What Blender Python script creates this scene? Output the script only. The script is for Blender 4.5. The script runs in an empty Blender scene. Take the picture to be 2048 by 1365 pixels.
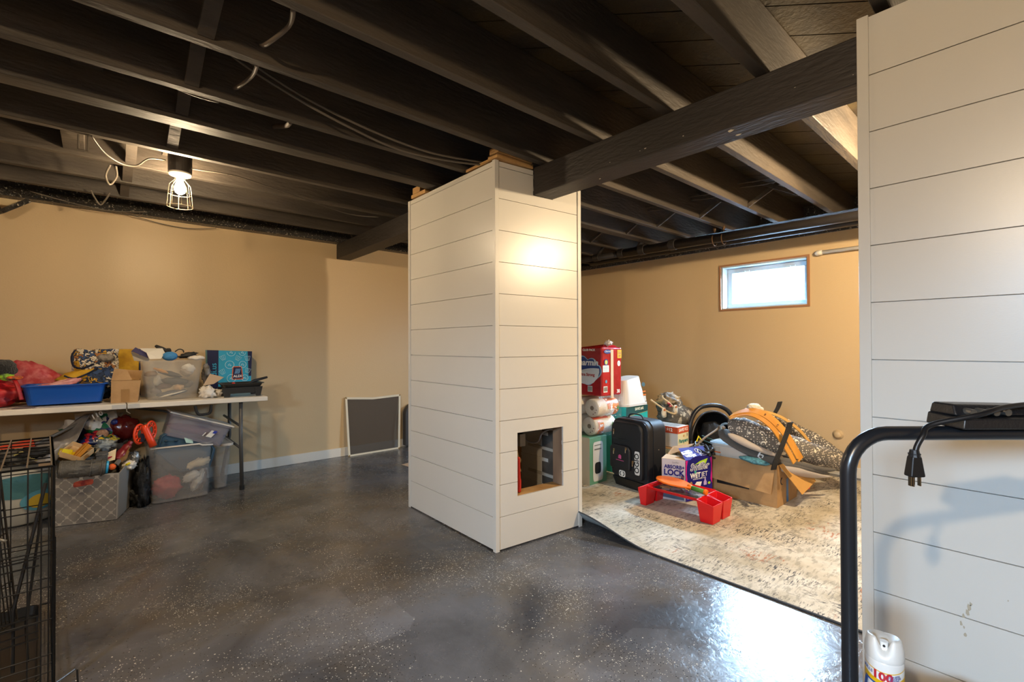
import bpy, math, random
from mathutils import Matrix, Vector, noise
R = math.radians
scene = bpy.context.scene
COL = scene.collection

# ------------------------------------------------------------------ camera, world, exposure
cd = bpy.data.cameras.new('camera'); cam = bpy.data.objects.new('camera', cd); COL.objects.link(cam)
FPX, YAW, PITCH, ROLL = 943.422, R(48.5824), R(0.513519), R(-0.186424)
cd.sensor_width = 36.0; cd.lens = 36.0 * FPX / 2048.0; cd.clip_start = 0.05
_F = Vector((math.cos(PITCH)*math.cos(YAW), math.cos(PITCH)*math.sin(YAW), math.sin(PITCH)))
_r = Vector((math.sin(YAW), -math.cos(YAW), 0)); _u = _r.cross(_F)
_r2 = _r*math.cos(ROLL) + _u*math.sin(ROLL); _u2 = _r2.cross(_F)
cam.matrix_world = Matrix(((_r2.x, _u2.x, -_F.x, 0), (_r2.y, _u2.y, -_F.y, 0), (_r2.z, _u2.z, -_F.z, 1.17), (0, 0, 0, 1)))
scene.camera = cam
w = bpy.data.worlds.new('sky'); scene.world = w; w.use_nodes = True
_wn = w.node_tree.nodes; _wl = w.node_tree.links; _bg = _wn['Background']
_bg.inputs[0].default_value = (0.46, 0.71, 1.0, 1)
# overcast daylight: dim ground, bright sky brighter higher up
_tc = _wn.new('ShaderNodeTexCoord'); _sp = _wn.new('ShaderNodeSeparateXYZ'); _wl.new(_tc.outputs['Generated'], _sp.inputs[0])
_cr = _wn.new('ShaderNodeValToRGB'); _mr = _wn.new('ShaderNodeMapRange'); _mr.inputs['From Min'].default_value = -0.1; _mr.inputs['From Max'].default_value = 0.5
_wl.new(_sp.outputs[2], _mr.inputs[0]); _wl.new(_mr.outputs[0], _cr.inputs[0])
_e = _cr.color_ramp.elements; _e[0].position = 0.10; _e[0].color = (.03, .03, .03, 1); _e[1].position = 0.9; _e[1].color = (1, 1, 1, 1)
_x = _e.new(0.27); _x.color = (.16, .16, .16, 1); _x = _e.new(0.48); _x.color = (.62, .62, .62, 1)
_ml = _wn.new('ShaderNodeMath'); _ml.operation = 'MULTIPLY'; _ml.inputs[1].default_value = 165.0; _wl.new(_cr.outputs[0], _ml.inputs[0]); _wl.new(_ml.outputs[0], _bg.inputs[1])
vs = scene.view_settings
vs.view_transform = 'Standard'; vs.look = 'None'; vs.gamma = 1; vs.use_curve_mapping = False; vs.exposure = 0.85
scene.display_settings.display_device = 'sRGB'

def portal(name, loc, sx, sy, rot):
    l = bpy.data.lights.new(name, 'AREA'); l.shape = 'RECTANGLE'; l.size = sx; l.size_y = sy; l.cycles.is_portal = True
    o = bpy.data.objects.new(name, l); o.location = loc; o.rotation_euler = rot; COL.objects.link(o)
portal('window_portal', (5.24, 1.87, 1.77), 0.5, 0.9, (0, R(90), 0))
portal('far_window_portal', (-2.44, -0.34, 1.81), 0.44, 0.8, (0, R(-90), 0))

WARM = (1.0, 0.76, 0.47)
def bulb_light(name, loc, watts, r=0.035, color=WARM):
    l = bpy.data.lights.new(name, 'POINT'); l.energy = watts; l.color = color; l.shadow_soft_size = r
    o = bpy.data.objects.new(name, l); o.location = loc; COL.objects.link(o); return o
bulb_light('bulb_glow', (0.372, 3.40, 2.105), 150)
bulb_light('bulb_glow_entry', (-1.21, -0.06, 2.10), 72)
bulb_light('bulb_glow_store', (3.25, 0.20, 2.11), 112)

# ------------------------------------------------------------------ helpers
def C(h):
    h = h.lstrip('#'); out = []
    for i in (0, 2, 4):
        c = int(h[i:i+2], 16)/255.0
        out.append(c/12.92 if c <= 0.04045 else ((c+0.055)/1.055)**2.4)
    return (*out, 1)
_m = {}
def mat(name, color='#888888', rough=0.6, metal=0.0, color2=None, nscale=8.0, ncon=(0.4, 0.6), bump=0.0, bscale=60.0, bdist=0.01,
        alpha=1.0, trans=0.0, emit=None, estr=1.0, coat=0.0, spec=0.5, fleck=None, stretch=None, sheen=0.0):
    if name in _m: return _m[name]
    m = bpy.data.materials.new(name); m.use_nodes = True; _m[name] = m
    n = m.node_tree.nodes; L = m.node_tree.links; b = n['Principled BSDF']
    b.inputs['Base Color'].default_value = C(color); b.inputs['Roughness'].default_value = rough
    b.inputs['Metallic'].default_value = metal; b.inputs['Alpha'].default_value = alpha
    b.inputs['Transmission Weight'].default_value = trans; b.inputs['Coat Weight'].default_value = coat
    b.inputs['Specular IOR Level'].default_value = spec
    if sheen: b.inputs['Sheen Weight'].default_value = sheen
    if emit: b.inputs['Emission Color'].default_value = C(emit); b.inputs['Emission Strength'].default_value = estr
    if color2 or bump:
        tc = n.new('ShaderNodeTexCoord'); mp = n.new('ShaderNodeMapping'); L.new(tc.outputs['Object'], mp.inputs[0])
        if stretch: mp.inputs['Scale'].default_value = stretch
    if color2:
        t = n.new('ShaderNodeTexNoise'); t.inputs['Scale'].default_value = nscale; t.inputs['Detail'].default_value = 6
        L.new(mp.outputs[0], t.inputs['Vector'])
        cr = n.new('ShaderNodeValToRGB'); cr.color_ramp.elements[0].position = ncon[0]; cr.color_ramp.elements[1].position = ncon[1]
        cr.color_ramp.elements[0].color = C(color); cr.color_ramp.elements[1].color = C(color2)
        L.new(t.outputs[0], cr.inputs[0]); L.new(cr.outputs[0], b.inputs['Base Color'])
    if fleck:
        fs, ft, fc = fleck; src = b.inputs['Base Color'].links[0].from_socket
        t3 = n.new('ShaderNodeTexNoise'); t3.inputs['Scale'].default_value = fs; t3.inputs['Detail'].default_value = 12; t3.inputs['Roughness'].default_value = .75
        L.new(tc.outputs['Object'], t3.inputs['Vector']); gt = n.new('ShaderNodeMath'); gt.operation = 'GREATER_THAN'; gt.inputs[1].default_value = ft; L.new(t3.outputs[0], gt.inputs[0])
        mx = n.new('ShaderNodeMix'); mx.data_type = 'RGBA'; L.new(gt.outputs[0], mx.inputs[0]); L.new(src, mx.inputs[6]); mx.inputs[7].default_value = C(fc); L.new(mx.outputs[2], b.inputs['Base Color'])
    if bump:
        t2 = n.new('ShaderNodeTexNoise'); t2.inputs['Scale'].default_value = bscale; t2.inputs['Detail'].default_value = 4
        L.new(mp.outputs[0], t2.inputs['Vector'])
        bp = n.new('ShaderNodeBump'); bp.inputs['Strength'].default_value = bump; bp.inputs['Distance'].default_value = bdist
        L.new(t2.outputs[0], bp.inputs['Height']); L.new(bp.outputs[0], b.inputs['Normal'])
    return m

class MB:
    def __init__(s): s.v = []; s.f = []
    def add(s, vs_, fs):
        k = len(s.v); s.v += [Vector(p) for p in vs_]; s.f += [tuple(k+i for i in f) for f in fs]; return s
    def box(s, x0, y0, z0, x1, y1, z1, M=None):
        P = [(x0,y0,z0),(x1,y0,z0),(x1,y1,z0),(x0,y1,z0),(x0,y0,z1),(x1,y0,z1),(x1,y1,z1),(x0,y1,z1)]
        if M: P = [M @ Vector(p) for p in P]
        return s.add(P, [(0,3,2,1),(4,5,6,7),(0,1,5,4),(1,2,6,5),(2,3,7,6),(3,0,4,7)])
    def hexa(s, P):                                    # eight corners, bottom ring then top ring
        return s.add(P, [(0,3,2,1),(4,5,6,7),(0,1,5,4),(1,2,6,5),(2,3,7,6),(3,0,4,7)])
    def prism(s, pts, ext):                            # planar outline pushed along a vector
        n = len(pts); e = Vector(ext); P = [Vector(p) for p in pts]; P += [p+e for p in P]
        return s.add(P, [tuple(range(n))[::-1], tuple(range(n, 2*n))] + [(i, (i+1) % n, n+(i+1) % n, n+i) for i in range(n)])
    def poly(s, pts): return s.add(pts, [tuple(range(len(pts)))])
    def bar(s, a, b, w_, h_, up=(0, 0, 1)):            # rectangular bar from a to b
        a = Vector(a); b = Vector(b); d = (b-a).normalized(); x = d.cross(Vector(up))
        if x.length < 1e-4: x = d.cross(Vector((1, 0, 0)))
        x.normalize(); y = x.cross(d)
        P = []
        for p in (a, b):
            for sx, sy in ((-1,-1),(1,-1),(1,1),(-1,1)): P.append(p + x*sx*w_/2 + y*sy*h_/2)
        return s.hexa(P)
    def tube(s, path, r, n=8, closed=False, cap=True, flat=None):
        P = [Vector(p) for p in path]; m = len(P)
        rs = r if isinstance(r, (list, tuple)) else [r]*m
        k = len(s.v); prev = None
        for i, p in enumerate(P):
            if closed: t = (P[(i+1) % m]-P[i-1])
            else: t = P[min(i+1, m-1)]-P[max(i-1, 0)]
            t.normalize()
            if prev is None:
                x = t.cross(Vector((0, 0, 1)))
                if x.length < 0.05: x = t.cross(Vector((1, 0, 0)))
            else: x = prev - t*prev.dot(t)
            x.normalize(); prev = x; y = t.cross(x)
            for j in range(n):
                a = 2*math.pi*j/n
                s.v.append(p + x*math.cos(a)*rs[i] + y*math.sin(a)*rs[i]*(flat or 1))
        for i in range(m if closed else m-1):
            i2 = (i+1) % m
            for j in range(n):
                j2 = (j+1) % n
                s.f.append((k+i*n+j, k+i*n+j2, k+i2*n+j2, k+i2*n+j))
        if cap and not closed:
            s.f.append(tuple(k+j for j in range(n))[::-1]); s.f.append(tuple(k+(m-1)*n+j for j in range(n)))
        return s
    def lathe(s, prof, n=24, M=None, sx=1, sy=1):      # prof: (radius, z)
        k = len(s.v); M = M or Matrix()
        for r_, z in prof:
            for j in range(n):
                a = 2*math.pi*j/n; s.v.append(M @ Vector((r_*math.cos(a)*sx, r_*math.sin(a)*sy, z)))
        for i in range(len(prof)-1):
            for j in range(n):
                j2 = (j+1) % n; s.f.append((k+i*n+j, k+i*n+j2, k+(i+1)*n+j2, k+(i+1)*n+j))
        if prof[0][0] > 1e-6: s.f.append(tuple(k+j for j in range(n))[::-1])
        if prof[-1][0] > 1e-6: s.f.append(tuple(k+(len(prof)-1)*n+j for j in range(n)))
        return s
    def grid(s, fn, nu, nv):
        k = len(s.v)
        for i in range(nu+1):
            for j in range(nv+1): s.v.append(Vector(fn(i/nu, j/nv)))
        for i in range(nu):
            for j in range(nv):
                a = k+i*(nv+1)+j; s.f.append((a, a+nv+1, a+nv+2, a+1))
        return s
    def blob(s, c, rx, ry, rz, seed=0, amp=0.25, freq=2.0, nu=36, nv=20, M=None, pinch=0.0, fold=0.0):
        c = Vector(c); k = len(s.v); M = M or Matrix()
        off = Vector((seed*7.3, seed*3.1, seed*5.7))
        for i in range(nv+1):
            th = math.pi*i/nv
            for j in range(nu):
                ph = 2*math.pi*j/nu
                d = Vector((math.sin(th)*math.cos(ph), math.sin(th)*math.sin(ph), math.cos(th)))
                q = 1 + amp*noise.noise(d*freq+off)
                if fold: q += fold*(abs(noise.noise(d*freq*2.3+off*1.7))*2-0.5)
                s.v.append(c + M @ Vector((d.x*rx*q, d.y*ry*q, d.z*rz*q)))
        for i in range(nv):
            for j in range(nu):
                j2 = (j+1) % nu; s.f.append((k+i*nu+j, k+(i+1)*nu+j, k+(i+1)*nu+j2, k+i*nu+j2))
        return s
    def build(s, name, m, parent=None, smooth=False, bevel=0.0, seg=2, world=False, sub=0, solid=0.0, floor=None):
        me = bpy.data.meshes.new(name)
        vs_ = s.v
        if floor is not None: vs_ = [Vector((p.x, p.y, max(p.z, floor))) for p in vs_]
        if world and parent is not None:
            Mi = WM[parent.name].inverted(); vs_ = [Mi @ p for p in vs_]
        me.from_pydata([tuple(p) for p in vs_], [], s.f); me.update()
        me.materials.append(m)
        o = bpy.data.objects.new(name, me); COL.objects.link(o)
        if parent is not None: o.parent = parent
        WM[o.name] = WM[parent.name].copy() if parent is not None else Matrix()
        LAST[0] = o
        if smooth: me.polygons.foreach_set('use_smooth', [True]*len(me.polygons))
        if solid:
            md = o.modifiers.new('solid', 'SOLIDIFY'); md.thickness = solid; md.offset = 0
        if bevel:
            md = o.modifiers.new('bevel', 'BEVEL'); md.width = bevel; md.segments = seg; md.limit_method = 'ANGLE'; md.angle_limit = R(40)
            if seg > 1: me.polygons.foreach_set('use_smooth', [True]*len(me.polygons)); md.harden_normals = True
        if sub:
            md = o.modifiers.new('sub', 'SUBSURF'); md.levels = sub; md.render_levels = sub
        return o
WM = {}; LAST = [None]
def thing(name, label, cat, loc=(0, 0, 0), rz=0.0, group=None, M=None):
    o = bpy.data.objects.new(name, None); COL.objects.link(o); o.empty_display_size = 0.05
    o['label'] = label; o['category'] = cat
    if group: o['group'] = group
    m = M if M is not None else Matrix.Translation(loc) @ Matrix.Rotation(rz, 4, 'Z')
    o.matrix_world = m; WM[o.name] = m.copy(); return o
def tag(o, label, cat, group=None, kind=None):
    o['label'] = label; o['category'] = cat
    if group: o['group'] = group
    if kind: o['kind'] = kind
    return o
def struct(o, label=None, cat=None):
    o['kind'] = 'structure'
    if label: o['label'] = label
    if cat: o['category'] = cat
    return o
def text(name, s_, size, m, parent, org, xd=(1, 0, 0), yd=(0, 0, 1), ext=0.0004, shear=0.0, offset=0.0, sx=1.0, align='CENTER', world=False, lift=0.0008, label=None, curve=None):
    cu = bpy.data.curves.new('t', 'FONT'); cu.body = s_; cu.size = size; cu.align_x = align; cu.align_y = 'CENTER'
    cu.extrude = ext; cu.shear = shear; cu.offset = offset; cu.resolution_u = 3
    t = bpy.data.objects.new('t', cu); COL.objects.link(t)
    dg = bpy.context.evaluated_depsgraph_get(); me = bpy.data.meshes.new_from_object(t.evaluated_get(dg))
    bpy.data.objects.remove(t); bpy.data.curves.remove(cu)
    x = Vector(xd).normalized(); y = Vector(yd).normalized(); z = x.cross(y); o_ = Vector(org)
    Mi = WM[parent.name].inverted() if world else None
    for v in me.vertices:
        c = v.co
        p = o_ + x*c.x*sx + y*c.y + z*(c.z+lift)
        if curve: p = curve(c.x*sx, c.y, c.z+lift)
        v.co = Mi @ p if world else p
    me.name = name; me.materials.clear(); me.materials.append(m)
    o = bpy.data.objects.new(name, me); COL.objects.link(o); o.parent = parent; WM[o.name] = WM[parent.name].copy()
    if label: o['label'] = label
    return o
def arc(c, r_, a0, a1, n, ax=(1, 0, 0), ay=(0, 0, 1)):
    ax = Vector(ax); ay = Vector(ay); c = Vector(c)
    return [c + ax*r_*math.cos(a0+(a1-a0)*i/n) + ay*r_*math.sin(a0+(a1-a0)*i/n) for i in range(n+1)]
def spline(pts, n=6):
    P = [Vector(p) for p in pts]; out = []
    for i in range(len(P)-1):
        p0 = P[max(i-1, 0)]; p1 = P[i]; p2 = P[i+1]; p3 = P[min(i+2, len(P)-1)]
        for k in range(n):
            t = k/n
            out.append(0.5*((2*p1)+(p2-p0)*t+(2*p0-5*p1+4*p2-p3)*t*t+(3*p1-p0-3*p2+p3)*t**3))
    out.append(P[-1]); return out

# ------------------------------------------------------------------ materials of the setting
wall_m = mat('tan_wall_paint', '#c9af88', rough=0.42, bump=0.22, bscale=90, bdist=0.004, spec=0.4)
base_m = mat('white_trim_paint', '#d8d2c6', rough=0.4)
ship_m = mat('white_shiplap_paint', '#d6d2ca', rough=0.30, bump=0.06, bscale=140, bdist=0.002, stretch=(1, 1, 2.5), spec=0.5)
black_m = mat('black_joist_paint', '#38312a', rough=0.62, bump=0.6, bscale=60, bdist=0.006, stretch=(0.25, 1, 1), spec=0.5, color2='#4b4238', nscale=6, fleck=(9, .735, '#a79c8b'))
beam_m = mat('black_beam_paint', '#2b2725', rough=0.55, bump=0.7, bscale=60, bdist=0.006, stretch=(1, 0.25, 1), spec=0.5, color2='#332e2c', nscale=5, fleck=(10, .73, '#b8b0a4'))
sub_m = mat('black_subfloor_paint', '#29231b', rough=0.45, bump=0.5, bscale=55, bdist=0.005)
spark_m = mat('rough_black_sealed_edge', '#2a2622', rough=0.28, bump=1.0, bscale=90, bdist=0.02, spec=0.9, color2='#b9ad98', nscale=75, ncon=(.60, .66))  # pale flecks in the colour stand in for glints on the rough edge
stud_m = mat('raw_pine', '#c79d63', rough=0.7, color2='#a87c48', nscale=5, stretch=(1, 1, 0.2))
pipe_m = mat('black_painted_pipe', '#2c2826', rough=0.4, bump=0.15, bscale=40)
cable_m = mat('painted_cable', '#5f574d', rough=0.5)

def floor_material():
    m = bpy.data.materials.new('speckled_grey_epoxy'); m.use_nodes = True; n = m.node_tree.nodes; L = m.node_tree.links; b = n['Principled BSDF']
    tc = n.new('ShaderNodeTexCoord')
    def noise_(scale, detail=5, rough=0.6, dist=0.0):
        t = n.new('ShaderNodeTexNoise'); t.inputs['Scale'].default_value = scale; t.inputs['Detail'].default_value = detail
        t.inputs['Roughness'].default_value = rough; t.inputs['Distortion'].default_value = dist; L.new(tc.outputs['Object'], t.inputs['Vector']); return t
    def ramp(src, a, ca, b_, cb):
        r_ = n.new('ShaderNodeValToRGB'); r_.color_ramp.elements[0].position = a; r_.color_ramp.elements[1].position = b_
        r_.color_ramp.elements[0].color = ca; r_.color_ramp.elements[1].color = cb; L.new(src, r_.inputs[0]); return r_
    def mix(fac, a, b_):
        x = n.new('ShaderNodeMix'); x.data_type = 'RGBA'; L.new(fac, x.inputs[0])
        for i, s_ in ((6, a), (7, b_)):
            if isinstance(s_, tuple): x.inputs[i].default_value = s_
            else: L.new(s_, x.inputs[i])
        return x.outputs[2]
    big = ramp(noise_(1.6, 5, 0.6, 0.6).outputs[0], 0.38, C('#454649'), 0.62, C('#6d6d70'))
    # trowelled tiles of slightly different grey
    vt = n.new('ShaderNodeTexVoronoi'); vt.distance = 'CHEBYCHEV'; vt.inputs['Scale'].default_value = 1.5; L.new(tc.outputs['Object'], vt.inputs['Vector'])
    sep = n.new('ShaderNodeSeparateColor'); L.new(vt.outputs['Color'], sep.inputs[0])
    tile = ramp(sep.outputs[0], 0.0, (0.70, 0.70, 0.72, 1), 1.0, (1.12, 1.12, 1.14, 1))
    mul = n.new('ShaderNodeMix'); mul.data_type = 'RGBA'; mul.blend_type = 'MULTIPLY'; mul.inputs[0].default_value = 1
    L.new(big.outputs[0], mul.inputs[6]); L.new(tile.outputs[0], mul.inputs[7])
    brown = ramp(noise_(2.3, 6).outputs[0], 0.46, (0, 0, 0, 1), 0.68, (0.7, 0.7, 0.7, 1))
    col = mix(brown.outputs[0], mul.outputs[2], C('#5f564a'))
    def flecks(scale, thr, colour, base, seed, dens=None):
        v = n.new('ShaderNodeTexVoronoi'); v.inputs['Scale'].default_value = scale
        mp = n.new('ShaderNodeMapping'); mp.inputs['Location'].default_value = (seed, seed*2, 0); L.new(tc.outputs['Object'], mp.inputs[0]); L.new(mp.outputs[0], v.inputs['Vector'])
        lt = n.new('ShaderNodeMath'); lt.operation = 'LESS_THAN'; lt.inputs[1].default_value = thr; L.new(v.outputs['Distance'], lt.inputs[0])
        s2 = n.new('ShaderNodeSeparateColor'); L.new(v.outputs['Color'], s2.inputs[0])
        nz = noise_(2.2, 3); ad = n.new('ShaderNodeMath'); ad.operation = 'MULTIPLY_ADD'; ad.inputs[1].default_value = -2.0; ad.inputs[2].default_value = 1.0 + dens
        L.new(nz.outputs[0], ad.inputs[0])
        gt = n.new('ShaderNodeMath'); gt.operation = 'GREATER_THAN'; L.new(s2.outputs[1], gt.inputs[0]); L.new(ad.outputs[0], gt.inputs[1])
        mm = n.new('ShaderNodeMath'); mm.operation = 'MULTIPLY'; L.new(lt.outputs[0], mm.inputs[0]); L.new(gt.outputs[0], mm.inputs[1])
        return mix(mm.outputs[0], base, colour)
    col = flecks(150, 0.30, C('#b9b5aa'), col, 3.0, 0.88)
    col = flecks(120, 0.24, C('#17181a'), col, 11.0, 0.80)
    col = flecks(50, 0.15, C('#cfc9bc'), col, 23.0, 0.78)
    L.new(col, b.inputs['Base Color'])
    rr = ramp(noise_(5, 6).outputs[0], 0.3, (0.16, 0.16, 0.16, 1), 0.7, (0.34, 0.34, 0.34, 1)); L.new(rr.outputs[0], b.inputs['Roughness'])
    b.inputs['Specular IOR Level'].default_value = 0.5
    bn = noise_(28, 5, 0.6, 1.2); bp = n.new('ShaderNodeBump'); bp.inputs['Strength'].default_value = 0.22; bp.inputs['Distance'].default_value = 0.006
    L.new(bn.outputs[0], bp.inputs['Height']); L.new(bp.outputs[0], b.inputs['Normal'])
    return m

# ------------------------------------------------------------------ room shell
X0, X1, Y0, Y1 = -2.4, 4.99, -2.6, 4.95
ZJ, ZS = 2.24, 2.49
struct(MB().box(X0-.1, Y0-.1, -0.1, X1+.3, Y1+.2, 0).build('floor', floor_material()))
def plank_material():
    m = mat('black_plank_subfloor', '#2b241b', rough=0.42, bump=0.6, bscale=50, bdist=0.006, color2='#40351f', nscale=5, fleck=(14, .74, '#8d7c5c'))
    return m
# diagonal subfloor planks
pk = MB(); d = Vector((0.70, -0.714, 0)); nrm = Vector((0.714, 0.70, 0)); wdt = 0.19
k0 = -20
for i in range(-26, 46):
    c = nrm*(i*wdt)
    a = c - d*9; b_ = c + d*9
    P = [a, b_, b_+nrm*(wdt-0.006), a+nrm*(wdt-0.006)]
    for ax, lim, sg in ((0, X0-.1, 1), (0, X1+.3, -1), (1, Y0-.1, 1), (1, Y1+.2, -1)):      # cut the plank to the room
        out = []
        for q in range(len(P)):
            A_, B_ = P[q-1], P[q]; da, db = (A_[ax]-lim)*sg, (B_[ax]-lim)*sg
            if (da < 0) != (db < 0): out.append(A_.lerp(B_, da/(da-db)))
            if db >= 0: out.append(B_)
        P = out
        if not P: break
    if len(P) > 2: pk.prism([(p.x, p.y, ZS) for p in P], (0, 0, 0.03))
ceil = struct(pk.build('ceiling', plank_material()))
bm_c = MB().box(X0-.1, Y0-.1, ZS+0.03, X1+.3, Y1+.2, ZS+0.06)
struct(bm_c.build('ceiling_deck', sub_m))
struct(MB().box(X0-.1, Y1, 0, X1+.3, Y1+.15, ZJ).build('wall_left', wall_m))
struct(MB().box(X0-.1, Y0-.15, 0, X1+.3, Y0, ZS).build('wall_back', wall_m))
# wall behind the camera with its window opening
wb = MB(); wy0, wy1, wz0, wz1 = -0.70, 0.02, 1.62, 2.0
wb.box(X0-.15, Y0, 0, X0, Y1, wz0); wb.box(X0-.15, Y0, wz1, X0, Y1, ZS); wb.box(X0-.15, Y0, wz0, X0, wy0, wz1); wb.box(X0-.15, wy1, wz0, X0, Y1, wz1)
struct(wb.build('wall_rear', wall_m))
# window wall
wz = MB(); a0, a1, b0, b1 = 1.475, 2.285, 1.542, 1.992
wz.box(X1, Y0, 0, X1+.24, Y1, b0); wz.box(X1, Y0, b1, X1+.24, Y1, 2.185); wz.box(X1, Y0, b0, X1+.24, a0, b1); wz.box(X1, a1, b0, X1+.24, Y1, b1)
struct(wz.build('wall_right', wall_m))
struct(MB().box(X0, Y1-.015, 0, X1, Y1, 0.092).build('baseboard_left', base_m, bevel=0.004))
struct(MB().box(X1-.015, Y0, 0, X1, Y1-.015, 0.092).build('baseboard_right', base_m, bevel=0.004))
# sill plates and rim boards above the walls
struct(MB().box(X0, Y1-.10, ZJ, X1, Y1+.2, ZJ+.042).build('trim_1', spark_m))
struct(MB().box(X0-.1, Y1-.02, ZJ+.042, X1+.25, Y1+.15, ZS).build('trim_2', spark_m))
struct(MB().box(X1-.01, Y0-.1, 2.186, X1+.24, Y1+.1, ZJ).build('trim_3', spark_m))
struct(MB().box(X1+.12, Y0-.1, ZJ, X1+.3, Y1+.2, ZS).build('trim_4', spark_m))
# window
win = bpy.data.objects.new('window_1', None); COL.objects.link(win); win.location = (X1, 1.88, 1.767); win['kind'] = 'structure'; WM['window_1'] = Matrix.Translation((X1, 1.88, 1.767))
wood_m = mat('stained_window_casing', '#9c6f4c', rough=0.5)
vin_m = mat('white_vinyl', '#a9b5bd', rough=0.3)
f = MB()
for (y0, z0, y1, z1) in ((1.455, 1.524, 2.305, 1.542), (1.455, 1.992, 2.305, 2.010), (1.455, 1.542, 1.475, 1.992), (2.285, 1.542, 2.305, 1.992)):
    f.box(X1-.012, y0, z0, X1+.01, y1, z1)
f.build('casing', wood_m, win, world=True)
def ring(x0, x1, y0, y1, z0, z1, t):
    g = MB(); g.box(x0, y0, z0, x1, y1, z0+t); g.box(x0, y0, z1-t, x1, y1, z1); g.box(x0, y0, z0+t, x1, y0+t, z1-t); g.box(x0, y1-t, z0+t, x1, y1, z1-t); return g
ring(X1+.01, X1+.20, a0, a1, b0, b1, 0.012).build('window_frame', vin_m, win, world=True)
ring(X1+.12, X1+.17, a0+.012, a1-.012, b0+.012, b1-.012, 0.05).build('sash', vin_m, win, world=True, bevel=0.004)
gl = bpy.data.materials.new('window_glass'); gl.use_nodes = True
gn = gl.node_tree.nodes; gn.remove(gn['Principled BSDF']); gtr = gn.new('ShaderNodeBsdfTransparent'); ggl = gn.new('ShaderNodeBsdfGlossy'); ggl.inputs['Roughness'].default_value = 0.02
gmx = gn.new('ShaderNodeMixShader'); gmx.inputs[0].default_value = 0.05
gl.node_tree.links.new(gtr.outputs[0], gmx.inputs[1]); gl.node_tree.links.new(ggl.outputs[0], gmx.inputs[2]); gl.node_tree.links.new(gmx.outputs[0], gn['Material Output'].inputs[0])
MB().box(X1+.142, a0+.06, b0+.06, X1+.148, a1-.06, b1-.06).build('pane', gl, win, world=True)
for yy in (1.66, 2.09):
    MB().box(X1+.10, yy-.05, b1-.062, X1+.122, yy+.05, b1-.045).box(X1+.085, yy-.012, b1-.066, X1+.10, yy+.05, b1-.05).build('latch', vin_m, win, world=True, bevel=0.003)

# ------------------------------------------------------------------ joists and beams
JN = ['first', 'second', 'third', 'fourth', 'fifth', 'sixth', 'seventh', 'eighth', 'ninth', 'tenth', 'eleventh', 'twelfth', 'thirteenth', 'fourteenth', 'fifteenth', 'sixteenth']
jy = [4.42, 4.015, 3.61, 3.21, 2.795, 2.39, 1.985, 1.58, 1.172, 0.765, 0.36, -0.05, -0.45, -0.86]
for i, ye in enumerate(jy):
    if i > 10 : lab = None
    th = 0.10 if i == 4 else (0.05 if i == 9 else 0.043)
    o = MB().box(X0, ye-th, ZJ, X1+.12, ye, ZS).build('ceiling_joist', black_m, bevel=0.003, seg=1)
    if i <= 9: l_ = 'black painted wooden ceiling joist, the %s one out from the left wall' % JN[i]
    else: l_ = 'black painted wooden ceiling joist, the %s one out from the left wall' % JN[i]
    tag(o, l_, 'joist', 'black ceiling joists' if i <= 9 else 'black ceiling joists')
o = MB().box(1.972, Y0, 2.073, 2.125, 2.036, ZJ-.001).build('support_beam', beam_m, bevel=0.006)
tag(o, 'heavy black wooden beam running from the near white column to the right white wall', 'beam')
random.seed(21); chg = MB()
for (yy, zz, ss_) in (((1.972, 0.862, 2.056)[1], (1.972, 0.862, 2.056)[2], .016), ((1.972, 0.83, 2.03)[1], (1.972, 0.83, 2.03)[2], .012), ((1.971, 1.069, 2.106)[1], (1.971, 1.069, 2.106)[2], .006), ((1.972, 1.266, 2.112)[1], (1.972, 1.266, 2.112)[2], .007), ((1.972, 1.294, 2.109)[1], (1.972, 1.294, 2.109)[2], .004), ((1.972, 1.472, 2.106)[1], (1.972, 1.472, 2.106)[2], .005), ((1.972, 0.437, 2.107)[1], (1.972, 0.437, 2.107)[2], .003), ((1.972, 0.619, 2.138)[1], (1.972, 0.619, 2.138)[2], .003), ((1.972, 1.536, 2.038)[1], (1.972, 1.536, 2.038)[2], .006)):
    chg.prism([(1.9712, yy+ss_*math.cos(k)*random.uniform(.4, 1.2), zz+ss_*.4*math.sin(k)*random.uniform(.5, 1.2)) for k in (0, 1, 2, 3, 4, 5)], (-.0006, 0, 0))
WM[o.name] = Matrix(); chg.build('paint_chip', mat('bare_white_wood', '#c9c1b2', rough=.8), o)['label'] = 'small pale spots where the black paint is chipped'
P = [(1.90, 4.95, 2.085), (1.86, 3.04, 2.085), (2.01, 3.04, 2.085), (2.05, 4.95, 2.085)]
o = MB().prism(P[::-1], (0, 0, ZJ-.001-2.085)).build('support_beam', beam_m, bevel=0.006)
tag(o, 'black wooden beam between the back of the white column and the left wall', 'beam')
# solid blocking between joists
def block(x0, x1, y0, y1, z0, lab, name='blocking_board', m=black_m):
    return tag(MB().box(x0, y0, z0, x1, y1, ZS-.001).build(name, m, bevel=0.002, seg=1), lab, 'board', None)

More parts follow.
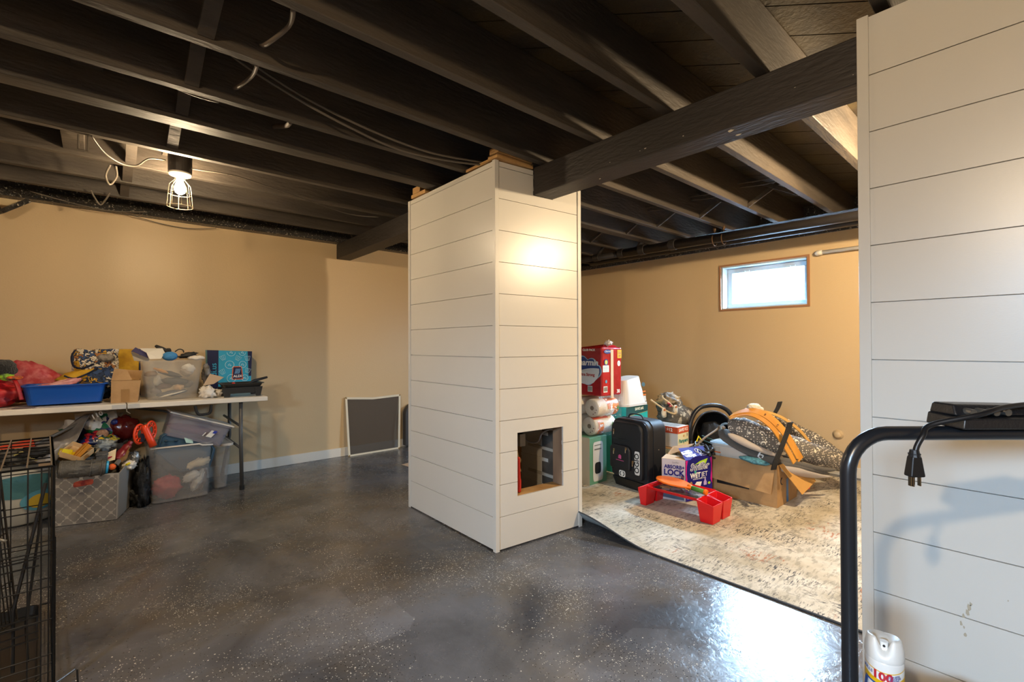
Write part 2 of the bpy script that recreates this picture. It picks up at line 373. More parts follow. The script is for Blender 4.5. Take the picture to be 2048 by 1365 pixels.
# ------------------------------------------------------------------ white shiplap columns
PITCH_B, Z_FIRST = 0.1818, 0.192
def shiplap(name, p0, p1, ztop, parent, z_first=Z_FIRST, hole=None, notch=None, t=0.012, gap=0.003, zbot=0.008):
    """boards on a vertical face from p0 to p1, outward normal to the right of p0->p1; hole = (u0,u1,z0,z1)"""
    p0 = Vector((*p0, 0)); p1 = Vector((*p1, 0)); L_ = (p1-p0).length; ux = (p1-p0).normalized(); nx = Vector((ux.y, -ux.x, 0))
    M = Matrix(((ux.x, nx.x, 0, p0.x), (ux.y, nx.y, 0, p0.y), (0, 0, 1, 0), (0, 0, 0, 1)))
    zs = [zbot]; z = z_first
    while z < ztop-0.02: zs.append(z); z += PITCH_B
    zs.append(ztop)
    g = MB()
    def rect(u0, u1, z0, z1, d0=-t, d1=0):
        if u1-u0 < 1e-4 or z1-z0 < 1e-4: return
        g.box(u0, d0, z0, u1, d1, z1, M)
    def cut(u0, u1, z0, z1, d0, d1, h):
        if h and z0 < h[3] and z1 > h[2] and u0 < h[1] and u1 > h[0]:
            rect(u0, u1, z0, max(z0, h[2]), d0, d1); rect(u0, u1, min(z1, h[3]), z1, d0, d1)
            rect(u0, h[0], max(z0, h[2]), min(z1, h[3]), d0, d1); rect(h[1], u1, max(z0, h[2]), min(z1, h[3]), d0, d1)
        else: rect(u0, u1, z0, z1, d0, d1)
    for i in range(len(zs)-1):
        za = zs[i]+(gap/2 if i else 0); zb = zs[i+1]-(gap/2 if i < len(zs)-2 else 0)
        h = hole
        if notch and zb > notch[2]: h = notch
        cut(0, L_, za, zb, -t, 0, h)
        if i < len(zs)-2:
            cut(0, L_, zs[i+1]-.012, zs[i+1]+.012, -t-.005, -t+.0005, hole)
    return g.build(name, ship_m, parent, world=True), M, L_
cA, cB, cC, cD = (1.713, 3.070), (1.697, 2.064), (2.351, 2.001), (2.372, 3.035)
colm = thing('shiplap_column', 'tall white shiplap column with a square hole low in its front, standing in mid floor', 'column', (2.03, 2.53, 0))
ZT = 2.222
shiplap('shiplap_side', cA, cB, ZT, colm)
fr, FM, FL = shiplap('shiplap_front', cB, cC, ZT, colm, hole=(0.1515, 0.509, 0.287, 0.658), notch=(0.276, 0.432, 2.073-.001, 2.3))
fr['label'] = 'front face with a square hole cut near the floor'
shiplap('shiplap_side', cC, cD, ZT, colm); shiplap('shiplap_side', cD, cA, ZT, colm)
def corner(c, d1, d2, ztop, w_=0.02, t=0.007, z0=0.0, parent=colm):
    # L-shaped trim wrapping a corner; d1,d2 unit directions along the two faces away from the corner
    c = Vector((*c, 0)); d1 = Vector((*d1, 0)).normalized(); d2 = Vector((*d2, 0)).normalized()
    o_ = c - d1*t - d2*t
    P = [o_, c + d1*w_ - d2*t, c + d1*w_, c, c + d2*w_, c + d2*w_ - d1*t]
    cr = (P[1]-P[0]).cross(P[-1]-P[0]).z
    if cr < 0: P = P[::-1]
    g = MB().prism([(p.x, p.y, z0) for p in P], (0, 0, ztop-z0)); return g.build('corner_trim', ship_m, parent, world=True, bevel=0.0015)
def dv(a, b): return (b[0]-a[0], b[1]-a[1])
corner(cB, dv(cB, cA), dv(cB, cC), ZT+.004); corner(cA, dv(cA, cB), dv(cA, cD), ZT-.002); corner(cC, dv(cC, cB), dv(cC, cD), ZT-.05); corner(cD, dv(cD, cC), dv(cD, cA), ZT-.002)
# interior framing seen through the hole (u along the front, v inwards, z)
def fbox(u0, v0, z0, u1, v1, z1, g=None): return (g or MB()).box(u0, -v1, z0, u1, -v0, z1, FM)
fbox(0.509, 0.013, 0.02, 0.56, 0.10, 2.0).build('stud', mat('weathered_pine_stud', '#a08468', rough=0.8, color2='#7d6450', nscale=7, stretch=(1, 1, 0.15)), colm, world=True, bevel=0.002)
fbox(0.11, 0.013, 0.02, 0.1505, 0.10, 2.0).build('stud', stud_m, colm, world=True, bevel=0.002)
fbox(0.11, 0.013, 0.249, 0.56, 0.11, 0.287).build('sill', stud_m, colm, world=True, bevel=0.002)
fbox(0.575, 0.56, 0.02, 0.618, 0.62, 2.0).build('stud', stud_m, colm, world=True, bevel=0.002)
fbox(0.619, 0.03, 0.02, 0.629, 0.96, 2.0).build('back_board', mat('dusty_back_board', '#6b6258', rough=0.9, color2='#4c453d', nscale=6), colm, world=True)
g = MB()
for z in (0.265, 0.445, 0.605): fbox(0.608, 0.11, z, 0.6185, 0.56, z+.020, g)
g.build('batten', mat('pale_batten', '#b9b2a6', rough=0.6), colm, world=True)
fbox(0.32, 0.20, 0.52, 0.365, 0.27, 0.60).build('electrical_box', mat('pale_box_plastic', '#9a968c', rough=0.5), colm, world=True, bevel=0.003)
def fpt(u, v, z): return FM @ Vector((u, -v, z))
MB().tube(spline([fpt(.56, .60, .56), fpt(.57, .52, .53), fpt(.58, .46, .485), fpt(.585, .40, .48), fpt(.585, .34, .50), fpt(.585, .30, .56), fpt(.58, .22, .60), fpt(.58, .15, .62), fpt(.58, .13, .70)]), 0.006).build('cable', mat('white_cable', '#d3d6dc', rough=0.4), colm, world=True, smooth=True)
MB().tube(spline([fpt(.195, .05, .50), fpt(.200, .055, .44), fpt(.203, .055, .36), fpt(.200, .055, .292)]), [0.010]*12+[.014]*7, n=6).build('red_hose', mat('red_rubber', '#c22a20', rough=0.45), colm, world=True, smooth=True)
MB().tube(spline([fpt(.205, .09, .56), fpt(.215, .09, .50), fpt(.235, .09, .47), fpt(.222, .09, .44), fpt(.238, .09, .40)]), 0.009, n=6).build('rope', mat('tan_rope', '#7d6340', rough=0.9, bump=.6, bscale=150), colm, world=True, smooth=True)
# pine plates on top of the column
tag(MB().box(1.685, 2.03, ZT+.005, 1.965, 2.115, ZT+.032).box(1.685, 2.02, ZT+.033, 1.95, 2.10, ZT+.068).build('pine_block', stud_m, bevel=0.002), 'raw pine blocks laid flat on the near corner of the white column', 'wood block')
tag(MB().box(1.692, 2.12, ZT+.005, 1.75, 2.34, ZT+.022).build('pine_strip', stud_m, bevel=0.002), 'thin pine strip along the top edge of the white column', 'wood block')
tag(MB().box(1.70, 2.83, ZT+.005, 1.80, 3.02, ZT+.03).box(1.70, 2.90, ZT+.031, 1.76, 3.00, ZT+.075).build('pine_block', stud_m, bevel=0.002), 'orange pine blocks on the far left corner of the white column top', 'wood block')

wallc = thing('shiplap_column', 'white shiplap wall filling the right edge, behind the black tube frame', 'column', (2.2, -0.6, 0))
RX = 1.85
shiplap('shiplap_face', (RX, 0.395), (RX, -1.6), 2.217, wallc, z_first=0.393-PITCH_B)
shiplap('shiplap_side', (2.30, 0.395), (RX, 0.395), 2.217, wallc, z_first=0.393-PITCH_B)
shiplap('shiplap_side', (2.30, -1.6), (2.30, 0.395), 2.217, wallc, z_first=0.393-PITCH_B)
corner((RX, 0.392), (0, -1), (1, 0), 2.222, w_=0.024, parent=wallc); corner((2.30, 0.392), (0, -1), (-1, 0), 2.222, parent=wallc)
sm = MB(); random.seed(3)
for (y, z, s_) in ((.155, .411, .010), (.151, .428, .009), (.148, .437, .006), (.163, .396, .006), (.168, .372, .007), (.162, .366, .004), (.160, .345, .006), (.03, .40, .003), (.075, .475, .003)):
    sm.poly([(RX-.0008, y + s_*math.cos(a)*random.uniform(.25, .65), z + s_*math.sin(a)*random.uniform(.5, 1.5)) for a in [k*math.pi/4 for k in range(8)]][::-1])
o = sm.build('mud_smudge', mat('dried_mud', '#b5a994', rough=0.9), wallc, world=True)
o['label'] = 'small brown scuff marks low on the white boards'
for (y, z) in ((.382, 2.19), (.36, 2.18), (.384, 1.5), (.383, 0.63)):
    pass

# ------------------------------------------------------------------ rug with a lifted corner
def rug_material():
    m = bpy.data.materials.new('distressed_cream_rug'); m.use_nodes = True; n = m.node_tree.nodes; L = m.node_tree.links; b = n['Principled BSDF']
    b.inputs['Roughness'].default_value = 0.85; b.inputs['Specular IOR Level'].default_value = 0.25
    tc = n.new('ShaderNodeTexCoord')
    def nz(scale, st, loc=(0, 0, 0), det=6, dist=0.0, rough=.65):
        mp = n.new('ShaderNodeMapping'); mp.inputs['Scale'].default_value = st; mp.inputs['Location'].default_value = loc; L.new(tc.outputs['Object'], mp.inputs[0])
        t = n.new('ShaderNodeTexNoise'); t.inputs['Scale'].default_value = scale; t.inputs['Detail'].default_value = det; t.inputs['Distortion'].default_value = dist; t.inputs['Roughness'].default_value = rough
        L.new(mp.outputs[0], t.inputs['Vector']); return t.outputs[0]
    def thr(src, a, b_, hi=1.0):
        r_ = n.new('ShaderNodeMapRange'); r_.inputs['From Min'].default_value = a; r_.inputs['From Max'].default_value = b_; r_.inputs['To Max'].default_value = hi; L.new(src, r_.inputs[0]); return r_.outputs[0]
    def mul(a, b_):
        x = n.new('ShaderNodeMath'); x.operation = 'MULTIPLY'; L.new(a, x.inputs[0]); L.new(b_, x.inputs[1]); return x.outputs[0]
    def mix(fac, a, b_):
        x = n.new('ShaderNodeMix'); x.data_type = 'RGBA'; L.new(fac, x.inputs[0])
        for i, s_ in ((6, a), (7, b_)):
            if isinstance(s_, tuple): x.inputs[i].default_value = s_
            else: L.new(s_, x.inputs[i])
        return x.outputs[2]
    c = mix(thr(nz(3, (1, 1, 1), det=4), .4, .6), C('#d5cdbd'), C('#b9ae98'))
    c = mix(thr(nz(26, (.5, 1.6, 1), (4, 2, 0)), .52, .60, .55), c, C('#8f8878'))
    c = mix(mul(thr(nz(70, (.35, 1.8, 1), (1, 7, 0), det=3), .55, .60), thr(nz(3.5, (1, 1, 1), (9, 1, 0)), .46, .58)), c, C('#4f4f50'))
    c = mix(mul(thr(nz(60, (1.8, .35, 1), (5, 3, 0), det=3), .56, .61), thr(nz(4, (1, 1, 1), (2, 8, 0)), .50, .60)), c, C('#5b5a58'))
    c = mix(mul(thr(nz(40, (.4, 1.6, 1), (7, 7, 0), det=4), .52, .60), thr(nz(2.4, (1, 1, 1), (3, 3, 0)), .58, .64, .8)), c, C('#a8643c'))
    L.new(c, b.inputs['Base Color'])
    bp = n.new('ShaderNodeBump'); bp.inputs['Strength'].default_value = .5; bp.inputs['Distance'].default_value = .003
    L.new(nz(260, (1, 1, 1)), bp.inputs['Height']); L.new(bp.outputs[0], b.inputs['Normal'])
    return m
rug_m = rug_material()
rx0, rx1, ry0, ry1 = 2.33, 4.86, -0.9, 3.35
def ss(t): t = max(0, min(1, t)); return t*t*(3-2*t)
def rug_pt(u, v, dz=0.0):
    y = ry0 + (ry1-ry0)*v; uu = u**1.8; x = rx0 + (rx1-rx0)*uu
    lift = 0.092*ss((y-1.46)/.55) * (1-ss((y-2.9)/.4))
    d_ = x - rx0
    e = math.exp(-d_/.045)
    z = 0.009 + lift*e + dz
    if lift > 0 and d_ < .10: x += 0.008*math.sin(min(1, d_/.10)*math.pi)
    if 2.0 < y < 3.04 : x = max(x, 2.385 + d_*.96)
    return (x, y, z)
rug = thing('area_rug', 'cream distressed area rug with its corner lifted against the white column', 'rug', (3.4, 1.2, 0))
MB().grid(lambda u, v: rug_pt(u, v), 60, 110).build('pile', rug_m, rug, world=True, smooth=True)
MB().grid(lambda u, v: rug_pt(u, 1-v, -0.007), 60, 110).build('backing', mat('blue_grey_rug_backing', '#8f9ba0', rough=0.8, bump=.3, bscale=200), rug, world=True, smooth=True)
path = [Vector(rug_pt(0, v/160)) for v in range(161)]
MB().tube([p + Vector((-.001, 0, -.003)) for p in path], 0.0045, n=6).build('edge_binding', mat('dark_rug_binding', '#4a4a4c', rough=.8), rug, world=True, smooth=True)
tag(MB().prism([(2.252, 4.20, .001), (2.36, 4.22, .001), (2.44, 4.10, .001), (2.27, 4.03, .001)][::-1], (0, 0, .001)).build('paper_sheet', mat('tan_paper', '#b89c80', rough=.8)), 'small tan sheet lying on the grey floor behind the white column', 'paper')

# ------------------------------------------------------------------ ceiling details
block(-0.085, 0.02, 2.391, 2.693, 2.36, 'black blocking board between joists at the upper left of the hanging bulb')
block(0.78, 0.93, 2.391, 2.693, 2.40, 'black blocking board between joists above the two sagging cables')
block(-0.14, -0.05, 3.212, 3.566, 2.262, 'black blocking board left of the caged bulb')
def strap(a, b_, lab, w_=.045, h_=.018, name='bridging_strap', m=black_m, up=(1, 0, 0)):
    return tag(MB().bar(a, b_, h_, w_, up).build(name, m), lab, 'bridging')
strap((.285, 1.585, 2.36), (.285, 1.94, 2.262), 'black wooden bridging strap nearest the top edge, left part of the ceiling', .05)
strap((.295, 1.99, 2.44), (.295, 2.345, 2.262), 'black wooden bridging strap just below and left of the top one', .05)
strap((.30, 2.395, 2.44), (.30, 2.69, 2.27), 'dim black bridging strap deep between the joists above the caged bulb', .05)
strap((.31, 2.80, 2.44), (.31, 3.165, 2.262), 'dim bridging strap in the bay beside the caged bulb', .05)
strap((.15, 3.215, 2.46), (.15, 3.565, 2.255), 'black bridging strap just left of the caged bulb', .05)
strap((.15, 3.62, 2.46), (.15, 3.97, 2.255), 'black bridging strap low behind the caged bulb', .05)
strap((.15, 4.02, 2.46), (.15, 4.375, 2.255), 'black bridging strap nearest the left wall', .05)
def cable(pts, r_, lab, name='ceiling_cable', m=cable_m, n=5, kind='cable'):
    return tag(MB().tube(spline(pts, n), r_, n=6).build(name, m, smooth=True), lab, kind)
br_m = mat('dull_brown_strap', '#5a5046', rough=.6)
cable([(.47, 1.585, 2.25), (.49, 1.70, 2.262), (.455, 1.83, 2.25), (.46, 1.94, 2.30)], .008, 'bent brown strap between joists near the top of the picture', m=br_m, name='bent_strap')
cable([(.46, 1.99, 2.25), (.47, 2.11, 2.262), (.445, 2.24, 2.262), (.45, 2.345, 2.30)], .008, 'bent brown strap between joists, beside the two sagging cables', m=br_m, name='bent_strap')
cable([(.40, 2.40, 2.245), (.33, 2.46, 2.27), (.24, 2.50, 2.30)], .006, 'short curled strap end under a joist left of the cables', m=br_m, name='bent_strap')
cable([(.70, 2.40, 2.25), (.72, 2.55, 2.29), (.70, 2.69, 2.33)], .012, 'pale strap beside the blocking board above the cables', m=br_m, name='bent_strap')
cable([(.30, 2.2, 2.44), (.434, 2.2, 2.352), (.66, 2.2, 2.275), (.91, 2.2, 2.217), (1.174, 2.2, 2.181), (1.482, 2.2, 2.203), (1.78, 2.2, 2.25)], .0055, 'lower of two sagging cables running to the top of the white column')
cable([(.25, 2.17, 2.46), (.425, 2.19, 2.38), (.681, 2.2, 2.294), (1.011, 2.2, 2.235), (1.353, 2.2, 2.216), (1.712, 2.2, 2.253), (1.80, 2.2, 2.262)], .0055, 'upper of two sagging cables running to the top of the white column')
cable([(.40, 3.40, 2.262), (.431, 3.37, 2.232), (.648, 3.347, 2.236), (.906, 3.449, 2.236), (1.175, 3.567, 2.233), (1.534, 3.709, 2.232), (1.75, 3.65, 2.234)], .004, 'thin cable leading right from the caged bulb across the joists')
cable([(-.02, 3.19, 2.236), (.03, 3.30, 2.20), (.10, 3.40, 2.19), (.17, 3.42, 2.20), (.22, 3.36, 2.235), (.30, 3.40, 2.26)], .0045, 'thin cable looped at the left of the caged bulb')
cable([(.06, 3.62, 2.235), (.04, 3.66, 2.18), (.06, 3.70, 2.14), (.09, 3.68, 2.19), (.085, 3.63, 2.235)], .006, 'hanging loop of cable below a joist left of the bulb')
cable([(-.03, 4.30, 2.24), (-.01, 4.34, 2.20), (.02, 4.36, 2.16), (.05, 4.33, 2.20), (.07, 4.30, 2.24)], .006, 'hanging loop of cable near the left wall top')
cable([(-.35, 4.70, 2.26), (-.1, 4.72, 2.22), (.1, 4.75, 2.215), (.30, 4.70, 2.235)], .004, 'thin black cable sagging along the left wall top')
cable([(.15, 4.85, 2.235), (.4, 4.90, 2.20), (.6, 4.90, 2.19), (.8, 4.88, 2.22)], .003, 'thin tan cable at the very top of the left wall')
tag(MB().tube([(-.07, 3.20, 2.235), (-.07, 3.20, 2.16), (-.035, 3.20, 2.16), (-.035, 3.20, 2.235)], .005, n=6).build('cable_staple', cable_m), 'pale U-shaped clip hanging under a joist left of the bulb', 'clip')
# bracket in the upper left corner
b_ = thing('duct_corner', 'rough black bracket holding a pale board in the upper left corner', 'bracket', (-.5, 4.8, 2.18))
MB().bar((-.37, 4.84, 2.222), (-.50, 4.78, 2.105), .05, .03).bar((-.50, 4.78, 2.105), (-.56, 4.78, 2.235), .05, .03).build('bracket', spark_m, b_, world=True)
MB().box(-.60, 4.82, 2.165, -.42, 4.86, 2.21).build('board', mat('pale_board', '#c9b48c', rough=.6), b_, world=True)
cz = 3.95
def brace(x, ya, yb, lab):
    t = thing('joist_bridging', lab, 'bridging', (x, (ya+yb)/2, 2.24), group=None)
    MB().bar((x, ya, 2.255), (x-.01, yb, 2.46), .03, .014, (1, 0, 0)).build('strut', black_m, t, world=True)
    MB().bar((x+.05, ya, 2.46), (x+.04, yb, 2.255), .03, .014, (1, 0, 0)).build('strut', black_m, t, world=True)
    MB().tube(spline([(x-.10, ya, 2.36), (x-.11, (ya+yb)/2, 2.345), (x-.10, yb, 2.37)]), .005, n=5).tube(spline([(x-.14, ya, 2.39), (x-.13, (ya+yb)/2, 2.375), (x-.14, yb, 2.39)]), .005, n=5).build('cable', black_m, t, world=True, smooth=True)
for (xx, k, nm) in ((3.78, 8, 'nearest the right column'), (3.80, 7, 'second from the right column'), (3.80, 6, 'third from the right column'), (3.82, 5, 'fourth from the right column'), (3.85, 4, 'fifth from the right column'), (3.88, 3, 'hidden deepest beside the mid-floor column')):
    th = 0.10 if k == 4 else 0.043
    brace(xx, jy[k], jy[k-1]-(0.10 if k-1 == 4 else .043), 'black crossed bridging and cables between right-hand joists, ' + nm)

# drain pipe
pp = thing('drain_pipe', 'thick black drain pipe with couplings hanging under the right-hand joists', 'pipe', (4.3, 2.0, 2.14))
MB().tube([(4.3, 3.05, 2.165), (4.3, -2.0, 2.125)], .046, n=20).build('pipe', pipe_m, pp, world=True, smooth=True)
MB().tube([(4.3, 4.3, 2.175), (4.3, 3.05, 2.165)], .033, n=16).build('thin_pipe', pipe_m, pp, world=True, smooth=True)
for y, r_ in ((3.06, .052), (2.80, .055), (2.45, .054)):
    MB().tube([(4.3, y+.035, 2.17-(3.05-y)*.008), (4.3, y-.035, 2.17-(3.05-y)*.008)], r_, n=20).build('coupling', pipe_m, pp, world=True, smooth=False, bevel=.004)
MB().tube([(4.3, 3.44, 2.17), (4.3, 3.36, 2.17)], .042, n=16).build('coupling', pipe_m, pp, world=True, bevel=.004)
MB().tube([(4.3, 2.85, 2.19), (4.33, 2.80, 2.30), (4.34, 2.80, 2.345)], .026, n=12).tube([(4.33, 2.80, 2.34), (4.9, 2.80, 2.40)], .026, n=12).tube([(4.335, 2.80, 2.31), (4.335, 2.80, 2.36)], .034, n=12).build('branch_pipe', pipe_m, pp, world=True, smooth=True)
MB().tube([(4.3, 3.40, 2.18), (4.36, 3.30, 2.36)], .018, n=10).build('branch_pipe', pipe_m, pp, world=True, smooth=True)
for y in (2.03, 1.945):
    MB().tube([(4.3, y, 2.47), (4.3, y, 2.20)], .004, n=6).tube(arc((4.3, y, 2.14), .052, 0, 2*math.pi, 18), .005, n=6).blob((4.3, y, 2.24), .014, .014, .022, seed=y).build('hanger', mat('rusty_hanger', '#5d4630', rough=.5, metal=.6), pp, world=True)
p2 = tag(MB().tube([(4.44, 3.6, 2.145), (4.44, -2.0, 2.10)], .030, n=16).build('water_pipe', pipe_m, smooth=True), 'thinner black pipe running just behind the thick drain pipe', 'pipe')
wp = thing('white_pipe_stub', 'white painted pipe end with an elbow, high on the window wall', 'pipe', (4.95, 1.2, 2.0))
MB().tube([(4.94, 1.36, 2.005), (4.94, -1.5, 2.0)], .017, n=12).build('pipe', base_m, wp, world=True, smooth=True)
MB().tube([(4.985, 1.385, 2.005), (4.955, 1.385, 2.005), (4.94, 1.375, 2.005), (4.94, 1.34, 2.005)], .023, n=12).build('elbow', base_m, wp, world=True, smooth=True)
MB().lathe([(0.0, .03), (.022, .03), (.03, .02), (.03, .004), (.045, .002), (.045, 0)][::-1], 20, Matrix.Translation((4.99, 1.244, .36)) @ Matrix.Rotation(R(-90), 4, 'Y')).build('wall_cap', wall_m, None, smooth=True)
tag(bpy.data.objects['wall_cap'], 'round tan painted cap low on the window wall', 'cap')

# caged bulb
lamp = thing('cage_lamp', 'lit bare bulb in an open wire cage hanging from the black ceiling', 'lamp', (.372, 3.40, 2.2))
MB().box(.30, 3.212, 2.34, .45, 3.566, 2.38).build('mounting_board', black_m, lamp, world=True)
MB().lathe([(.060, 0), (.060, .14), (0, .14)], 28, Matrix.Translation((.372, 3.40, 2.20))).build('junction_box', pipe_m, lamp, world=True, smooth=False)
MB().lathe([(.018, -.03), (.024, -.012), (.052, -.006), (.057, .004), (.057, .014), (0, .014)], 28, Matrix.Translation((.372, 3.40, 2.19))).build('socket', mat('white_porcelain', '#e8e0d0', rough=.25), lamp, world=True, smooth=True)
bulb = MB().lathe([(.0, -.062), (.012, -.060), (.024, -.050), (.030, -.034), (.0295, -.02), (.022, 0), (.015, .02), (.013, .035)], 24, Matrix.Translation((.372, 3.40, 2.135))).build('bulb', mat('glowing_bulb', '#ffffff', emit='#fff0cf', estr=40), lamp, world=True, smooth=True)
bulb.visible_shadow = True
cg = MB(); nW = 8
for i in range(nW):
    a = 2*math.pi*i/nW
    cx_, sy_ = math.cos(a), math.sin(a)
    cg.tube([(.372+cx_*rr, 3.40+sy_*rr, zz) for rr, zz in ((.024, 2.175), (.026, 2.16), (.052, 2.128), (.056, 2.10), (.064, 2.0))], .0018, n=5)
for rr, zz in ((.057, 2.075), (.064, 2.0)): cg.tube(arc((.372, 3.40, zz), rr, 0, 2*math.pi, 32, (1, 0, 0), (0, 1, 0)), .0018, n=5)
cg.build('wire_cage', mat('steel_wire', '#b8aa90', rough=.3, metal=.8), lamp, world=True)

# ------------------------------------------------------------------ folding table along the left wall
def tz(x): return 0.748 + (1.085-x)*0.0163
plast_m = mat('white_table_plastic', '#d9cfbf', rough=0.45, bump=.1, bscale=200)
leg_m = mat('dark_grey_leg_enamel', '#4b4946', rough=0.4)
T = thing('folding_table', 'long white plastic folding table with dark grey legs against the left wall', 'table', (0.17, 4.63, 0))
xl, xr, yf, yb = -0.745, 1.085, 4.33, 4.925
g = MB().hexa([(xl, yf, tz(xl)-.038), (.165, yf, tz(.165)-.038), (.165, yb, tz(.165)-.038), (xl, yb, tz(xl)-.038), (xl, yf, tz(xl)), (.165, yf, tz(.165)), (.165, yb, tz(.165)), (xl, yb, tz(xl))])
g.hexa([(.169, yf, tz(.169)-.038), (xr, yf, tz(xr)-.038), (xr, yb, tz(xr)-.038), (.169, yb, tz(.169)-.038), (.169, yf, tz(.169)), (xr, yf, tz(xr)), (xr, yb, tz(xr)), (.169, yb, tz(.169))])
g.build('tabletop', plast_m, T, world=True, bevel=.006)
MB().box(.085, yf-.0015, tz(.16)-.034, .163, yf+.01, tz(.16)-.004).box(.171, yf-.0015, tz(.16)-.034, .24, yf+.01, tz(.16)-.004).build('hinge_plate', mat('grey_white_plate', '#b9b6b0', rough=.4), T, world=True)
MB().tube([(.166, yf+.004, tz(.16)-.038), (.166, yf-.002, tz(.16)-.055), (.185, yf-.006, tz(.16)-.072)], .004, n=6).build('latch', mat('bright_latch', '#8b8882', rough=.3, metal=.8), T, world=True)
for (a, b_) in (((.895, 4.385, tz(.9)-.04), (.895, 4.385, .40)), ):
    MB().tube([a, b_, (.897, 4.352, .03)], .0145, n=12).build('leg', leg_m, T, world=True, smooth=True)
MB().tube([(0.902, 4.86, 0.662), (0.902, 4.86, 0.375), (.855, 4.905, .03)], .0145, n=12).build('leg', leg_m, T, world=True, smooth=True)
for x in (-.60,):
    MB().tube([(x, 4.385, tz(x)-.04), (x, 4.385, .4), (x, 4.352, .03)], .0145, n=12).build('leg', leg_m, T, world=True, smooth=True)
    MB().tube([(x, 4.86, tz(x)-.04), (x, 4.87, .4), (x, 4.905, .03)], .0145, n=12).build('leg', leg_m, T, world=True, smooth=True)
for p in ((.897, 4.352), (.855, 4.905), (-.6, 4.352), (-.6, 4.905)):
    MB().tube([(p[0], p[1], 0.0), (p[0], p[1], .035)], .018, n=12).build('foot_cap', mat('black_rubber', '#141414', rough=.7), T, world=True)
for z in (.52, .34):
    MB().tube([(.896, 4.375, z-.01), (.862, 4.875, z+.03)], .010, n=8).build('cross_bar', leg_m, T, world=True, smooth=True)
MB().tube([(.86, 4.62, .50), (.40, 4.62, .66), (.22, 4.62, .70)], .009, n=8).build('brace', leg_m, T, world=True, smooth=True)
MB().tube(spline([(.575, 4.345, .71), (.585, 4.345, .665), (.60, 4.342, .642), (.64, 4.342, .640), (.672, 4.345, .650), (.682, 4.345, .71)]), .008, n=8, flat=1.3).build('carry_handle', mat('black_handle_plastic', '#1b1a19', rough=.5, bump=.8, bscale=220), T, world=True, smooth=True)

# ------------------------------------------------------------------ things on the table
red_m = mat('red_nylon', '#c5161c', rough=.55, color2='#8e0f16', nscale=7, bump=.6, bscale=14, bdist=.02)
redf_m = mat('faded_red_nylon', '#b8353a', rough=.6, color2='#cf6a68', nscale=22, bump=.5, bscale=20, bdist=.01)
rb = thing('red_bag', 'crumpled bright red nylon bag heaped at the left end of the table', 'bag', (-.50, 4.55, .775))
MB().blob((-.56, 4.55, .86), .19, .15, .10, seed=1, amp=.25, fold=.22, freq=1.8).build('bag_body', red_m, rb, world=True, smooth=True, floor=.778)
MB().blob((-.36, 4.74, .92), .20, .07, .14, seed=5, amp=.2, fold=.12, freq=1.6, M=Matrix.Rotation(R(22), 4, 'Y')).build('bag_back', redf_m, rb, world=True, smooth=True, floor=.785)
MB().tube(spline([(-0.397, 4.43, 0.963), (-0.376, 4.4, 0.909), (-0.359, 4.385, 0.828)]), .013, n=6, flat=.3).build('strap', red_m, rb, world=True, smooth=True)
pl_m = mat('black_fleece', '#151514', rough=.95, bump=1.0, bscale=120, bdist=.02, sheen=.2)
tag(MB().blob((-0.46, 4.5, 1.028), .075, .07, .06, seed=2, amp=.15).build('fleece_hat', pl_m, smooth=True), 'black fluffy fleece piece on top of the red bag', 'hat')
tag(MB().blob((-0.428, 4.43, 0.974), .035, .02, .022, seed=9, amp=.3).build('lime_ball', mat('lime_cloth', '#8dbb2e', rough=.7, color2='#2f3a3f', nscale=30), smooth=True), 'small lime green cloth tuck showing between the black fleece and the red bag', 'cloth')
tag(MB().blob((-0.399, 4.42, 0.97), .045, .02, .014, seed=4, amp=.3).build('orange_cloth', mat('orange_cloth', '#d9661f', rough=.7, color2='#2a2c33', nscale=35), smooth=True), 'orange and dark scrap of cloth on the red bag', 'cloth')
# blue tray
blue_m = mat('blue_plastic_tray', '#0d4fa6', rough=.35)
bt = thing('storage_tray', 'deep blue plastic tray holding papers, near the left end of the table', 'tray', (-.17, 4.52, .775))
def tub(x0, x1, y0, y1, z0, z1, ins, t, parent, m, name='tub', rim=.012, rimh=.01, r_=.04, smooth=True, n=6, world=True, M=None):
    def ringpts(a0, a1, b0, b1, z, rr):
        P = []
        for (cx, cy, s0) in ((a1-rr, b0+rr, -90), (a1-rr, b1-rr, 0), (a0+rr, b1-rr, 90), (a0+rr, b0+rr, 180)):
            for k in range(n+1):
                a = R(s0+90*k/n); P.append((cx+rr*math.cos(a), cy+rr*math.sin(a), z))
        return P
    rings = [ringpts(x0+ins, x1-ins, y0+ins, y1-ins, z0, r_), ringpts(x0, x1, y0, y1, z1-rimh, r_+ins*.5),
             ringpts(x0-rim, x1+rim, y0-rim, y1+rim, z1-rimh, r_+rim), ringpts(x0-rim, x1+rim, y0-rim, y1+rim, z1, r_+rim),
             ringpts(x0+t, x1-t, y0+t, y1-t, z1, r_), ringpts(x0+ins+t, x1-ins-t, y0+ins+t, y1-ins-t, z0+t, max(.005, r_-t))]
    g = MB(); N = len(rings[0]); V = [p for rg in rings for p in rg]; F = []
    for i in range(len(rings)-1):
        for j in range(N):
            j2 = (j+1) % N; F.append((i*N+j, i*N+j2, (i+1)*N+j2, (i+1)*N+j))
    F.append(tuple(range(N))[::-1]); F.append(tuple((len(rings)-1)*N+j for j in range(N)))
    if M: V = [M @ Vector(p) for p in V]
    g.add(V, F); return g.build(name, m, parent, world=world, bevel=.0015 if not M else 0, seg=1)
tub(-.362, .058, 4.42, 4.66, .780, .912, .022, .004, bt, blue_m, 'tray_body', rim=.013, rimh=.008, r_=.035)
paper_m = mat('pink_paper', '#e3a59c', rough=.7, color2='#c8776f', nscale=16)
ppk = thing('pink_packet', 'pink crinkled paper packet lying in the blue tray', 'packet', (-.12, 4.50, .90))
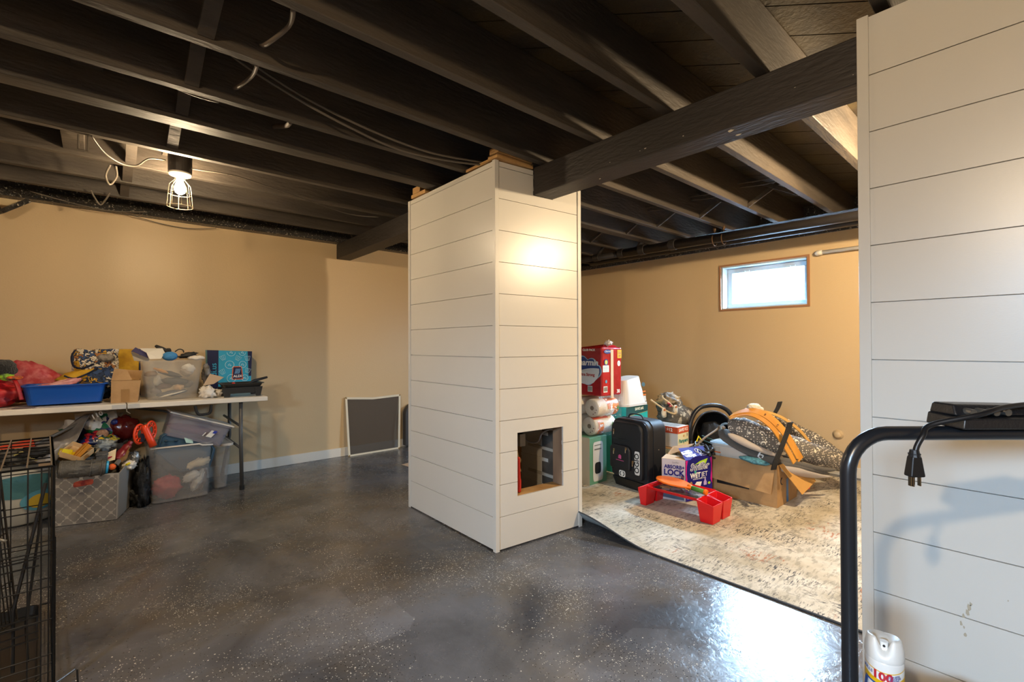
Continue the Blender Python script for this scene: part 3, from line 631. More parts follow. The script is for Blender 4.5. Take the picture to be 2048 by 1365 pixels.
MB().blob((-0.164, 4.5, 0.914), .085, .04, .026, seed=8, amp=.3, fold=.2, M=Matrix.Rotation(R(-16), 4, 'Y')).blob((-0.238, 4.48, 0.902), .055, .03, .02, seed=3, amp=.3, fold=.2).build('packet', paper_m, ppk, world=True, smooth=True)
for k, (a, b_, c_) in enumerate((((-0.074, 4.46, 0.897), (-0.009, 4.5, 0.894), '#d8741f'), ((-0.083, 4.52, 0.908), (-0.014, 4.47, 0.889), '#8b6a3e'), ((-0.071, 4.55, 0.912), (-0.026, 4.58, 0.901), '#70604a'))):
    tag(MB().tube([a, b_], .006, n=6).build('pencil', mat('pencil_%d' % k, c_, rough=.5)), ['orange pencil across the right end of the blue tray', 'brown pencil crossing under the orange one in the blue tray', 'dark pencil at the back of the blue tray'][k], 'pencil')
tag(MB().prism([(-.40, 4.345, .775), (-.30, 4.345, .774), (-.29, 4.40, .774), (-.39, 4.42, .775)], (0, 0, .002)).build('dark_mat', mat('mauve_mat', '#7d6a68', rough=.8)), 'thin mauve sheet under the left corner of the blue tray', 'sheet')
# patterned tote
def patch_material(name, cols, scale=18, rough=.8, seed=0, thin=None):
    m = bpy.data.materials.new(name); m.use_nodes = True; n = m.node_tree.nodes; L = m.node_tree.links; b = n['Principled BSDF']; b.inputs['Roughness'].default_value = rough
    tc = n.new('ShaderNodeTexCoord'); mp = n.new('ShaderNodeMapping'); mp.inputs['Location'].default_value = (seed, seed*1.3, seed*.7); L.new(tc.outputs['Object'], mp.inputs[0])
    nz_ = n.new('ShaderNodeTexNoise'); nz_.inputs['Scale'].default_value = scale*.8; L.new(mp.outputs[0], nz_.inputs['Vector'])
    ad = n.new('ShaderNodeMix'); ad.data_type = 'VECTOR'; ad.inputs[0].default_value = .12; L.new(mp.outputs[0], ad.inputs[4]); L.new(nz_.outputs[1], ad.inputs[5])
    v = n.new('ShaderNodeTexVoronoi'); v.inputs['Scale'].default_value = scale; L.new(ad.outputs[1], v.inputs['Vector'])
    s = n.new('ShaderNodeSeparateColor'); L.new(v.outputs['Color'], s.inputs[0])
    cr = n.new('ShaderNodeValToRGB'); cr.color_ramp.interpolation = 'CONSTANT'
    while len(cr.color_ramp.elements) < len(cols): cr.color_ramp.elements.new(.5)
    for i, c_ in enumerate(cols): cr.color_ramp.elements[i].position = i/len(cols); cr.color_ramp.elements[i].color = C(c_)
    L.new(s.outputs[0], cr.inputs[0]); out = cr.outputs[0]
    if thin:
        v2 = n.new('ShaderNodeTexVoronoi'); v2.feature = 'DISTANCE_TO_EDGE'; v2.inputs['Scale'].default_value = scale; L.new(ad.outputs[1], v2.inputs['Vector'])
        lt = n.new('ShaderNodeMath'); lt.operation = 'LESS_THAN'; lt.inputs[1].default_value = .06; L.new(v2.outputs['Distance'], lt.inputs[0])
        mx = n.new('ShaderNodeMix'); mx.data_type = 'RGBA'; L.new(lt.outputs[0], mx.inputs[0]); L.new(out, mx.inputs[6]); mx.inputs[7].default_value = C(thin); out = mx.outputs[2]
    L.new(out, b.inputs['Base Color']); return m
flor_m = patch_material('floral_print', ['#d8cbb2', '#2c3e5e', '#cfc0a4', '#3b5278', '#c99a2c', '#d9cdb8', '#a86f3a', '#e0d6c2'], 30, thin='#1d2333')
flor2_m = patch_material('dark_floral_print', ['#2c3a55', '#2f4468', '#d0c4ac', '#2b3c5c', '#d8a531', '#33496e'], 28, seed=4, thin='#151b28')
navy_m = mat('navy_cloth', '#1b2136', rough=.8); yel_m = mat('yellow_cloth', '#d8a821', rough=.75, color2='#b88a1c', nscale=12)
pb = thing('patterned_tote', 'slumped floral tote bag in navy, cream and gold behind the blue tray', 'bag', (-.02, 4.72, .77))
def sag(u, v, x0, x1, z0, z1, y, dy, sd):
    x = x0+(x1-x0)*u; z = z0+(z1-z0)*v; q = noise.noise(Vector((x*9+sd, z*9, sd)))
    return (x + .012*noise.noise(Vector((z*14, sd, x))), y + dy*math.sin(math.pi*u)*-1*(1-.5*v) + .03*q, z + .012*noise.noise(Vector((x*16, sd, 3))))
MB().grid(lambda u, v: sag(u, v, -.13+(.0 if v < .9 else .01), .13, .965, 1.150, 4.70, .04, 1), 18, 12).build('front_panel', flor_m, pb, world=True, smooth=True, solid=.006)
MB().blob((0.038, 4.66, 0.904), .125, .07, .11, seed=6, amp=.25, fold=.25).build('sagging_panel', flor2_m, pb, world=True, smooth=True, floor=.778)
MB().blob((-0.086, 4.67, 0.957), .125, .05, .045, seed=3, amp=.2, fold=.15, M=Matrix.Rotation(R(-12), 4, 'Y')).build('lining', yel_m, pb, world=True, smooth=True)
MB().tube(spline([(-0.113, 4.66, 1.144), (-0.131, 4.65, 1.094), (-0.118, 4.64, 1.029), (-0.07, 4.64, 1.013), (-0.01, 4.635, 1.044)]), .012, n=8, flat=.35).tube(spline([(-0.169, 4.63, 0.963), (-0.112, 4.62, 0.943), (-0.031, 4.62, 0.983), (0.012, 4.62, 1.018)]), .006, n=6).build('piping', navy_m, pb, world=True, smooth=True)
MB().blob((0.057, 4.66, 1.086), .05, .02, .03, seed=11, amp=.2).build('folded_flap', mat('grey_woven_patch', '#a0968a', rough=.9, bump=.9, bscale=160, color2='#6f6860', nscale=30), pb, world=True, smooth=True)
yb_ = thing('yellow_bag', 'flat yellow bag with navy edge standing behind the cardboard box', 'bag', (.19, 4.86, .77))
MB().box(.13, 4.845, .775, .262, 4.875, 1.150).build('bag_body', yel_m, yb_, world=True, bevel=.006)
MB().box(.262, 4.842, .775, .272, 4.878, 1.15).build('edge', navy_m, yb_, world=True)
# cardboard box
cb_m = mat('cardboard', '#b08a5c', rough=.75, color2='#a17c50', nscale=10, bump=.1, bscale=120)
cbi_m = mat('cardboard_inside', '#8f6d47', rough=.8)
cb = thing('cardboard_box', 'small brown cardboard box with an open flap between tote and clear bin', 'box', (.16, 4.50, .763))
MB().hexa([(.080, 4.42, .763), (.232, 4.42, .761), (.250, 4.58, .761), (.09, 4.58, .763), (.082, 4.42, .926), (.250, 4.42, .918), (.258, 4.58, .918), (.10, 4.58, .926)]).build('box_body', cb_m, cb, world=True, bevel=.003)
MB().hexa([(.083, 4.424, .927), (.20, 4.424, .925), (.20, 4.43, .925), (.083, 4.43, .927), (.10, 4.46, 1.012), (.17, 4.46, 1.0), (.17, 4.466, 1.0), (.10, 4.466, 1.012)]).build('flap', cb_m, cb, world=True)
MB().hexa([(.10, 4.575, .93), (.255, 4.575, .92), (.255, 4.58, .92), (.10, 4.58, .93), (.11, 4.60, 1.0), (.27, 4.60, .985), (.27, 4.605, .985), (.11, 4.605, 1.0)]).build('flap', cb_m, cb, world=True)
MB().box(.137, 4.4175, .77, .185, 4.4195, .86).build('tape', mat('brown_tape', '#967042', rough=.35), cb, world=True)
# clear bin
def clear_mat(name, c_='#d8d3c8', alpha=.30, rough=.2):
    m = bpy.data.materials.new(name); m.use_nodes = True; n = m.node_tree.nodes; L = m.node_tree.links; b = n['Principled BSDF']
    b.inputs['Base Color'].default_value = C(c_); b.inputs['Roughness'].default_value = rough; b.inputs['Alpha'].default_value = alpha; return m
clr_m = clear_mat('clear_plastic', '#d9d2c4', .16); frost_m = clear_mat('frosted_plastic', '#b3aea8', .24, .35); film_m = clear_mat('plastic_film', '#ffffff', .22, .1)
rim_m = clear_mat('frosted_rim', '#ddd5c8', .85, .35)
bin1 = thing('storage_bin', 'clear plastic bin overflowing with odds and ends on the table', 'bin', (.45, 4.58, .76))
tub(.258, .642, 4.43, 4.76, .762, 1.062, .035, .004, bin1, clr_m, 'bin_body', rim=.014, rimh=.012, r_=.04)
def scrap(name, lab, cat, m, pts, th=.003, **k):
    pts = [Vector(p) for p in pts]; n_ = (pts[1]-pts[0]).cross(pts[2]-pts[0]).normalized()*th
    return tag(MB().prism(pts, n_).build(name, m, **k), lab, cat)
wht_m = mat('white_card', '#ddd6c8', rough=.7); tan_m = mat('tan_card', '#c8a883', rough=.75)
bx = thing('open_carton', 'white carton with dark navy flaps sticking out of the clear bin', 'carton', (.36, 4.55, 1.05))
MB().prism([(0.196, 4.5, 1.134), (0.223, 4.52, 1.164), (0.288, 4.52, 1.122), (0.299, 4.5, 1.08)], (0, .003, 0)).build('navy_flap', mat('navy_print', '#2a2550', rough=.6), bx, world=True)
MB().prism([(0.246, 4.56, 1.156), (0.391, 4.58, 1.155), (0.404, 4.54, 1.12), (0.372, 4.46, 1.076), (0.302, 4.45, 1.074), (0.287, 4.5, 1.122)], (0, .003, 0)).build('white_flap', wht_m, bx, world=True)
MB().prism([(0.197, 4.53, 1.131), (0.307, 4.53, 1.076), (0.301, 4.53, 1.053), (0.215, 4.53, 1.063)], (0, .003, 0)).build('side', mat('dull_card', '#a99f90', rough=.8), bx, world=True)
blk_m = mat('black_rubber_shoe', '#26231f', rough=.6, bump=.5, bscale=60)
MBs = MB().blob((0.393, 4.6, 1.147), .055, .022, .018, seed=1, amp=.15, M=Matrix.Rotation(R(32), 4, 'Y')).blob((0.431, 4.6, 1.139), .02, .02, .016, seed=2)
tag(MBs.build('dark_shoe', blk_m, smooth=True), 'narrow dark shoe standing up out of the clear bin', 'shoe')
tag(MB().tube(spline([(0.475, 4.62, 1.127), (0.502, 4.62, 1.146), (0.528, 4.62, 1.138), (0.535, 4.62, 1.11)]), .005, n=6).build('glasses_arm', blk_m, smooth=True), 'thin dark loop above the blue ball in the bin', 'loop')
tag(MB().blob((0.433, 4.52, 1.093), .050, .045, .036, seed=3, amp=.06).build('blue_ball', mat('blue_yarn', '#3f86bd', rough=.7, bump=.8, bscale=60, stretch=(1, 1, 4)), smooth=True), 'blue ribbed yarn ball on top of the clear bin', 'ball')
scrap('tan_sheet', 'tan card sheet at the top right of the clear bin', 'card', tan_m, [(0.482, 4.62, 1.114), (0.56, 4.66, 1.142), (0.637, 4.62, 1.108), (0.602, 4.56, 1.093), (0.493, 4.54, 1.087)])
tag(MB().blob((0.547, 4.52, 1.099), .06, .03, .018, seed=5, amp=.35, fold=.3, M=Matrix.Rotation(R(-12), 4, 'Y')).build('black_glove', blk_m, smooth=True), 'crumpled black glove on the right of the clear bin top', 'glove')
wcl_m = mat('white_crumpled_cloth', '#ddd3c4', rough=.85, bump=.6, bscale=30)
tag(MB().blob((0.603, 4.49, 1.078), .055, .035, .018, seed=6, amp=.3, fold=.2).build('white_cloth', wcl_m, smooth=True), 'white crumpled cloth over the right rim of the clear bin', 'cloth')
random.seed(11)
cc = [('#d08a2c', 322, 742, .06, .012, 25), ('#3d3a38', 340, 748, .09, .02, 18), ('#8a6a4c', 300, 748, .05, .02, -10), ('#2e2b2a', 350, 765, .10, .03, 8), ('#5a3c34', 330, 770, .07, .025, -6),
      ('#9a8a76', 372, 742, .05, .03, 30), ('#3a3f48', 345, 785, .12, .02, -8), ('#b8946a', 358, 775, .04, .022, 0), ('#cfc7b8', 345, 788, .10, .006, -14), ('#dad2c4', 375, 735, .05, .035, 0), ('#6a5f58', 305, 785, .04, .02, 10), ('#544a42', 378, 765, .05, .03, -20), ('#a8a090', 312, 762, .03, .04, 10)]
lb = ['orange card', 'dark pad', 'tan wad', 'black pouch', 'maroon scrap', 'grey cloth', 'slate folder', 'tan block', 'white sheet edge', 'white ribbed wad', 'grey wad', 'brown wad', 'pale wad']
wh = ['upper left', 'upper middle', 'left', 'middle', 'middle left', 'upper right', 'bottom middle', 'centre right', 'bottom', 'top right', 'bottom left', 'right', 'left middle']
for i, (c_, px_, py_, a, b_, rot) in enumerate(cc):
    pass
cpts = [(0.376, 4.5, 0.983), (0.434, 4.52, 0.956), (0.316, 4.52, 0.961), (0.464, 4.5, 0.898), (0.397, 4.53, 0.865), (0.535, 4.5, 0.965), (0.448, 4.5, 0.809), (0.488, 4.485, 0.85), (0.446, 4.475, 0.803), (0.551, 4.5, 0.992), (0.344, 4.52, 0.826), (0.546, 4.54, 0.871), (0.351, 4.5, 0.907)]
for i, (c_, px_, py_, a, b_, rot) in enumerate(cc):
    a_ = a*.85
    o = MB().blob(cpts[i], a_, .03, b_, seed=i, amp=.3, fold=.15, M=Matrix.Rotation(R(rot), 4, 'Y'), nu=20, nv=12).build('bin_scrap', mat('scrap_%d' % i, c_, rough=.7), None, smooth=True, floor=.770)
    tag(o, '%s seen through the clear bin side, %s' % (lb[i], wh[i]), 'scrap', 'things inside the clear table bin')
# things right of the bin
scrap('card_flap', 'tan folded card leaning between clear bin and black paint tray', 'card', tan_m, [(0.648, 4.5, 0.852), (0.715, 4.62, 0.94), (0.823, 4.66, 0.904), (0.734, 4.56, 0.859)])
tag(MB().blob((0.673, 4.46, 0.797), .055, .045, .05, seed=2, amp=.3, fold=.35, M=Matrix.Rotation(R(-20), 4, 'Y')).blob((0.735, 4.5, 0.785), .045, .035, .035, seed=7, amp=.3, fold=.3).build('white_rag', wcl_m, smooth=True, floor=.757), 'cream crumpled rag on the table right of the clear bin', 'rag')
tag(MB().blob((0.695, 4.68, 0.93), .03, .03, .085, seed=8, amp=.3, fold=.3).build('plastic_bag', mat('grey_plastic_wad', '#8f867a', rough=.4, color2='#4f4a44', nscale=20), smooth=True), 'crumpled grey plastic between the clear bin and the turquoise bag', 'bag')
ab = thing('shopping_bag', 'turquoise and navy shopping bag standing against the wall at the right of the table', 'bag', (.89, 4.85, .75))
MB().hexa([(.722, 4.76, .755), (1.052, 4.76, .75), (1.052, 4.86, .75), (.722, 4.86, .755), (.722, 4.80, 1.137), (1.068, 4.80, 1.122), (1.068, 4.90, 1.122), (.722, 4.90, 1.137)]).build('bag_body', mat('turquoise_print', '#2f9fc0', rough=.35, bump=.1, bscale=20), ab, world=True, bevel=.004)
def bf(x, z, d=.002):   # point on the bag's front
    t_ = (z-.752)/.38; return (x, 4.76+.04*t_-d, z)
nv_m = mat('navy_print_gloss', '#191f45', rough=.35); lt_m = mat('pale_print', '#b9dde2', rough=.4)
MB().prism([bf(.721, .757), bf(.797, .757), bf(.806, 1.134), bf(.721, 1.137)], (0, .0015, 0)).build('navy_band', nv_m, ab, world=True)
MB().prism([bf(1.035, .90), bf(1.056, .90), bf(1.069, 1.122), bf(1.033, 1.124)], (0, .0015, 0)).build('navy_band', nv_m, ab, world=True)
im = MB()
def ringp(cx, cz, rr, w_=.0045):
    im.tube([bf(cx+rr*math.cos(a), cz+rr*math.sin(a)) for a in [2*math.pi*k/24 for k in range(24)]], w_/2, n=5, closed=True)
for (cx, cz, rr) in ((.902, 1.115, .032), (.99, 1.112, .026), (.888, 1.005, .034), (.990, 1.005, .028), (.90, .885, .034), (1.005, .885, .026)):
    if cz > 1.1:
        im.tube([bf(cx+rr*math.cos(a), min(1.128, cz+rr*math.sin(a))) for a in [math.pi+math.pi*k/14 for k in range(15)]], .0022, n=5)
    else: ringp(cx, cz, rr)
    im.tube([bf(cx-.013, cz-.008), bf(cx, cz+.010), bf(cx+.013, cz-.008)], .002, n=5); im.tube([bf(cx-.010, cz+.004), bf(cx+.010, cz-.012)], .002, n=5)
for (cx, cz, a) in ((.838, 1.068, .4), (.955, 1.062, -.5), (.832, .945, .5), (1.03, 1.06, 0), (1.03, .95, -.3)):
    q = [(-.022, .018), (.022, .018), (.013, -.020), (-.013, -.020)]
    q = [(cx+x_*math.cos(a)-z_*math.sin(a), cz+x_*math.sin(a)+z_*math.cos(a)) for x_, z_ in q]
    im.tube([bf(*p) for p in q], .002, n=5, closed=True)
    for k in (.33, .66):
        im.tube([bf(q[0][0]*(1-k)+q[1][0]*k, q[0][1]*(1-k)+q[1][1]*k), bf(q[3][0]*(1-k)+q[2][0]*k, q[3][1]*(1-k)+q[2][1]*k)], .0014, n=4)
im.build('fruit_and_basket_print', lt_m, ab, world=True)
MB().prism([bf(.902, .872, .003), bf(.992, .872, .003), bf(.983, .990, .003), bf(.911, .990, .003)], (0, .0012, 0)).build('logo_border', mat('orange_print', '#e2641a', rough=.4), ab, world=True)
MB().prism([bf(.909, .880, .0045), bf(.985, .880, .0045), bf(.977, .983, .0045), bf(.917, .983, .0045)], (0, .0012, 0)).build('logo_field', nv_m, ab, world=True); lf_ = LAST[0]
lg = MB()
for k in range(4):
    x = .925 + k*.010
    lg.prism([bf(x, .925, .0055), bf(x+.005, .925, .0055), bf(x+.017, .968, .0055), bf(x+.012, .968, .0055)], (0, .0008, 0))
lg.build('logo_stripes', mat('sky_print', '#7db4dd', rough=.4), lf_, world=True)
text('logo_lettering', 'ALDI', .030, mat('white_print', '#f0ece4', rough=.4), lf_, bf(.947, .902, .005), (1, 0, 0), (0, .1, 1), offset=.0008, world=True)
text('side_lettering', 'aldi.us', .062, mat('cyan_print', '#38b6d8', rough=.4), ab, bf(.768, .87, .003), (0, .1, 1), (-1, 0, 0), world=True, align='LEFT')
pt = thing('paint_tray', 'black plastic roller tray with legs on the right end of the table', 'tray', (.92, 4.48, .755))
tub(.775, 1.068, 4.40, 4.62, .818, .862, .022, .004, pt, mat('black_tray_plastic', '#232220', rough=.4), 'tray_body', rim=.01, rimh=.006, r_=.02)
for (x, w_) in ((.80, .045), (1.03, .04)):
    for y in (4.41, 4.59): MB().hexa([(x-w_*.4, y-.008, .752), (x+w_*.4, y-.008, .752), (x+w_*.4, y+.008, .752), (x-w_*.4, y+.008, .752), (x-w_*.8, y-.008, .83), (x+w_*.8, y-.008, .83), (x+w_*.8, y+.008, .83), (x-w_*.8, y+.008, .83)]).build('leg', mat('black_tray_plastic'), pt, world=True)
MB().box(.785, 4.405, .78, 1.05, 4.415, .83).build('apron', mat('black_tray_plastic'), pt, world=True)
br = thing('paint_brush', 'black handled brush lying across the roller tray', 'brush', (.98, 4.5, .86))
MB().tube([(0.948, 4.46, 0.845), (1.018, 4.5, 0.873), (1.132, 4.55, 0.895)], [.008, .013, .010], n=8).build('handle', blk_m, br, world=True, smooth=True)
MB().tube([(0.867, 4.46, 0.849), (0.948, 4.46, 0.849)], [.014, .010], n=8, flat=.4).build('bristles', mat('brown_bristle', '#6a5848', rough=.9), br, world=True)
tag(MB().blob((0.858, 4.47, 0.862), .012, .010, .008, seed=1).build('red_bottle_top', mat('red_plastic_cap', '#d03a22', rough=.4), smooth=True), 'tiny red cap in the roller tray below the turquoise bag', 'cap')

# ------------------------------------------------------------------ under the table
basket_m = mat('grey_canvas', '#8d877f', rough=.9, bump=.3, bscale=200)
bk = thing('fabric_basket', 'grey fabric basket with pale quatrefoil pattern, full of toys, on the floor under the table', 'basket', (0, 4.4, 0))
bA, bB, bCc, bD = (-.215, 4.262), (.119, 4.158), (.235, 4.58), (-.10, 4.69)
def quad_tub(c, h, name, m, parent, flare=.02, t=.006, hs=None):
    hs = hs or [h]*4
    cx = sum(p[0] for p in c)/4; cy = sum(p[1] for p in c)/4
    def ex(p, k): return (cx+(p[0]-cx)*k, cy+(p[1]-cy)*k)
    g = MB(); N = 4
    b0 = [(*ex(p, .97), .004) for p in c]; t0 = [(*ex(p, 1.04), hs[i]) for i, p in enumerate(c)]
    t1 = [(*ex(p, 1.0), hs[i]) for i, p in enumerate(c)]; b1 = [(*ex(p, .93), .012) for p in c]
    V = b0+t0+t1+b1; F = []
    for r_ in range(3):
        for j in range(4): F.append((r_*4+j, r_*4+(j+1) % 4, (r_+1)*4+(j+1) % 4, (r_+1)*4+j))
    F.append((3, 2, 1, 0)); F.append((12, 13, 14, 15)); g.add(V, F)
    return g.build(name, m, parent, world=True, bevel=.004), b0, t0
_, kb, kt = quad_tub([bA, bB, bCc, bD], .33, 'basket_body', basket_m, bk, hs=[.325, .318, .37, .37])
def bfp(u, v, d=.002):
    a = Vector(kb[0]).lerp(Vector(kb[1]), u); b_ = Vector(kt[0]).lerp(Vector(kt[1]), u); p = a.lerp(b_, v)
    n_ = (Vector(kb[1])-Vector(kb[0])).cross(Vector(kt[0])-Vector(kb[0])).normalized()
    return p + n_*d
MB().prism([bfp(u, v, .0008) for u, v in ((.01, .0), (.985, .0), (.985, .985), (.01, .985))], bfp(.5, .5, .001)-bfp(.5, .5, 0)).build('printed_panel', mat('pale_print_line', '#b5ac9e', rough=.85), bk, world=True)
q = MB(); W_, H_ = .335, .32
for i in range(-1, 7):
    for j in range(-1, 10):
        cx = (i+(.5 if j % 2 else 0))*.0745; cz = j*.042+.008; pts = []
        for k in range(36):
            a = math.pi/2*(k//9); b_ = a + R(-88+22*(k % 9))
            x, z = cx+(.0140*math.cos(a)+.0155*math.cos(b_)), cz+(.0140*math.sin(a)+.0155*math.sin(b_))*1.14
            pts.append((min(.975, max(.018, x/W_)), min(.975, max(.01, z/H_))))
        us = [p[0] for p in pts]; vs2 = [p[1] for p in pts]
        if max(us)-min(us) < .02 or max(vs2)-min(vs2) < .02: continue
        c_q = bfp(min(.975, max(.018, cx/W_)), min(.975, max(.01, cz/H_)), .0026); P_ = [bfp(u, v, .0026) for u, v in pts]
        q.add([c_q]+P_, [(0, n_+1, (n_+1) % 36+1) for n_ in range(36)])
q.build('quatrefoil_print', mat('grey_print_fill', '#77716b', rough=.9, color2='#8b847c', nscale=9), bk, world=True)
MB().prism([bfp(u, v, .0035) for u, v in ((.33, .80), (.345, .765), (.60, .80), (.62, .83), (.62, .90), (.58, .915), (.38, .885), (.34, .86))], bfp(.5, .5, .001)-bfp(.5, .5, 0)).build('handle_hole', mat('dark_red_inside', '#7d1f1c', rough=.7, color2='#b44a30', nscale=25), bk, world=True)
# contents
wood_l = mat('pale_beech', '#cfae80', rough=.6, color2='#c09a68', nscale=6)
tr = thing('wooden_tray', 'shallow pale wooden tray with yellow blocks on top of the patterned basket', 'tray', (-.1, 4.36, .42))
P = [(-0.179, 4.3, 0.45), (-0.072, 4.26, 0.4), (-0.007, 4.38, 0.437), (-0.115, 4.42, 0.491)]
tm = MB(); cxp = sum((Vector(p) for p in P), Vector())/4
def lerp3(a, b_, t): return Vector(a).lerp(Vector(b_), t)
for i in range(4):
    a, b_ = Vector(P[i]), Vector(P[(i+1) % 4]); up = Vector((0, 0, .03))
    ai, bi = a.lerp(cxp, .06), b_.lerp(cxp, .06)
    tm.hexa([a, b_, bi, ai, a+up, b_+up, bi+up, ai+up])
tm.hexa([Vector(p)-Vector((0, 0, .004)) for p in P] + [Vector(p)+Vector((0, 0, .002)) for p in P])
tm.build('tray_body', wood_l, tr, world=True)
yb_m = mat('yellow_block', '#e8cf12', rough=.45)
for i, (p, s_, nm) in enumerate((((-0.15, 4.34, 0.465), .035, 'larger bright yellow block in the wooden tray'), ((-0.12, 4.34, 0.447), .024, 'smaller yellow block in the wooden tray, right of the larger one'))):
    x, y, z = p; M = Matrix.Translation(p) @ Matrix.Rotation(R(20+25*i), 4, 'Z') @ Matrix.Rotation(R(18), 4, 'Y')
    tag(MB().box(-s_*.8, -s_*.7, -s_*.6, s_*.8, s_*.7, s_*.6, M).build('toy_block', yb_m, bevel=.003), nm, 'block', None)
M = Matrix.Translation((-0.068, 4.33, 0.461)) @ Matrix.Rotation(R(10), 4, 'Z') @ Matrix.Rotation(R(-50), 4, 'Y')
tag(MB().box(-.055, -.03, -.012, .055, .03, .012, M).box(-.055, -.032, .014, .05, .02, .022, M).build('orange_plank', mat('orange_wood', '#c8811f', rough=.55), bevel=.002), 'orange stained wooden slat leaning across the wooden tray', 'slat')
tw_m = mat('grey_toy_plastic', '#5f5c56', rough=.55, bump=.5, bscale=35, bdist=.02, color2='#4b4842', nscale=18)
tw = thing('toy_tower', 'grey castle-like toy tube lying along the front rim of the patterned basket', 'toy', (-.06, 4.22, .37))
a, b_ = Vector((-0.177, 4.19, 0.383)), Vector((0.051, 4.19, 0.359)); ax_ = (b_-a).normalized()
MB().tube([a, a+ax_*.006, b_], [.052, .055, .050], n=20).build('tube_wall', tw_m, tw, world=True, bevel=.002)
g = MB()
for k in (.04, .33, .66, .90): g.tube([a.lerp(b_, k), a.lerp(b_, k+.03)], .0575, n=20)
for k in range(5):
    an = -.4+k*.45; up = Vector((0, 0, 1)); sd = ax_.cross(up).normalized()
    p = a.lerp(b_, .2+.12*k)+ (sd*math.cos(an)+up*math.sin(an))*.053; g.bar(p, p+ax_*.05, .014, .008)
g.build('raised_bands', tw_m, tw, world=True, bevel=.001)
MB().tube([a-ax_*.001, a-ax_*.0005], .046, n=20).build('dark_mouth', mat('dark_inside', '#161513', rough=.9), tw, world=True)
MB().tube([b_+ax_*.002, b_+ax_*.015], .042, n=16).build('blue_ring', mat('sky_blue_plastic', '#2fa0cf', rough=.4), tw, world=True, bevel=.002)
MB().blob(b_+ax_*.035, .021, .021, .021, amp=0).build('orange_tip', mat('orange_plastic', '#e8611c', rough=.4), tw, world=True, smooth=True)
tb2 = MB().box(-.03, -.02, -.03, .03, .02, .045, Matrix.Translation((0.034, 4.28, 0.406))).box(-.034, -.024, .02, .034, .024, .03, Matrix.Translation((0.034, 4.28, 0.406)))
tag(tb2.build('toy_turret', tw_m, bevel=.003), 'square grey toy turret behind the lying grey tube', 'toy')
tag(MB().prism([(0.052, 4.3, 0.431), (0.111, 4.34, 0.45), (0.103, 4.3, 0.381), (0.052, 4.28, 0.376)], (0, .004, 0)).build('playing_card_box', mat('cream_card', '#e0c391', rough=.6)), 'cream card with a red oval in the patterned basket', 'card')
o = MB().prism([Vector((0.071, 4.29, 0.402))+Vector((.017*math.cos(a), -.003, .006*math.sin(a)+.006*math.cos(a))) for a in [2*math.pi*k/14 for k in range(14)]], (0, .001, 0)).build('red_oval', mat('red_print', '#b5232c', rough=.5), bpy.data.objects['playing_card_box'])
mar_m = mat('maroon_leather', '#7c2026', rough=.35)
tag(MB().tube(spline([(0.194, 4.42, 0.476), (0.171, 4.4, 0.446), (0.142, 4.37, 0.412), (0.114, 4.34, 0.372)]), [.018]*5+[.030]*6+[.036]*5+[.028]*3, n=14, flat=.75).build('maroon_shoe', mar_m, smooth=True), 'shiny maroon shoe lying at the right of the patterned basket', 'shoe')
tag(MB().tube(spline([(0.179, 4.38, 0.444), (0.164, 4.36, 0.414), (0.15, 4.34, 0.384), (0.13, 4.31, 0.358)]), [.012]*5+[.022]*6+[.026]*5+[.014]*3, n=10, flat=.6).build('tan_boot', mat('tan_suede', '#8d6632', rough=.85, color2='#6b4a24', nscale=20), smooth=True), 'scuffed tan suede shoe under the maroon shoe', 'shoe')
tag(MB().tube([(0.105, 4.27, 0.349), (0.124, 4.3, 0.371)], .014, n=12).build('tin', mat('tin_metal', '#8d8a86', rough=.3, metal=.6)), 'short silver cylinder beside the orange tip of the grey toy', 'tin')
tag(MB().blob((0.175, 4.36, 0.32), .05, .05, .035, seed=4, amp=.3, fold=.25).build('cream_cloth', wcl_m, smooth=True), 'cream cloth tucked in the right corner of the patterned basket', 'cloth')
tag(MB().tube([(0.164, 4.28, 0.34), (0.181, 4.3, 0.344)], .008, n=8).build('yellow_peg', yb_m), 'small yellow peg near the basket rim', 'peg')
tag(MB().blob((0.056, 4.42, 0.466), .055, .04, .04, seed=7, amp=.35, fold=.4).build('cellophane_wad', mat('cellophane', '#a9b3b8', rough=.15, color2='#7b8790', nscale=20), smooth=True), 'shiny crumpled cellophane wad above the patterned basket', 'wad')
tag(MB().bar((0.003, 4.36, 0.432), (0.043, 4.42, 0.49), .012, .008).build('beige_stick', mat('beige_stick_wood', '#9b8d77', rough=.7)), 'thin beige stick leaning behind the orange slat', 'stick')
tag(MB().blob((-.02, 4.44, .22), .15, .15, .15, seed=3, amp=.3, fold=.2).build('toy_heap', mat('dark_toy_heap', '#3a3833', rough=.8, color2='#57503f', nscale=20), smooth=True), 'dark jumble filling the patterned basket below the tray', 'heap')
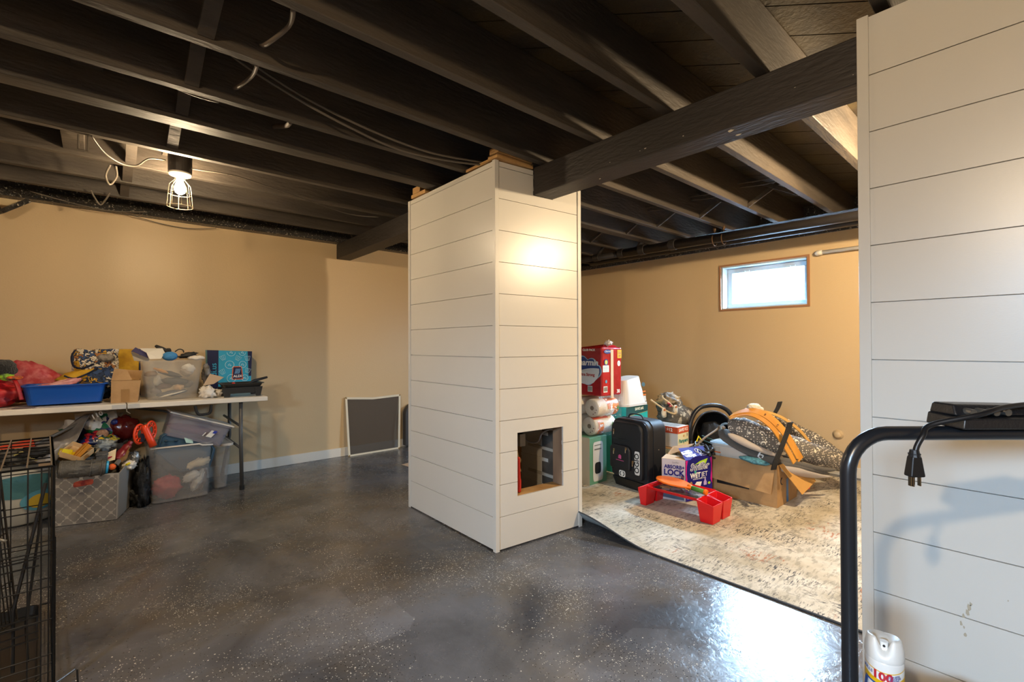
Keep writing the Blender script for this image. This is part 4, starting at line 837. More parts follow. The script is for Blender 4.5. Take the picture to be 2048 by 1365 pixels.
# plastic sacks behind the basket
pg_m = patch_material('printed_plastic', ['#c7beb0', '#cfc7ba', '#1c6a3c', '#bdb5a8', '#28264f', '#c9c1b4', '#17603a', '#d2cabc'], 13, rough=.35, seed=2)
pc_m = patch_material('comic_print', ['#23306f', '#d4b424', '#b9b6ae', '#c2272f', '#1c6a3c', '#26337a', '#d9d2c6'], 22, rough=.35, seed=6, thin='#16183a')
tag(MB().blob((.02, 4.68, .52), .20, .14, .17, seed=12, amp=.30, fold=.30, freq=1.7).build('printed_sack', pg_m, smooth=True, floor=.01), 'crumpled white and green printed plastic sack under the table', 'sack')
tag(MB().blob((0.014, 4.52, 0.493), .10, .06, .055, seed=5, amp=.3, fold=.3).build('comic_wrap', pc_m, smooth=True), 'blue, yellow and red printed wrapping above the patterned basket', 'wrapping')
text('sack_lettering', '110', .045, mat('white_print'), bpy.data.objects['printed_sack'], (0.008, 4.5, 0.679), (1, 0, .5), (-.4, -.2, 1), offset=.001, lift=.004)
gs_m = mat('grey_plastic_sheet', '#98918a', rough=.3, color2='#7c766f', nscale=7, bump=.4, bscale=12, bdist=.02)
tag(MB().grid(lambda u, v: Vector((-0.014, 4.6, 0.688)).lerp(Vector((-0.378, 4.55, 0.465)), u).lerp(Vector((-0.105, 4.42, 0.514)).lerp(Vector((-0.227, 4.4, 0.4)), u), v) + Vector((0, -.05*math.sin(v*math.pi), .02*math.sin(u*9+v*4)+.01*noise.noise(Vector((u*9, v*7, 1))))), 20, 14).build('plastic_sheet', gs_m, smooth=True, solid=.002), 'big grey plastic sheet draped from under the table toward the dog crate', 'sheet')
tag(MB().tube(spline([(-0.328, 4.5, 0.506), (-0.232, 4.5, 0.553), (-0.134, 4.52, 0.603), (-0.03, 4.56, 0.651)]), .010, n=8).build('grey_pole', mat('grey_pole_paint', '#6f6c66', rough=.4), smooth=True), 'long grey pole slanting along the top of the plastic sheet', 'pole')
rp = mat('dark_red_plastic', '#5c1410', rough=.2)
tag(MB().blob((0.156, 4.62, 0.549), .10, .09, .10, seed=3, amp=.2, fold=.1).build('red_bowl', rp, smooth=True), 'glossy dark red plastic shape between printed sack and orange toy', 'bowl')
tag(MB().blob((0.105, 4.56, 0.611), .022, .02, .022, seed=2, amp=.1).build('blue_button_toy', mat('deep_blue_plastic', '#202a66', rough=.4), smooth=True), 'small blue knob with a yellow dot beside the printed sack', 'knob')
tag(MB().blob((0.038, 4.49, 0.544), .035, .015, .03, seed=2, amp=.1).build('waffle_toy', patch_material('waffle', ['#c98d62', '#d7a37a'], 90, thin='#7a4a2c'), smooth=True), 'tan waffle-textured toy above the comic wrapping', 'toy')
bc = mat('black_garment', '#181716', rough=.6, bump=.8, bscale=18, bdist=.02)
tag(MB().blob((.262, 4.42, .15), .05, .10, .20, seed=4, amp=.3, fold=.3).blob((.235, 4.46, .06), .06, .09, .07, seed=9, amp=.3, fold=.3).build('black_jacket', bc, smooth=True, floor=.004), 'crumpled black garment squeezed between patterned basket and grey tub', 'garment')
tag(MB().blob((0.215, 4.36, 0.37), .024, .02, .045, seed=1, amp=.25, fold=.2).build('silver_wad', mat('silver_foil', '#8f8d88', rough=.25, metal=.6), smooth=True), 'small silver crumple on top of the black garment', 'foil')
# frosted tubs
t1 = thing('frosted_tub', 'large frosted grey tub with a clipped rim standing in front under the table', 'tub', (.52, 4.5, 0))
tub(.292, .690, 4.335, 4.72, .006, .425, .020, .004, t1, frost_m, 'tub_body', rim=.010, rimh=.012, r_=.05)
MB().tube([(.30, 4.328, .42), (.60, 4.326, .417), (.62, 4.325, .405), (.69, 4.328, .40)], .009, n=8, flat=.7).build('rim_clip', rim_m, t1, world=True, smooth=True)
for (lab, nm, m_, c_, s_, sd, rot) in (('red cloth at the bottom left inside the frosted tub', 'red_cloth', mat('coral_cloth', '#b8322a', rough=.7), (.405, 4.42, .105), (.085, .05, .085), 1, 10), ('white sheet of paper inside the frosted tub', 'white_paper', wht_m, (.56, 4.40, .16), (.06, .02, .035), 2, -30), ('curved white cloth inside the frosted tub', 'white_towel', wht_m, (.60, 4.42, .115), (.03, .03, .075), 5, 25), ('cream cloth hanging inside the frosted tub near its rim', 'cream_towel', mat('cream_towel_cloth', '#e0cfae', rough=.9), (.60, 4.40, .255), (.085, .03, .035), 3, -12), ('dark grey mass filling the middle of the frosted tub', 'dark_bundle', mat('dark_bundle_cloth', '#4b5052', rough=.8), (.46, 4.52, .27), (.14, .12, .11), 4, 0), ('pale plastic wad on the right side of the frosted tub', 'pale_wad', mat('pale_pink_wad', '#b7a59c', rough=.7), (.62, 4.55, .13), (.06, .10, .11), 6, 0)):
    tag(MB().blob(c_, *s_, seed=sd, amp=.25, fold=.25, M=Matrix.Rotation(R(rot), 4, 'Y')).build(nm, m_, smooth=True, floor=.012), lab, 'cloth')
t2 = thing('frosted_tub', 'pale frosted tub with a white rim behind the first tub, beside the table leg', 'tub', (.78, 4.63, 0))
tub(.700, .850, 4.47, 4.82, .006, .365, .03, .004, t2, frost_m, 'tub_body', rim=.012, rimh=.014, r_=.035)
tub(.690, .862, 4.458, 4.832, .350, .368, .001, .016, t2, rim_m, 'rim', rim=.002, rimh=.006, r_=.04)
lidb = thing('tilted_bin', 'clear lidded box tilted down to the right on top of the frosted tub', 'bin', (.60, 4.55, .56))
Mt = Matrix.Translation((0.605, 4.52, 0.508)) @ Matrix.Rotation(R(21), 4, 'Y') @ Matrix.Rotation(R(0), 4, 'Z')
tub(-.215, .215, -.12, .14, -.085, .082, .018, .004, lidb, clear_mat('clear_lilac_plastic', '#a09aa2', .40), 'box_body', rim=.010, rimh=.012, r_=.03, M=Mt)
MB().box(-.228, -.133, .082, .228, .153, .094, Mt).build('lid', rim_m, lidb, world=True, bevel=.004)
g = MB().prism([Mt @ Vector(p) for p in ((.06, -.127, -.03), (.10, -.127, -.03), (.125, -.127, .025), (.085, -.127, .025))], Mt.to_3x3() @ Vector((0, -.0012, 0)))
g.prism([Mt @ Vector(p) for p in ((.035, -.127, -.03), (.042, -.127, -.03), (.055, -.127, 0), (.048, -.127, 0))], Mt.to_3x3() @ Vector((0, -.0012, 0)))
g.build('white_sticker', wht_m, lidb, world=True)
MB().prism([Mt @ Vector(p) for p in ((.095, -.129, .005), (.118, -.129, .005), (.127, -.129, .026), (.103, -.129, .026))], Mt.to_3x3() @ Vector((0, -.0012, 0))).build('blue_patch', mat('blue_print', '#23379b', rough=.5), lidb, world=True)
tag(MB().blob(Mt @ Vector((-.01, .01, -.01)), .185, .085, .035, seed=3, amp=.15, fold=.1, M=Matrix.Rotation(R(18), 4, 'Y')).build('pink_blanket', mat('dusty_pink_cloth', '#a05a62', rough=.8), smooth=True), 'dusty pink cloth inside the tilted clear box', 'cloth')
bl_m = mat('petrol_blue_plastic', '#27475c', rough=.4)
bl = thing('tub_lid', 'petrol blue rounded tub lid standing inside the frosted tub', 'lid', (.52, 4.42, .4))
L1 = [(0.327, 4.4, 0.383), (0.345, 4.405, 0.442), (0.364, 4.42, 0.498), (0.389, 4.43, 0.512), (0.443, 4.44, 0.504), (0.529, 4.44, 0.47), (0.621, 4.44, 0.43), (0.7, 4.43, 0.381), (0.723, 4.42, 0.347), (0.708, 4.41, 0.283), (0.681, 4.39, 0.212), (0.484, 4.38, 0.21)]
MB().prism(L1, (0, .012, 0)).build('lid_plate', bl_m, bl, world=True, bevel=.004)
cc_ = sum((Vector(p) for p in L1), Vector())/len(L1)
MB().tube([Vector(p).lerp(cc_, .08)+Vector((0, -.004, 0)) for p in L1], .006, n=6, closed=True).build('raised_rim', bl_m, bl, world=True, smooth=True)
for p in ((0.402, 4.4, 0.454), (0.462, 4.41, 0.448)): MB().blob(p, .014, .006, .010, amp=0).build('dimple', mat('dark_dimple', '#16303f', rough=.5), bl, world=True, smooth=True)
tag(MB().prism([(0.514, 4.42, 0.463), (0.57, 4.43, 0.442), (0.572, 4.42, 0.412), (0.525, 4.41, 0.424)], (0, -.006, 0)).build('pale_green_tag', mat('pale_green', '#a9c4b4', rough=.6)), 'pale green tag on the petrol blue lid', 'tag')
og = mat('orange_red_plastic', '#e2431a', rough=.35)
gn_ = thing('toy_blaster', 'bright orange-red toy with two holed wheels and a barrel, on the frosted tub rim', 'toy', (.28, 4.33, .5))
for c_, rr in (((0.237, 4.32, 0.539), .050), ((0.309, 4.4, 0.545), .050)):
    c_ = Vector(c_); wv = MB(); nx_ = Vector((.75, -.66, 0)); ux_ = Vector((.66, .75, 0))
    out = [c_ + ux_*rr*math.cos(a)*.95 + Vector((0, 0, 1))*rr*1.35*math.sin(a) for a in [2*math.pi*k/24 for k in range(24)]]
    wv.tube(out, .008, n=8, closed=True)
    for k in range(10):
        a = 2*math.pi*k/10; p0_ = c_ + ux_*rr*.5*math.cos(a) + Vector((0, 0, 1))*rr*.7*math.sin(a); p1_ = c_ + ux_*rr*.95*math.cos(a) + Vector((0, 0, 1))*rr*1.3*math.sin(a)
        wv.tube([p0_, p1_], .0055, n=6)
    wv.tube([c_ + ux_*rr*.5*math.cos(a) + Vector((0, 0, 1))*rr*.7*math.sin(a) for a in [2*math.pi*k/20 for k in range(20)]], .006, n=6, closed=True)
    wv.build('wheel', og, gn_, world=True, smooth=True)
MB().tube([(0.262, 4.3, 0.603), (0.27, 4.3, 0.577), (0.295, 4.29, 0.503), (0.315, 4.285, 0.447)], [.017, .021, .022, .024], n=12).build('barrel', og, gn_, world=True, smooth=True)
MB().tube([(0.315, 4.281, 0.448), (0.316, 4.28, 0.445)], .014, n=12).build('muzzle', mat('dark_inside'), gn_, world=True)
MB().box(-.012, -.01, -.03, .012, .01, .03, Matrix.Translation((0.255, 4.33, 0.51))).build('dark_core', mat('navy_plastic', '#1c1d35', rough=.4), gn_, world=True, bevel=.003)
# pouf and things behind the crate
pf = thing('printed_pouf', 'round storage pouf printed with teal, white and yellow patches, seen through the crate', 'pouf', (-.42, 4.62, 0))
MB().lathe([(.20, .004), (.225, .02), (.23, .18), (.225, .34), (.205, .365), (0, .37)], 32, Matrix.Translation((-.40, 4.63, 0))).build('pouf_body', mat('pouf_off_white', '#a8a7a0', rough=.85), pf, world=True, smooth=True)
def pfp(a, z, d=.232): return Vector((-.40 + d*math.cos(a), 4.63 + d*math.sin(a), z))
def pell(a0, z0, ra, rz_, d=.2335, n=24): return [pfp(a0+ra*math.cos(t), z0+rz_*math.sin(t), d) for t in [2*math.pi*k/n for k in range(n)]]
def pgr(a0, z0, ra, rz_, d): return MB().grid(lambda u, v: pfp(a0+ra*v*math.cos(2*math.pi*u), z0+rz_*v*math.sin(2*math.pi*u), d), 28, 6)
pgr(-1.35, .26, .85, .075, .2335).build('teal_patch', mat('teal_print', '#3f6f78', rough=.8), pf, world=True)
pgr(-1.0, .155, .42, .065, .2345).build('blue_ring_print', mat('soft_blue_print', '#4c8ba3', rough=.8), pf, world=True)
pgr(-1.0, .150, .27, .045, .2355).build('yellow_dot_print', mat('mustard_print', '#b99c2e', rough=.8), pf, world=True)
tag(MB().hexa([(-0.462, 4.48, 0.505), (-0.303, 4.48, 0.505), (-0.306, 4.6, 0.487), (-0.475, 4.6, 0.488), (-0.462, 4.48, 0.528), (-0.312, 4.48, 0.56), (-0.321, 4.6, 0.543), (-0.475, 4.6, 0.511)]).build('orange_sleeve', mat('orange_fabric', '#d9451b', rough=.7)), 'orange fabric wedge lying on the printed pouf', 'cloth')
tag(MB().blob((-0.401, 4.5, 0.444), .11, .06, .045, seed=2, amp=.3, fold=.4).build('black_straps', mat('black_strap_web', '#1d1c1b', rough=.7, color2='#6b675e', nscale=16), smooth=True), 'jumble of black straps on the printed pouf', 'straps')
tag(MB().blob((-0.288, 4.44, 0.47), .09, .05, .03, seed=6, amp=.3, fold=.3).build('black_pouch', bc, smooth=True), 'flat black pouch right of the straps on the pouf', 'pouch')
tag(MB().tube(spline([(-0.395, 4.43, 0.465), (-0.356, 4.42, 0.483), (-0.326, 4.42, 0.449), (-0.289, 4.42, 0.42)]), .006, n=6).build('yellow_string', mat('pale_yellow_cord', '#b8ad6a', rough=.7), smooth=True), 'pale yellow cord on the straps', 'cord')
tag(MB().box(-.04, -.02, -.02, .04, .02, .05, Matrix.Translation((-0.244, 4.46, 0.392))).build('kraft_box', tan_m, bevel=.002), 'small kraft box seen through the top corner of the crate', 'box')

# ------------------------------------------------------------------ screen frame, dark case
sf = thing('window_screen', 'small insect screen in a cream frame leaning against the left wall', 'screen', (2.3, 4.9, 0))
s0, s1, s2, s3 = Vector((2.01, 4.88, .006)), Vector((2.585, 4.88, .006)), Vector((2.62, 4.928, .600)), Vector((1.995, 4.928, .612))
fm_ = mat('cream_aluminium', '#d9cfb8', rough=.4)
sm_ = s3.lerp(s2, .48) + Vector((0, 0, -.018))
for nm, a, b_ in (('bottom_rail', s0, s1), ('right_stile', s1, s2), ('left_stile', s0, s3)): MB().bar(a, b_, .022, .010, (0, 1, 0) if nm == 'bottom_rail' else (0, 1, 0)).build(nm, fm_, sf, world=True, bevel=.001)
g = MB().bar(s3, sm_, .010, .022).bar(sm_, s2, .010, .022); g.build('top_rail', fm_, sf, world=True)
mesh_m = clear_mat('insect_mesh', '#4a4036', .50, .6)
MB().add([s0, s1, s2, sm_, s3], [(0, 1, 2, 3, 4)]).build('mesh', mesh_m, sf, world=True, solid=.001)
for p in (s0, s1, s2, s3): MB().blob(p, .012, .008, .012, amp=0, nu=8, nv=6).build('corner_piece', mat('brass_corner', '#8a6f3a', rough=.5), sf, world=True)
tag(MB().prism([(2.66, 4.86, .02)]+arc((2.78, 4.86, .38), .12, math.pi, math.pi/2, 8)+[(3.2, 4.86, .50), (3.2, 4.86, .02)], (0, .07, 0)).build('dark_case', mat('dark_grey_case', '#3b3a3c', rough=.5), bevel=.01), 'dark rounded hard case standing by the left wall, mostly behind the white column', 'case')

# ------------------------------------------------------------------ dog crate
wire_m = mat('black_crate_wire', '#1d1a17', rough=.35, metal=.3)
gal_m = mat('worn_wire', '#8e8574', rough=.35, metal=.6)
cr = thing('dog_crate', 'black wire dog crate cut off by the left edge of the picture', 'crate', (-.55, 2.6, 0))
cx0, cx1, cy0, cy1, cz1 = -.96, -.105, 2.235, 2.95, .765
def skw(o):
    for v in o.data.vertices: v.co.x -= (v.co.y-(cy0-2.6))*.058
    return o
def panel(fn, us, vs_, r_=.0022, rim=.004):
    g = MB()
    for u in us: g.tube([fn(u, 0), fn(u, 1)], r_, n=5)
    for v in vs_: g.tube([fn(0, v), fn(1, v)], r_, n=5)
    for a, b_ in ((fn(0, 0), fn(1, 0)), (fn(1, 0), fn(1, 1)), (fn(1, 1), fn(0, 1)), (fn(0, 1), fn(0, 0))): g.tube([a, b_], rim, n=6)
    return g
W = cx1-cx0
skw(panel(lambda u, v: (cx0+W*u, cy0, .03+(cz1-.03)*v), [1-k*.062/W for k in range(1, 14)]+[1-.012/W, 1-.030/W], [.06, .10, .14, .30, .45, .60, .615, .66, .80]).build('front_panel', wire_m, cr, world=True))
skw(panel(lambda u, v: (cx1, cy0+(cy1-cy0)*u, .03+(cz1-.03)*v), [k/12 for k in range(1, 12)], [.06, .12, .30, .45, .60, .78, .9]).build('side_panel', wire_m, cr, world=True))
skw(panel(lambda u, v: (cx0+W*u, cy1, .03+(cz1-.03)*v), [1-k*.125/W for k in range(1, 7)], [.15, .35, .6, .8]).build('back_panel', wire_m, cr, world=True))
skw(panel(lambda u, v: (cx0+W*u, cy0+(cy1-cy0)*v, cz1), [], [k/8 for k in range(1, 8)], r_=.0026).build('top_panel', wire_m, cr, world=True))
g = MB()
for k in (0.006, .065, .125, .185, .245): g.tube([(cx1-k, cy0, cz1+.003), (cx1-k, cy1, cz1+.003)], .0024, n=5)
skw(g.build('top_cross_wires', gal_m, cr, world=True))
skw(panel(lambda u, v: (-.34+.14*u-.05*v, cy0+.10+.25*u, .14+(cz1-.16)*v), [k/16 for k in range(1, 16)], [.1, .25, .4, .55, .7, .85]).build('divider_panel', wire_m, cr, world=True))
skw(MB().bar((cx1+.004, cy0+.02, .0), (cx1+.004, cy0+.02, .52), .018, .004).build('hinge_plate', wire_m, cr, world=True))
skw(MB().tube([(-.125, cy0+.05, .70), (-.20, cy0+.02, .30), (-.20, cy0+.02, .10)], .005, n=6).tube([(-.135, cy0+.05, .60), (-.17, cy0+.02, .25), (-.165, cy0+.02, .12)], .004, n=6).build('slide_bolt', wire_m, cr, world=True))
skw(MB().tube([(-.30, cy0-.01, .585), (-.27, cy0-.015, .59), (-.23, cy0-.02, .555), (-.215, cy0-.02, .545)], .005, n=6).build('door_latch', gal_m, cr, world=True, smooth=True))
for zz in (.22, .27, .46):
    skw(MB().tube([(-.14, cy0-.006, zz+.004), (-.26, cy0-.006, zz), (-.268, cy0-.006, zz-.012), (-.26, cy0-.006, zz-.024), (-.14, cy0-.006, zz-.02)], .0028, n=5).build('door_bolt_loop', wire_m, cr, world=True))
skw(MB().tube([(cx1, cy0-.01, .03), (cx1+.055, cy0-.01, .058), (cx1+.06, cy0-.01, .054), (cx1+.062, cy0-.01, .0)], .003, n=5).build('bottom_loop', wire_m, cr, world=True))
skw(tub(cx0+.01, cx1-.035, cy0+.015, cy1-.02, .004, .045, .006, .003, cr, mat('black_crate_tray', '#171614', rough=.35), 'floor_tray', rim=.004, rimh=.005, r_=.03))
rt = MB(); c0 = Vector((-.46, 2.44, .055))
for k in range(9):
    a = k*.9; p = c0+Vector((.022*k, .006*math.sin(a), .004*math.cos(a)))
    rt.blob(p, .022, .036, .030, seed=k, amp=.08, nu=14, nv=10, M=Matrix.Rotation(R(28), 4, 'Y'))
for k in range(7):
    rt.blob(c0+Vector((.01+.022*k, .075, -.005)), .022, .033, .028, seed=k+3, amp=.08, nu=14, nv=10, M=Matrix.Rotation(R(-28), 4, 'Y'))
tag(rt.build('rope_toy', mat('beige_cotton_rope', '#c09a6e', rough=.9, bump=.5, bscale=90), smooth=True), 'thick beige rope chew toy on the crate floor at the lower left corner', 'dog toy')

# ------------------------------------------------------------------ the pile on the rug
class Face:                       # flat face with origin, right vector and up vector (metres)
    def __init__(s, o, x, y):
        s.o = Vector(o); s.x = Vector(x).normalized(); s.y = Vector(y); s.y = (s.y - s.x*s.y.dot(s.x)).normalized(); s.n = s.x.cross(s.y)
    def p(s, u, v, d=.0012): return s.o + s.x*u + s.y*v + s.n*d
    def rect(s, u0, v0, u1, v1, m, name, par, d=.0012, g=None):
        h = g or MB(); h.prism([s.p(u0, v0, d), s.p(u1, v0, d), s.p(u1, v1, d), s.p(u0, v1, d)], s.n*.0006)
        return h if g is not None else h.build(name, m, par, world=True)
    def poly(s, pts, m, name, par, d=.0012): return MB().prism([s.p(u, v, d) for u, v in pts], s.n*.0006).build(name, m, par, world=True)
    def ell(s, u, v, a, b, m, name, par, d=.0012, n=24, pw=2.0):
        pts = []
        for k in range(n):
            t = 2*math.pi*k/n; c_, s_ = math.cos(t), math.sin(t)
            pts.append((u+a*math.copysign(abs(c_)**(2/pw), c_), v+b*math.copysign(abs(s_)**(2/pw), s_)))
        return s.poly(pts, m, name, par, d)
    def ring(s, pts, r_, m, name, par, d=.0015, closed=True): return MB().tube([s.p(u, v, d) for u, v in pts], r_, n=5, closed=closed).build(name, m, par, world=True)
    def text(s, t, size, u, v, m, name, par, d=.0018, **k): return text(name, t, size, m, par, s.p(u, v, d), s.x, s.y, world=True, lift=0, ext=.0003, **k)
wp_m = mat('white_print'); navy2 = mat('navy_blue_print', '#1c2470', rough=.45); org_m = mat('orange_label', '#e07a1c', rough=.4)
blackp = mat('black_print', '#1a1a1c', rough=.5)
# green appliance box
gb = thing('appliance_box', 'pale green box picturing a white canister, under the paper towel pack', 'box', (3.16, 2.62, .009))
sage = mat('sage_green_card', '#5f9478', rough=.6)
MB().box(3.055, 2.50, .010, 3.28, 2.78, .400).build('box_body', sage, gb, world=True, bevel=.002)
F1 = Face((3.055, 2.50, .01), (1, 0, 0), (0, 0, 1))
Face((3.055, 2.78, .01), (0, -1, 0), (0, 0, 1)).rect(.0, .0, .28, .39, mat('cream_card2', '#d8ccb2', rough=.6), 'cream_side', gb)
F1.ell(.108, .185, .066, .165, mat('white_canister_print', '#cfcfcc', rough=.5), 'canister_picture', gb, pw=8)
F1.rect(.06, .282, .15, .292, mat('grey_band_print', '#6d706f', rough=.5), 'canister_band', gb, d=.0026)
F1.rect(.06, .318, .15, .324, mat('grey_band_print'), 'canister_band', gb, d=.0026)
F1.ell(.105, .13, .040, .048, blackp, 'black_badge', gb, d=.0026, pw=4)
# paper towels
roll_m = mat('paper_roll', '#e6dccb', rough=.9, bump=.3, bscale=120); core_m = mat('cardboard_core', '#7f7262', rough=.9)
tp = thing('paper_towel_pack', 'clear-wrapped pack of white paper towel rolls with orange labels on the green box', 'towels', (3.27, 2.64, .402))
for i, (y, z) in enumerate(((2.568, .482), (2.726, .482), (2.568, .638), (2.726, .638))):
    yy = y-.03 if i == 2 else y
    Mr = Matrix.Translation((3.13, yy, z)) @ Matrix.Rotation(R(90), 4, 'Y')
    MB().lathe([(.021, .004), (.072, 0), (.0765, .006), (.0765, .274), (.072, .28), (0, .28)], 32, Mr).build('paper_roll', roll_m, tp, world=True, smooth=True); pr_ = LAST[0]
    MB().lathe([(.021, .010), (.019, .003), (.0, .003)][::-1], 20, Mr).build('roll_core', core_m, pr_, world=True)
    rd = MB()
    for k in range(3):
        a = -1.9-.5*k; rd.prism([Mr @ Vector((-.052*math.sin(a)+dx, .052*math.cos(a)+dy, -.0012)) for dx, dy in ((-.004, -.006), (.004, -.004), (.003, .006), (-.004, .004))], (-.0006, 0, 0))
    rd.build('end_print', mat('rust_blue_print', '#7d4a4a', rough=.6), pr_, world=True)
def band(y, z, u0, u1, a0, a1, m_, nm):
    g = MB(); N = 14
    g.grid(lambda a, b_: (3.13+u0+(u1-u0)*b_, y+.0785*math.cos(a0+(a1-a0)*a), z+.0785*math.sin(a0+(a1-a0)*a)), N, 1)
    return g.build(nm, m_, tp, world=True, solid=.0006)
band(2.568, .482, .035, .105, math.pi*.80, math.pi*1.35, org_m, 'orange_label'); band(2.538, .638, .12, .22, math.pi*.55, math.pi*1.05, org_m, 'orange_label')
band(2.538, .638, .215, .275, math.pi*.65, math.pi*1.45, org_m, 'orange_label')
band(2.568, .482, .0, .20, math.pi*.55, math.pi*.72, mat('orange_red_band', '#c9502a', rough=.4), 'red_band')
text('label_lettering', '15', .058, wp_m, tp, (3.198, 2.4885, .505), (0, 0, -1), (1, 0, 0), world=True, offset=.002)
text('label_lettering', '2280', .042, wp_m, tp, (3.295, 2.458, .655), (0, 0, -1), (1, 0, 0), world=True, offset=.0015)
text('label_small_lettering', 'DOUBLE ROLLS', .012, wp_m, tp, (3.172, 2.4885, .50), (0, 0, -1), (1, 0, 0), world=True)
text('label_small_lettering', 'SHEETS', .018, wp_m, tp, (3.262, 2.458, .655), (0, 0, -1), (1, 0, 0), world=True)
g = MB()
for k in range(9): g.box(3.16+.007*k, 2.488, .40+.02, 3.160+.007*k+(.0045 if k % 2 else .003), 2.4884, .445)
g.build('barcode', blackp, tp, world=True)
tg = MB()
for (x, z) in ((3.35, .475), (3.385, .62)): tg.prism([(x-.02, 2.486-.03*(z > .6), z), (x+.02, 2.486-.03*(z > .6), z), (x, 2.486-.03*(z > .6), z+.035)], (0, -.001, 0))
tg.build('green_tree_print', mat('leaf_green_print', '#4f7d35', rough=.5), tp, world=True)
wrap_m = bpy.data.materials.new('clear_film'); wrap_m.use_nodes = True
_n = wrap_m.node_tree.nodes; _n.remove(_n['Principled BSDF']); _t = _n.new('ShaderNodeBsdfTransparent'); _g = _n.new('ShaderNodeBsdfGlossy'); _g.inputs['Roughness'].default_value = .12
_x = _n.new('ShaderNodeMixShader'); _tn = _n.new('ShaderNodeTexNoise'); _tn.inputs['Scale'].default_value = 22; _bp = _n.new('ShaderNodeBump'); _bp.inputs['Distance'].default_value = .02; _bp.inputs['Strength'].default_value = 1
_l = wrap_m.node_tree.links; _l.new(_tn.outputs[0], _bp.inputs['Height']); _l.new(_bp.outputs[0], _g.inputs['Normal']); _x.inputs[0].default_value = .13
_l.new(_t.outputs[0], _x.inputs[1]); _l.new(_g.outputs[0], _x.inputs[2]); _l.new(_x.outputs[0], _n['Material Output'].inputs[0])
MB().grid(lambda u, v: (3.118+.03*noise.noise(Vector((u*5, v*5, 2))), 2.46+.36*u, .405+.33*v), 12, 12).grid(lambda u, v: (3.125+.32*u, 2.450+.025*noise.noise(Vector((u*6, v*6, 5)))+.012, .405+.34*v), 12, 12).build('film_wrap', wrap_m, tp, world=True, smooth=True)
# toilet paper pack
rd_m = mat('red_glossy_film', '#b01820', rough=.22, bump=.35, bscale=9, bdist=.03, color2='#9a1019', nscale=5, coat=.3)
tq = thing('toilet_paper_pack', 'tall shiny red toilet paper pack standing on the paper towels', 'toilet paper', (3.31, 2.66, .735))
MB().hexa([(3.175, 2.465, .735), (3.44, 2.455, .735), (3.44, 2.87, .735), (3.175, 2.87, .735), (3.180, 2.468, 1.158), (3.447, 2.455, 1.150), (3.44, 2.87, 1.135), (3.18, 2.87, 1.13)]).build('pack_body', rd_m, tq, world=True, bevel=.018, seg=3)
MB().hexa([(3.19, 2.47, 1.14), (3.43, 2.465, 1.14), (3.43, 2.86, 1.125), (3.19, 2.86, 1.125), (3.25, 2.50, 1.175), (3.40, 2.50, 1.170), (3.38, 2.84, 1.14), (3.22, 2.84, 1.14)]).build('top_fold', rd_m, tq, world=True, bevel=.01)
MB().blob((3.28, 2.475, 1.185), .035, .03, .022, seed=3, amp=.4, fold=.5).build('film_knot', mat('knotted_film', '#d8ccc2', rough=.15, alpha=.7), tq, world=True, smooth=True)
FL_ = Face((3.1745, 2.87, .735), (0, -1, 0), (0.01, 0, 1)); FR_ = Face((3.175, 2.4645, .735), (1, -.035, 0), (0, 0, 1))
cl = []; cs_ = .028
for (a0_, a1_, cx_, cz_, rr_) in ((200, 95, .075, .245, .055), (150, 45, .165, .285, .058), (130, 10, .268, .262, .062), (40, -60, .315, .215, .062), (-40, -120, .23, .165, .075), (-60, -160, .11, .185, .065)):
    for k in range(7):
        a = R(a0_+(a1_-a0_)*k/6); cl.append((cs_+cx_+rr_*math.cos(a), cz_+rr_*math.sin(a)))
clp = FL_.poly(cl, mat('sky_cloud_print', '#9cc4dd', rough=.3), 'cloud_print', tq)
cu_ = sum(u for u, v in cl)/len(cl); cv_ = sum(v for u, v in cl)/len(cl)
FL_.poly([(cu_+(u-cu_)*.93, cv_+(v-cv_)*.93) for u, v in cl], mat('cloud_navy_print', '#1d3c80', rough=.3), 'cloud_top_print', clp, d=.0021)
lo = [(.05, .215)] + [(.05+.30*k/10, .205+.055*math.sin(k/10*math.pi*.6)-.01) for k in range(11)] + [(.352, .215), (.335, .168), (.29, .125), (.23, .105), (.16, .115), (.10, .14), (.058, .175)]
lo = [(u+cs_, v-.012) for u, v in lo]
FL_.poly(lo, mat('cloud_white_print', '#dfe3e4', rough=.3), 'cloud_lower_print', clp, d=.003)
FL_.text('Charmin', .074, .235, .283, wp_m, 'brand_lettering', clp, d=.004, shear=.25, offset=.002)
FL_.text('Ultra Strong', .034, .245, .180, mat('deep_red_print', '#a81c24', rough=.4), 'brand_lettering', clp, d=.004, offset=.0012)
FL_.text('CLUB PACK', .026, .265, .392, wp_m, 'brand_lettering', tq, offset=.0008)
for Fc, u0 in ((FL_, .255), (FR_, .02)):
    Fc.rect(u0, .035, u0+.05, .085, wp_m, 'barcode_panel', tq)
    g = MB()
    for k in range(8): Fc.rect(u0+.005+.0055*k, .042, u0+.0075+.0055*k, .08, None, '', None, d=.002, g=g)
    g.build('barcode', blackp, tq, world=True)
FR_.rect(.115, -.02, .150, .395, mat('clear_tape', '#d9bfa0', rough=.25), 'tape_strip', tq, d=.002)
FR_.rect(.205, .32, .262, .392, mat('yellow_print', '#e2a51e', rough=.35), 'yellow_tag', tq); FR_.text('2.5x', .024, .234, .365, navy2, 'tag_lettering', tq); FR_.text('64', .024, .234, .340, navy2, 'tag_lettering', tq)
FR_.ell(.075, .378, .048, .018, mat('cloud_navy_print'), 'small_logo', tq); FR_.text('Charmin', .022, .075, .380, wp_m, 'small_logo_lettering', tq, shear=.25)
FR_.ell(.055, .288, .026, .028, mat('cloud_navy_print'), 'seal', tq); FR_.ell(.055, .288, .017, .019, mat('seal_green', '#c9cc6a', rough=.4), 'seal_centre', tq, d=.002)
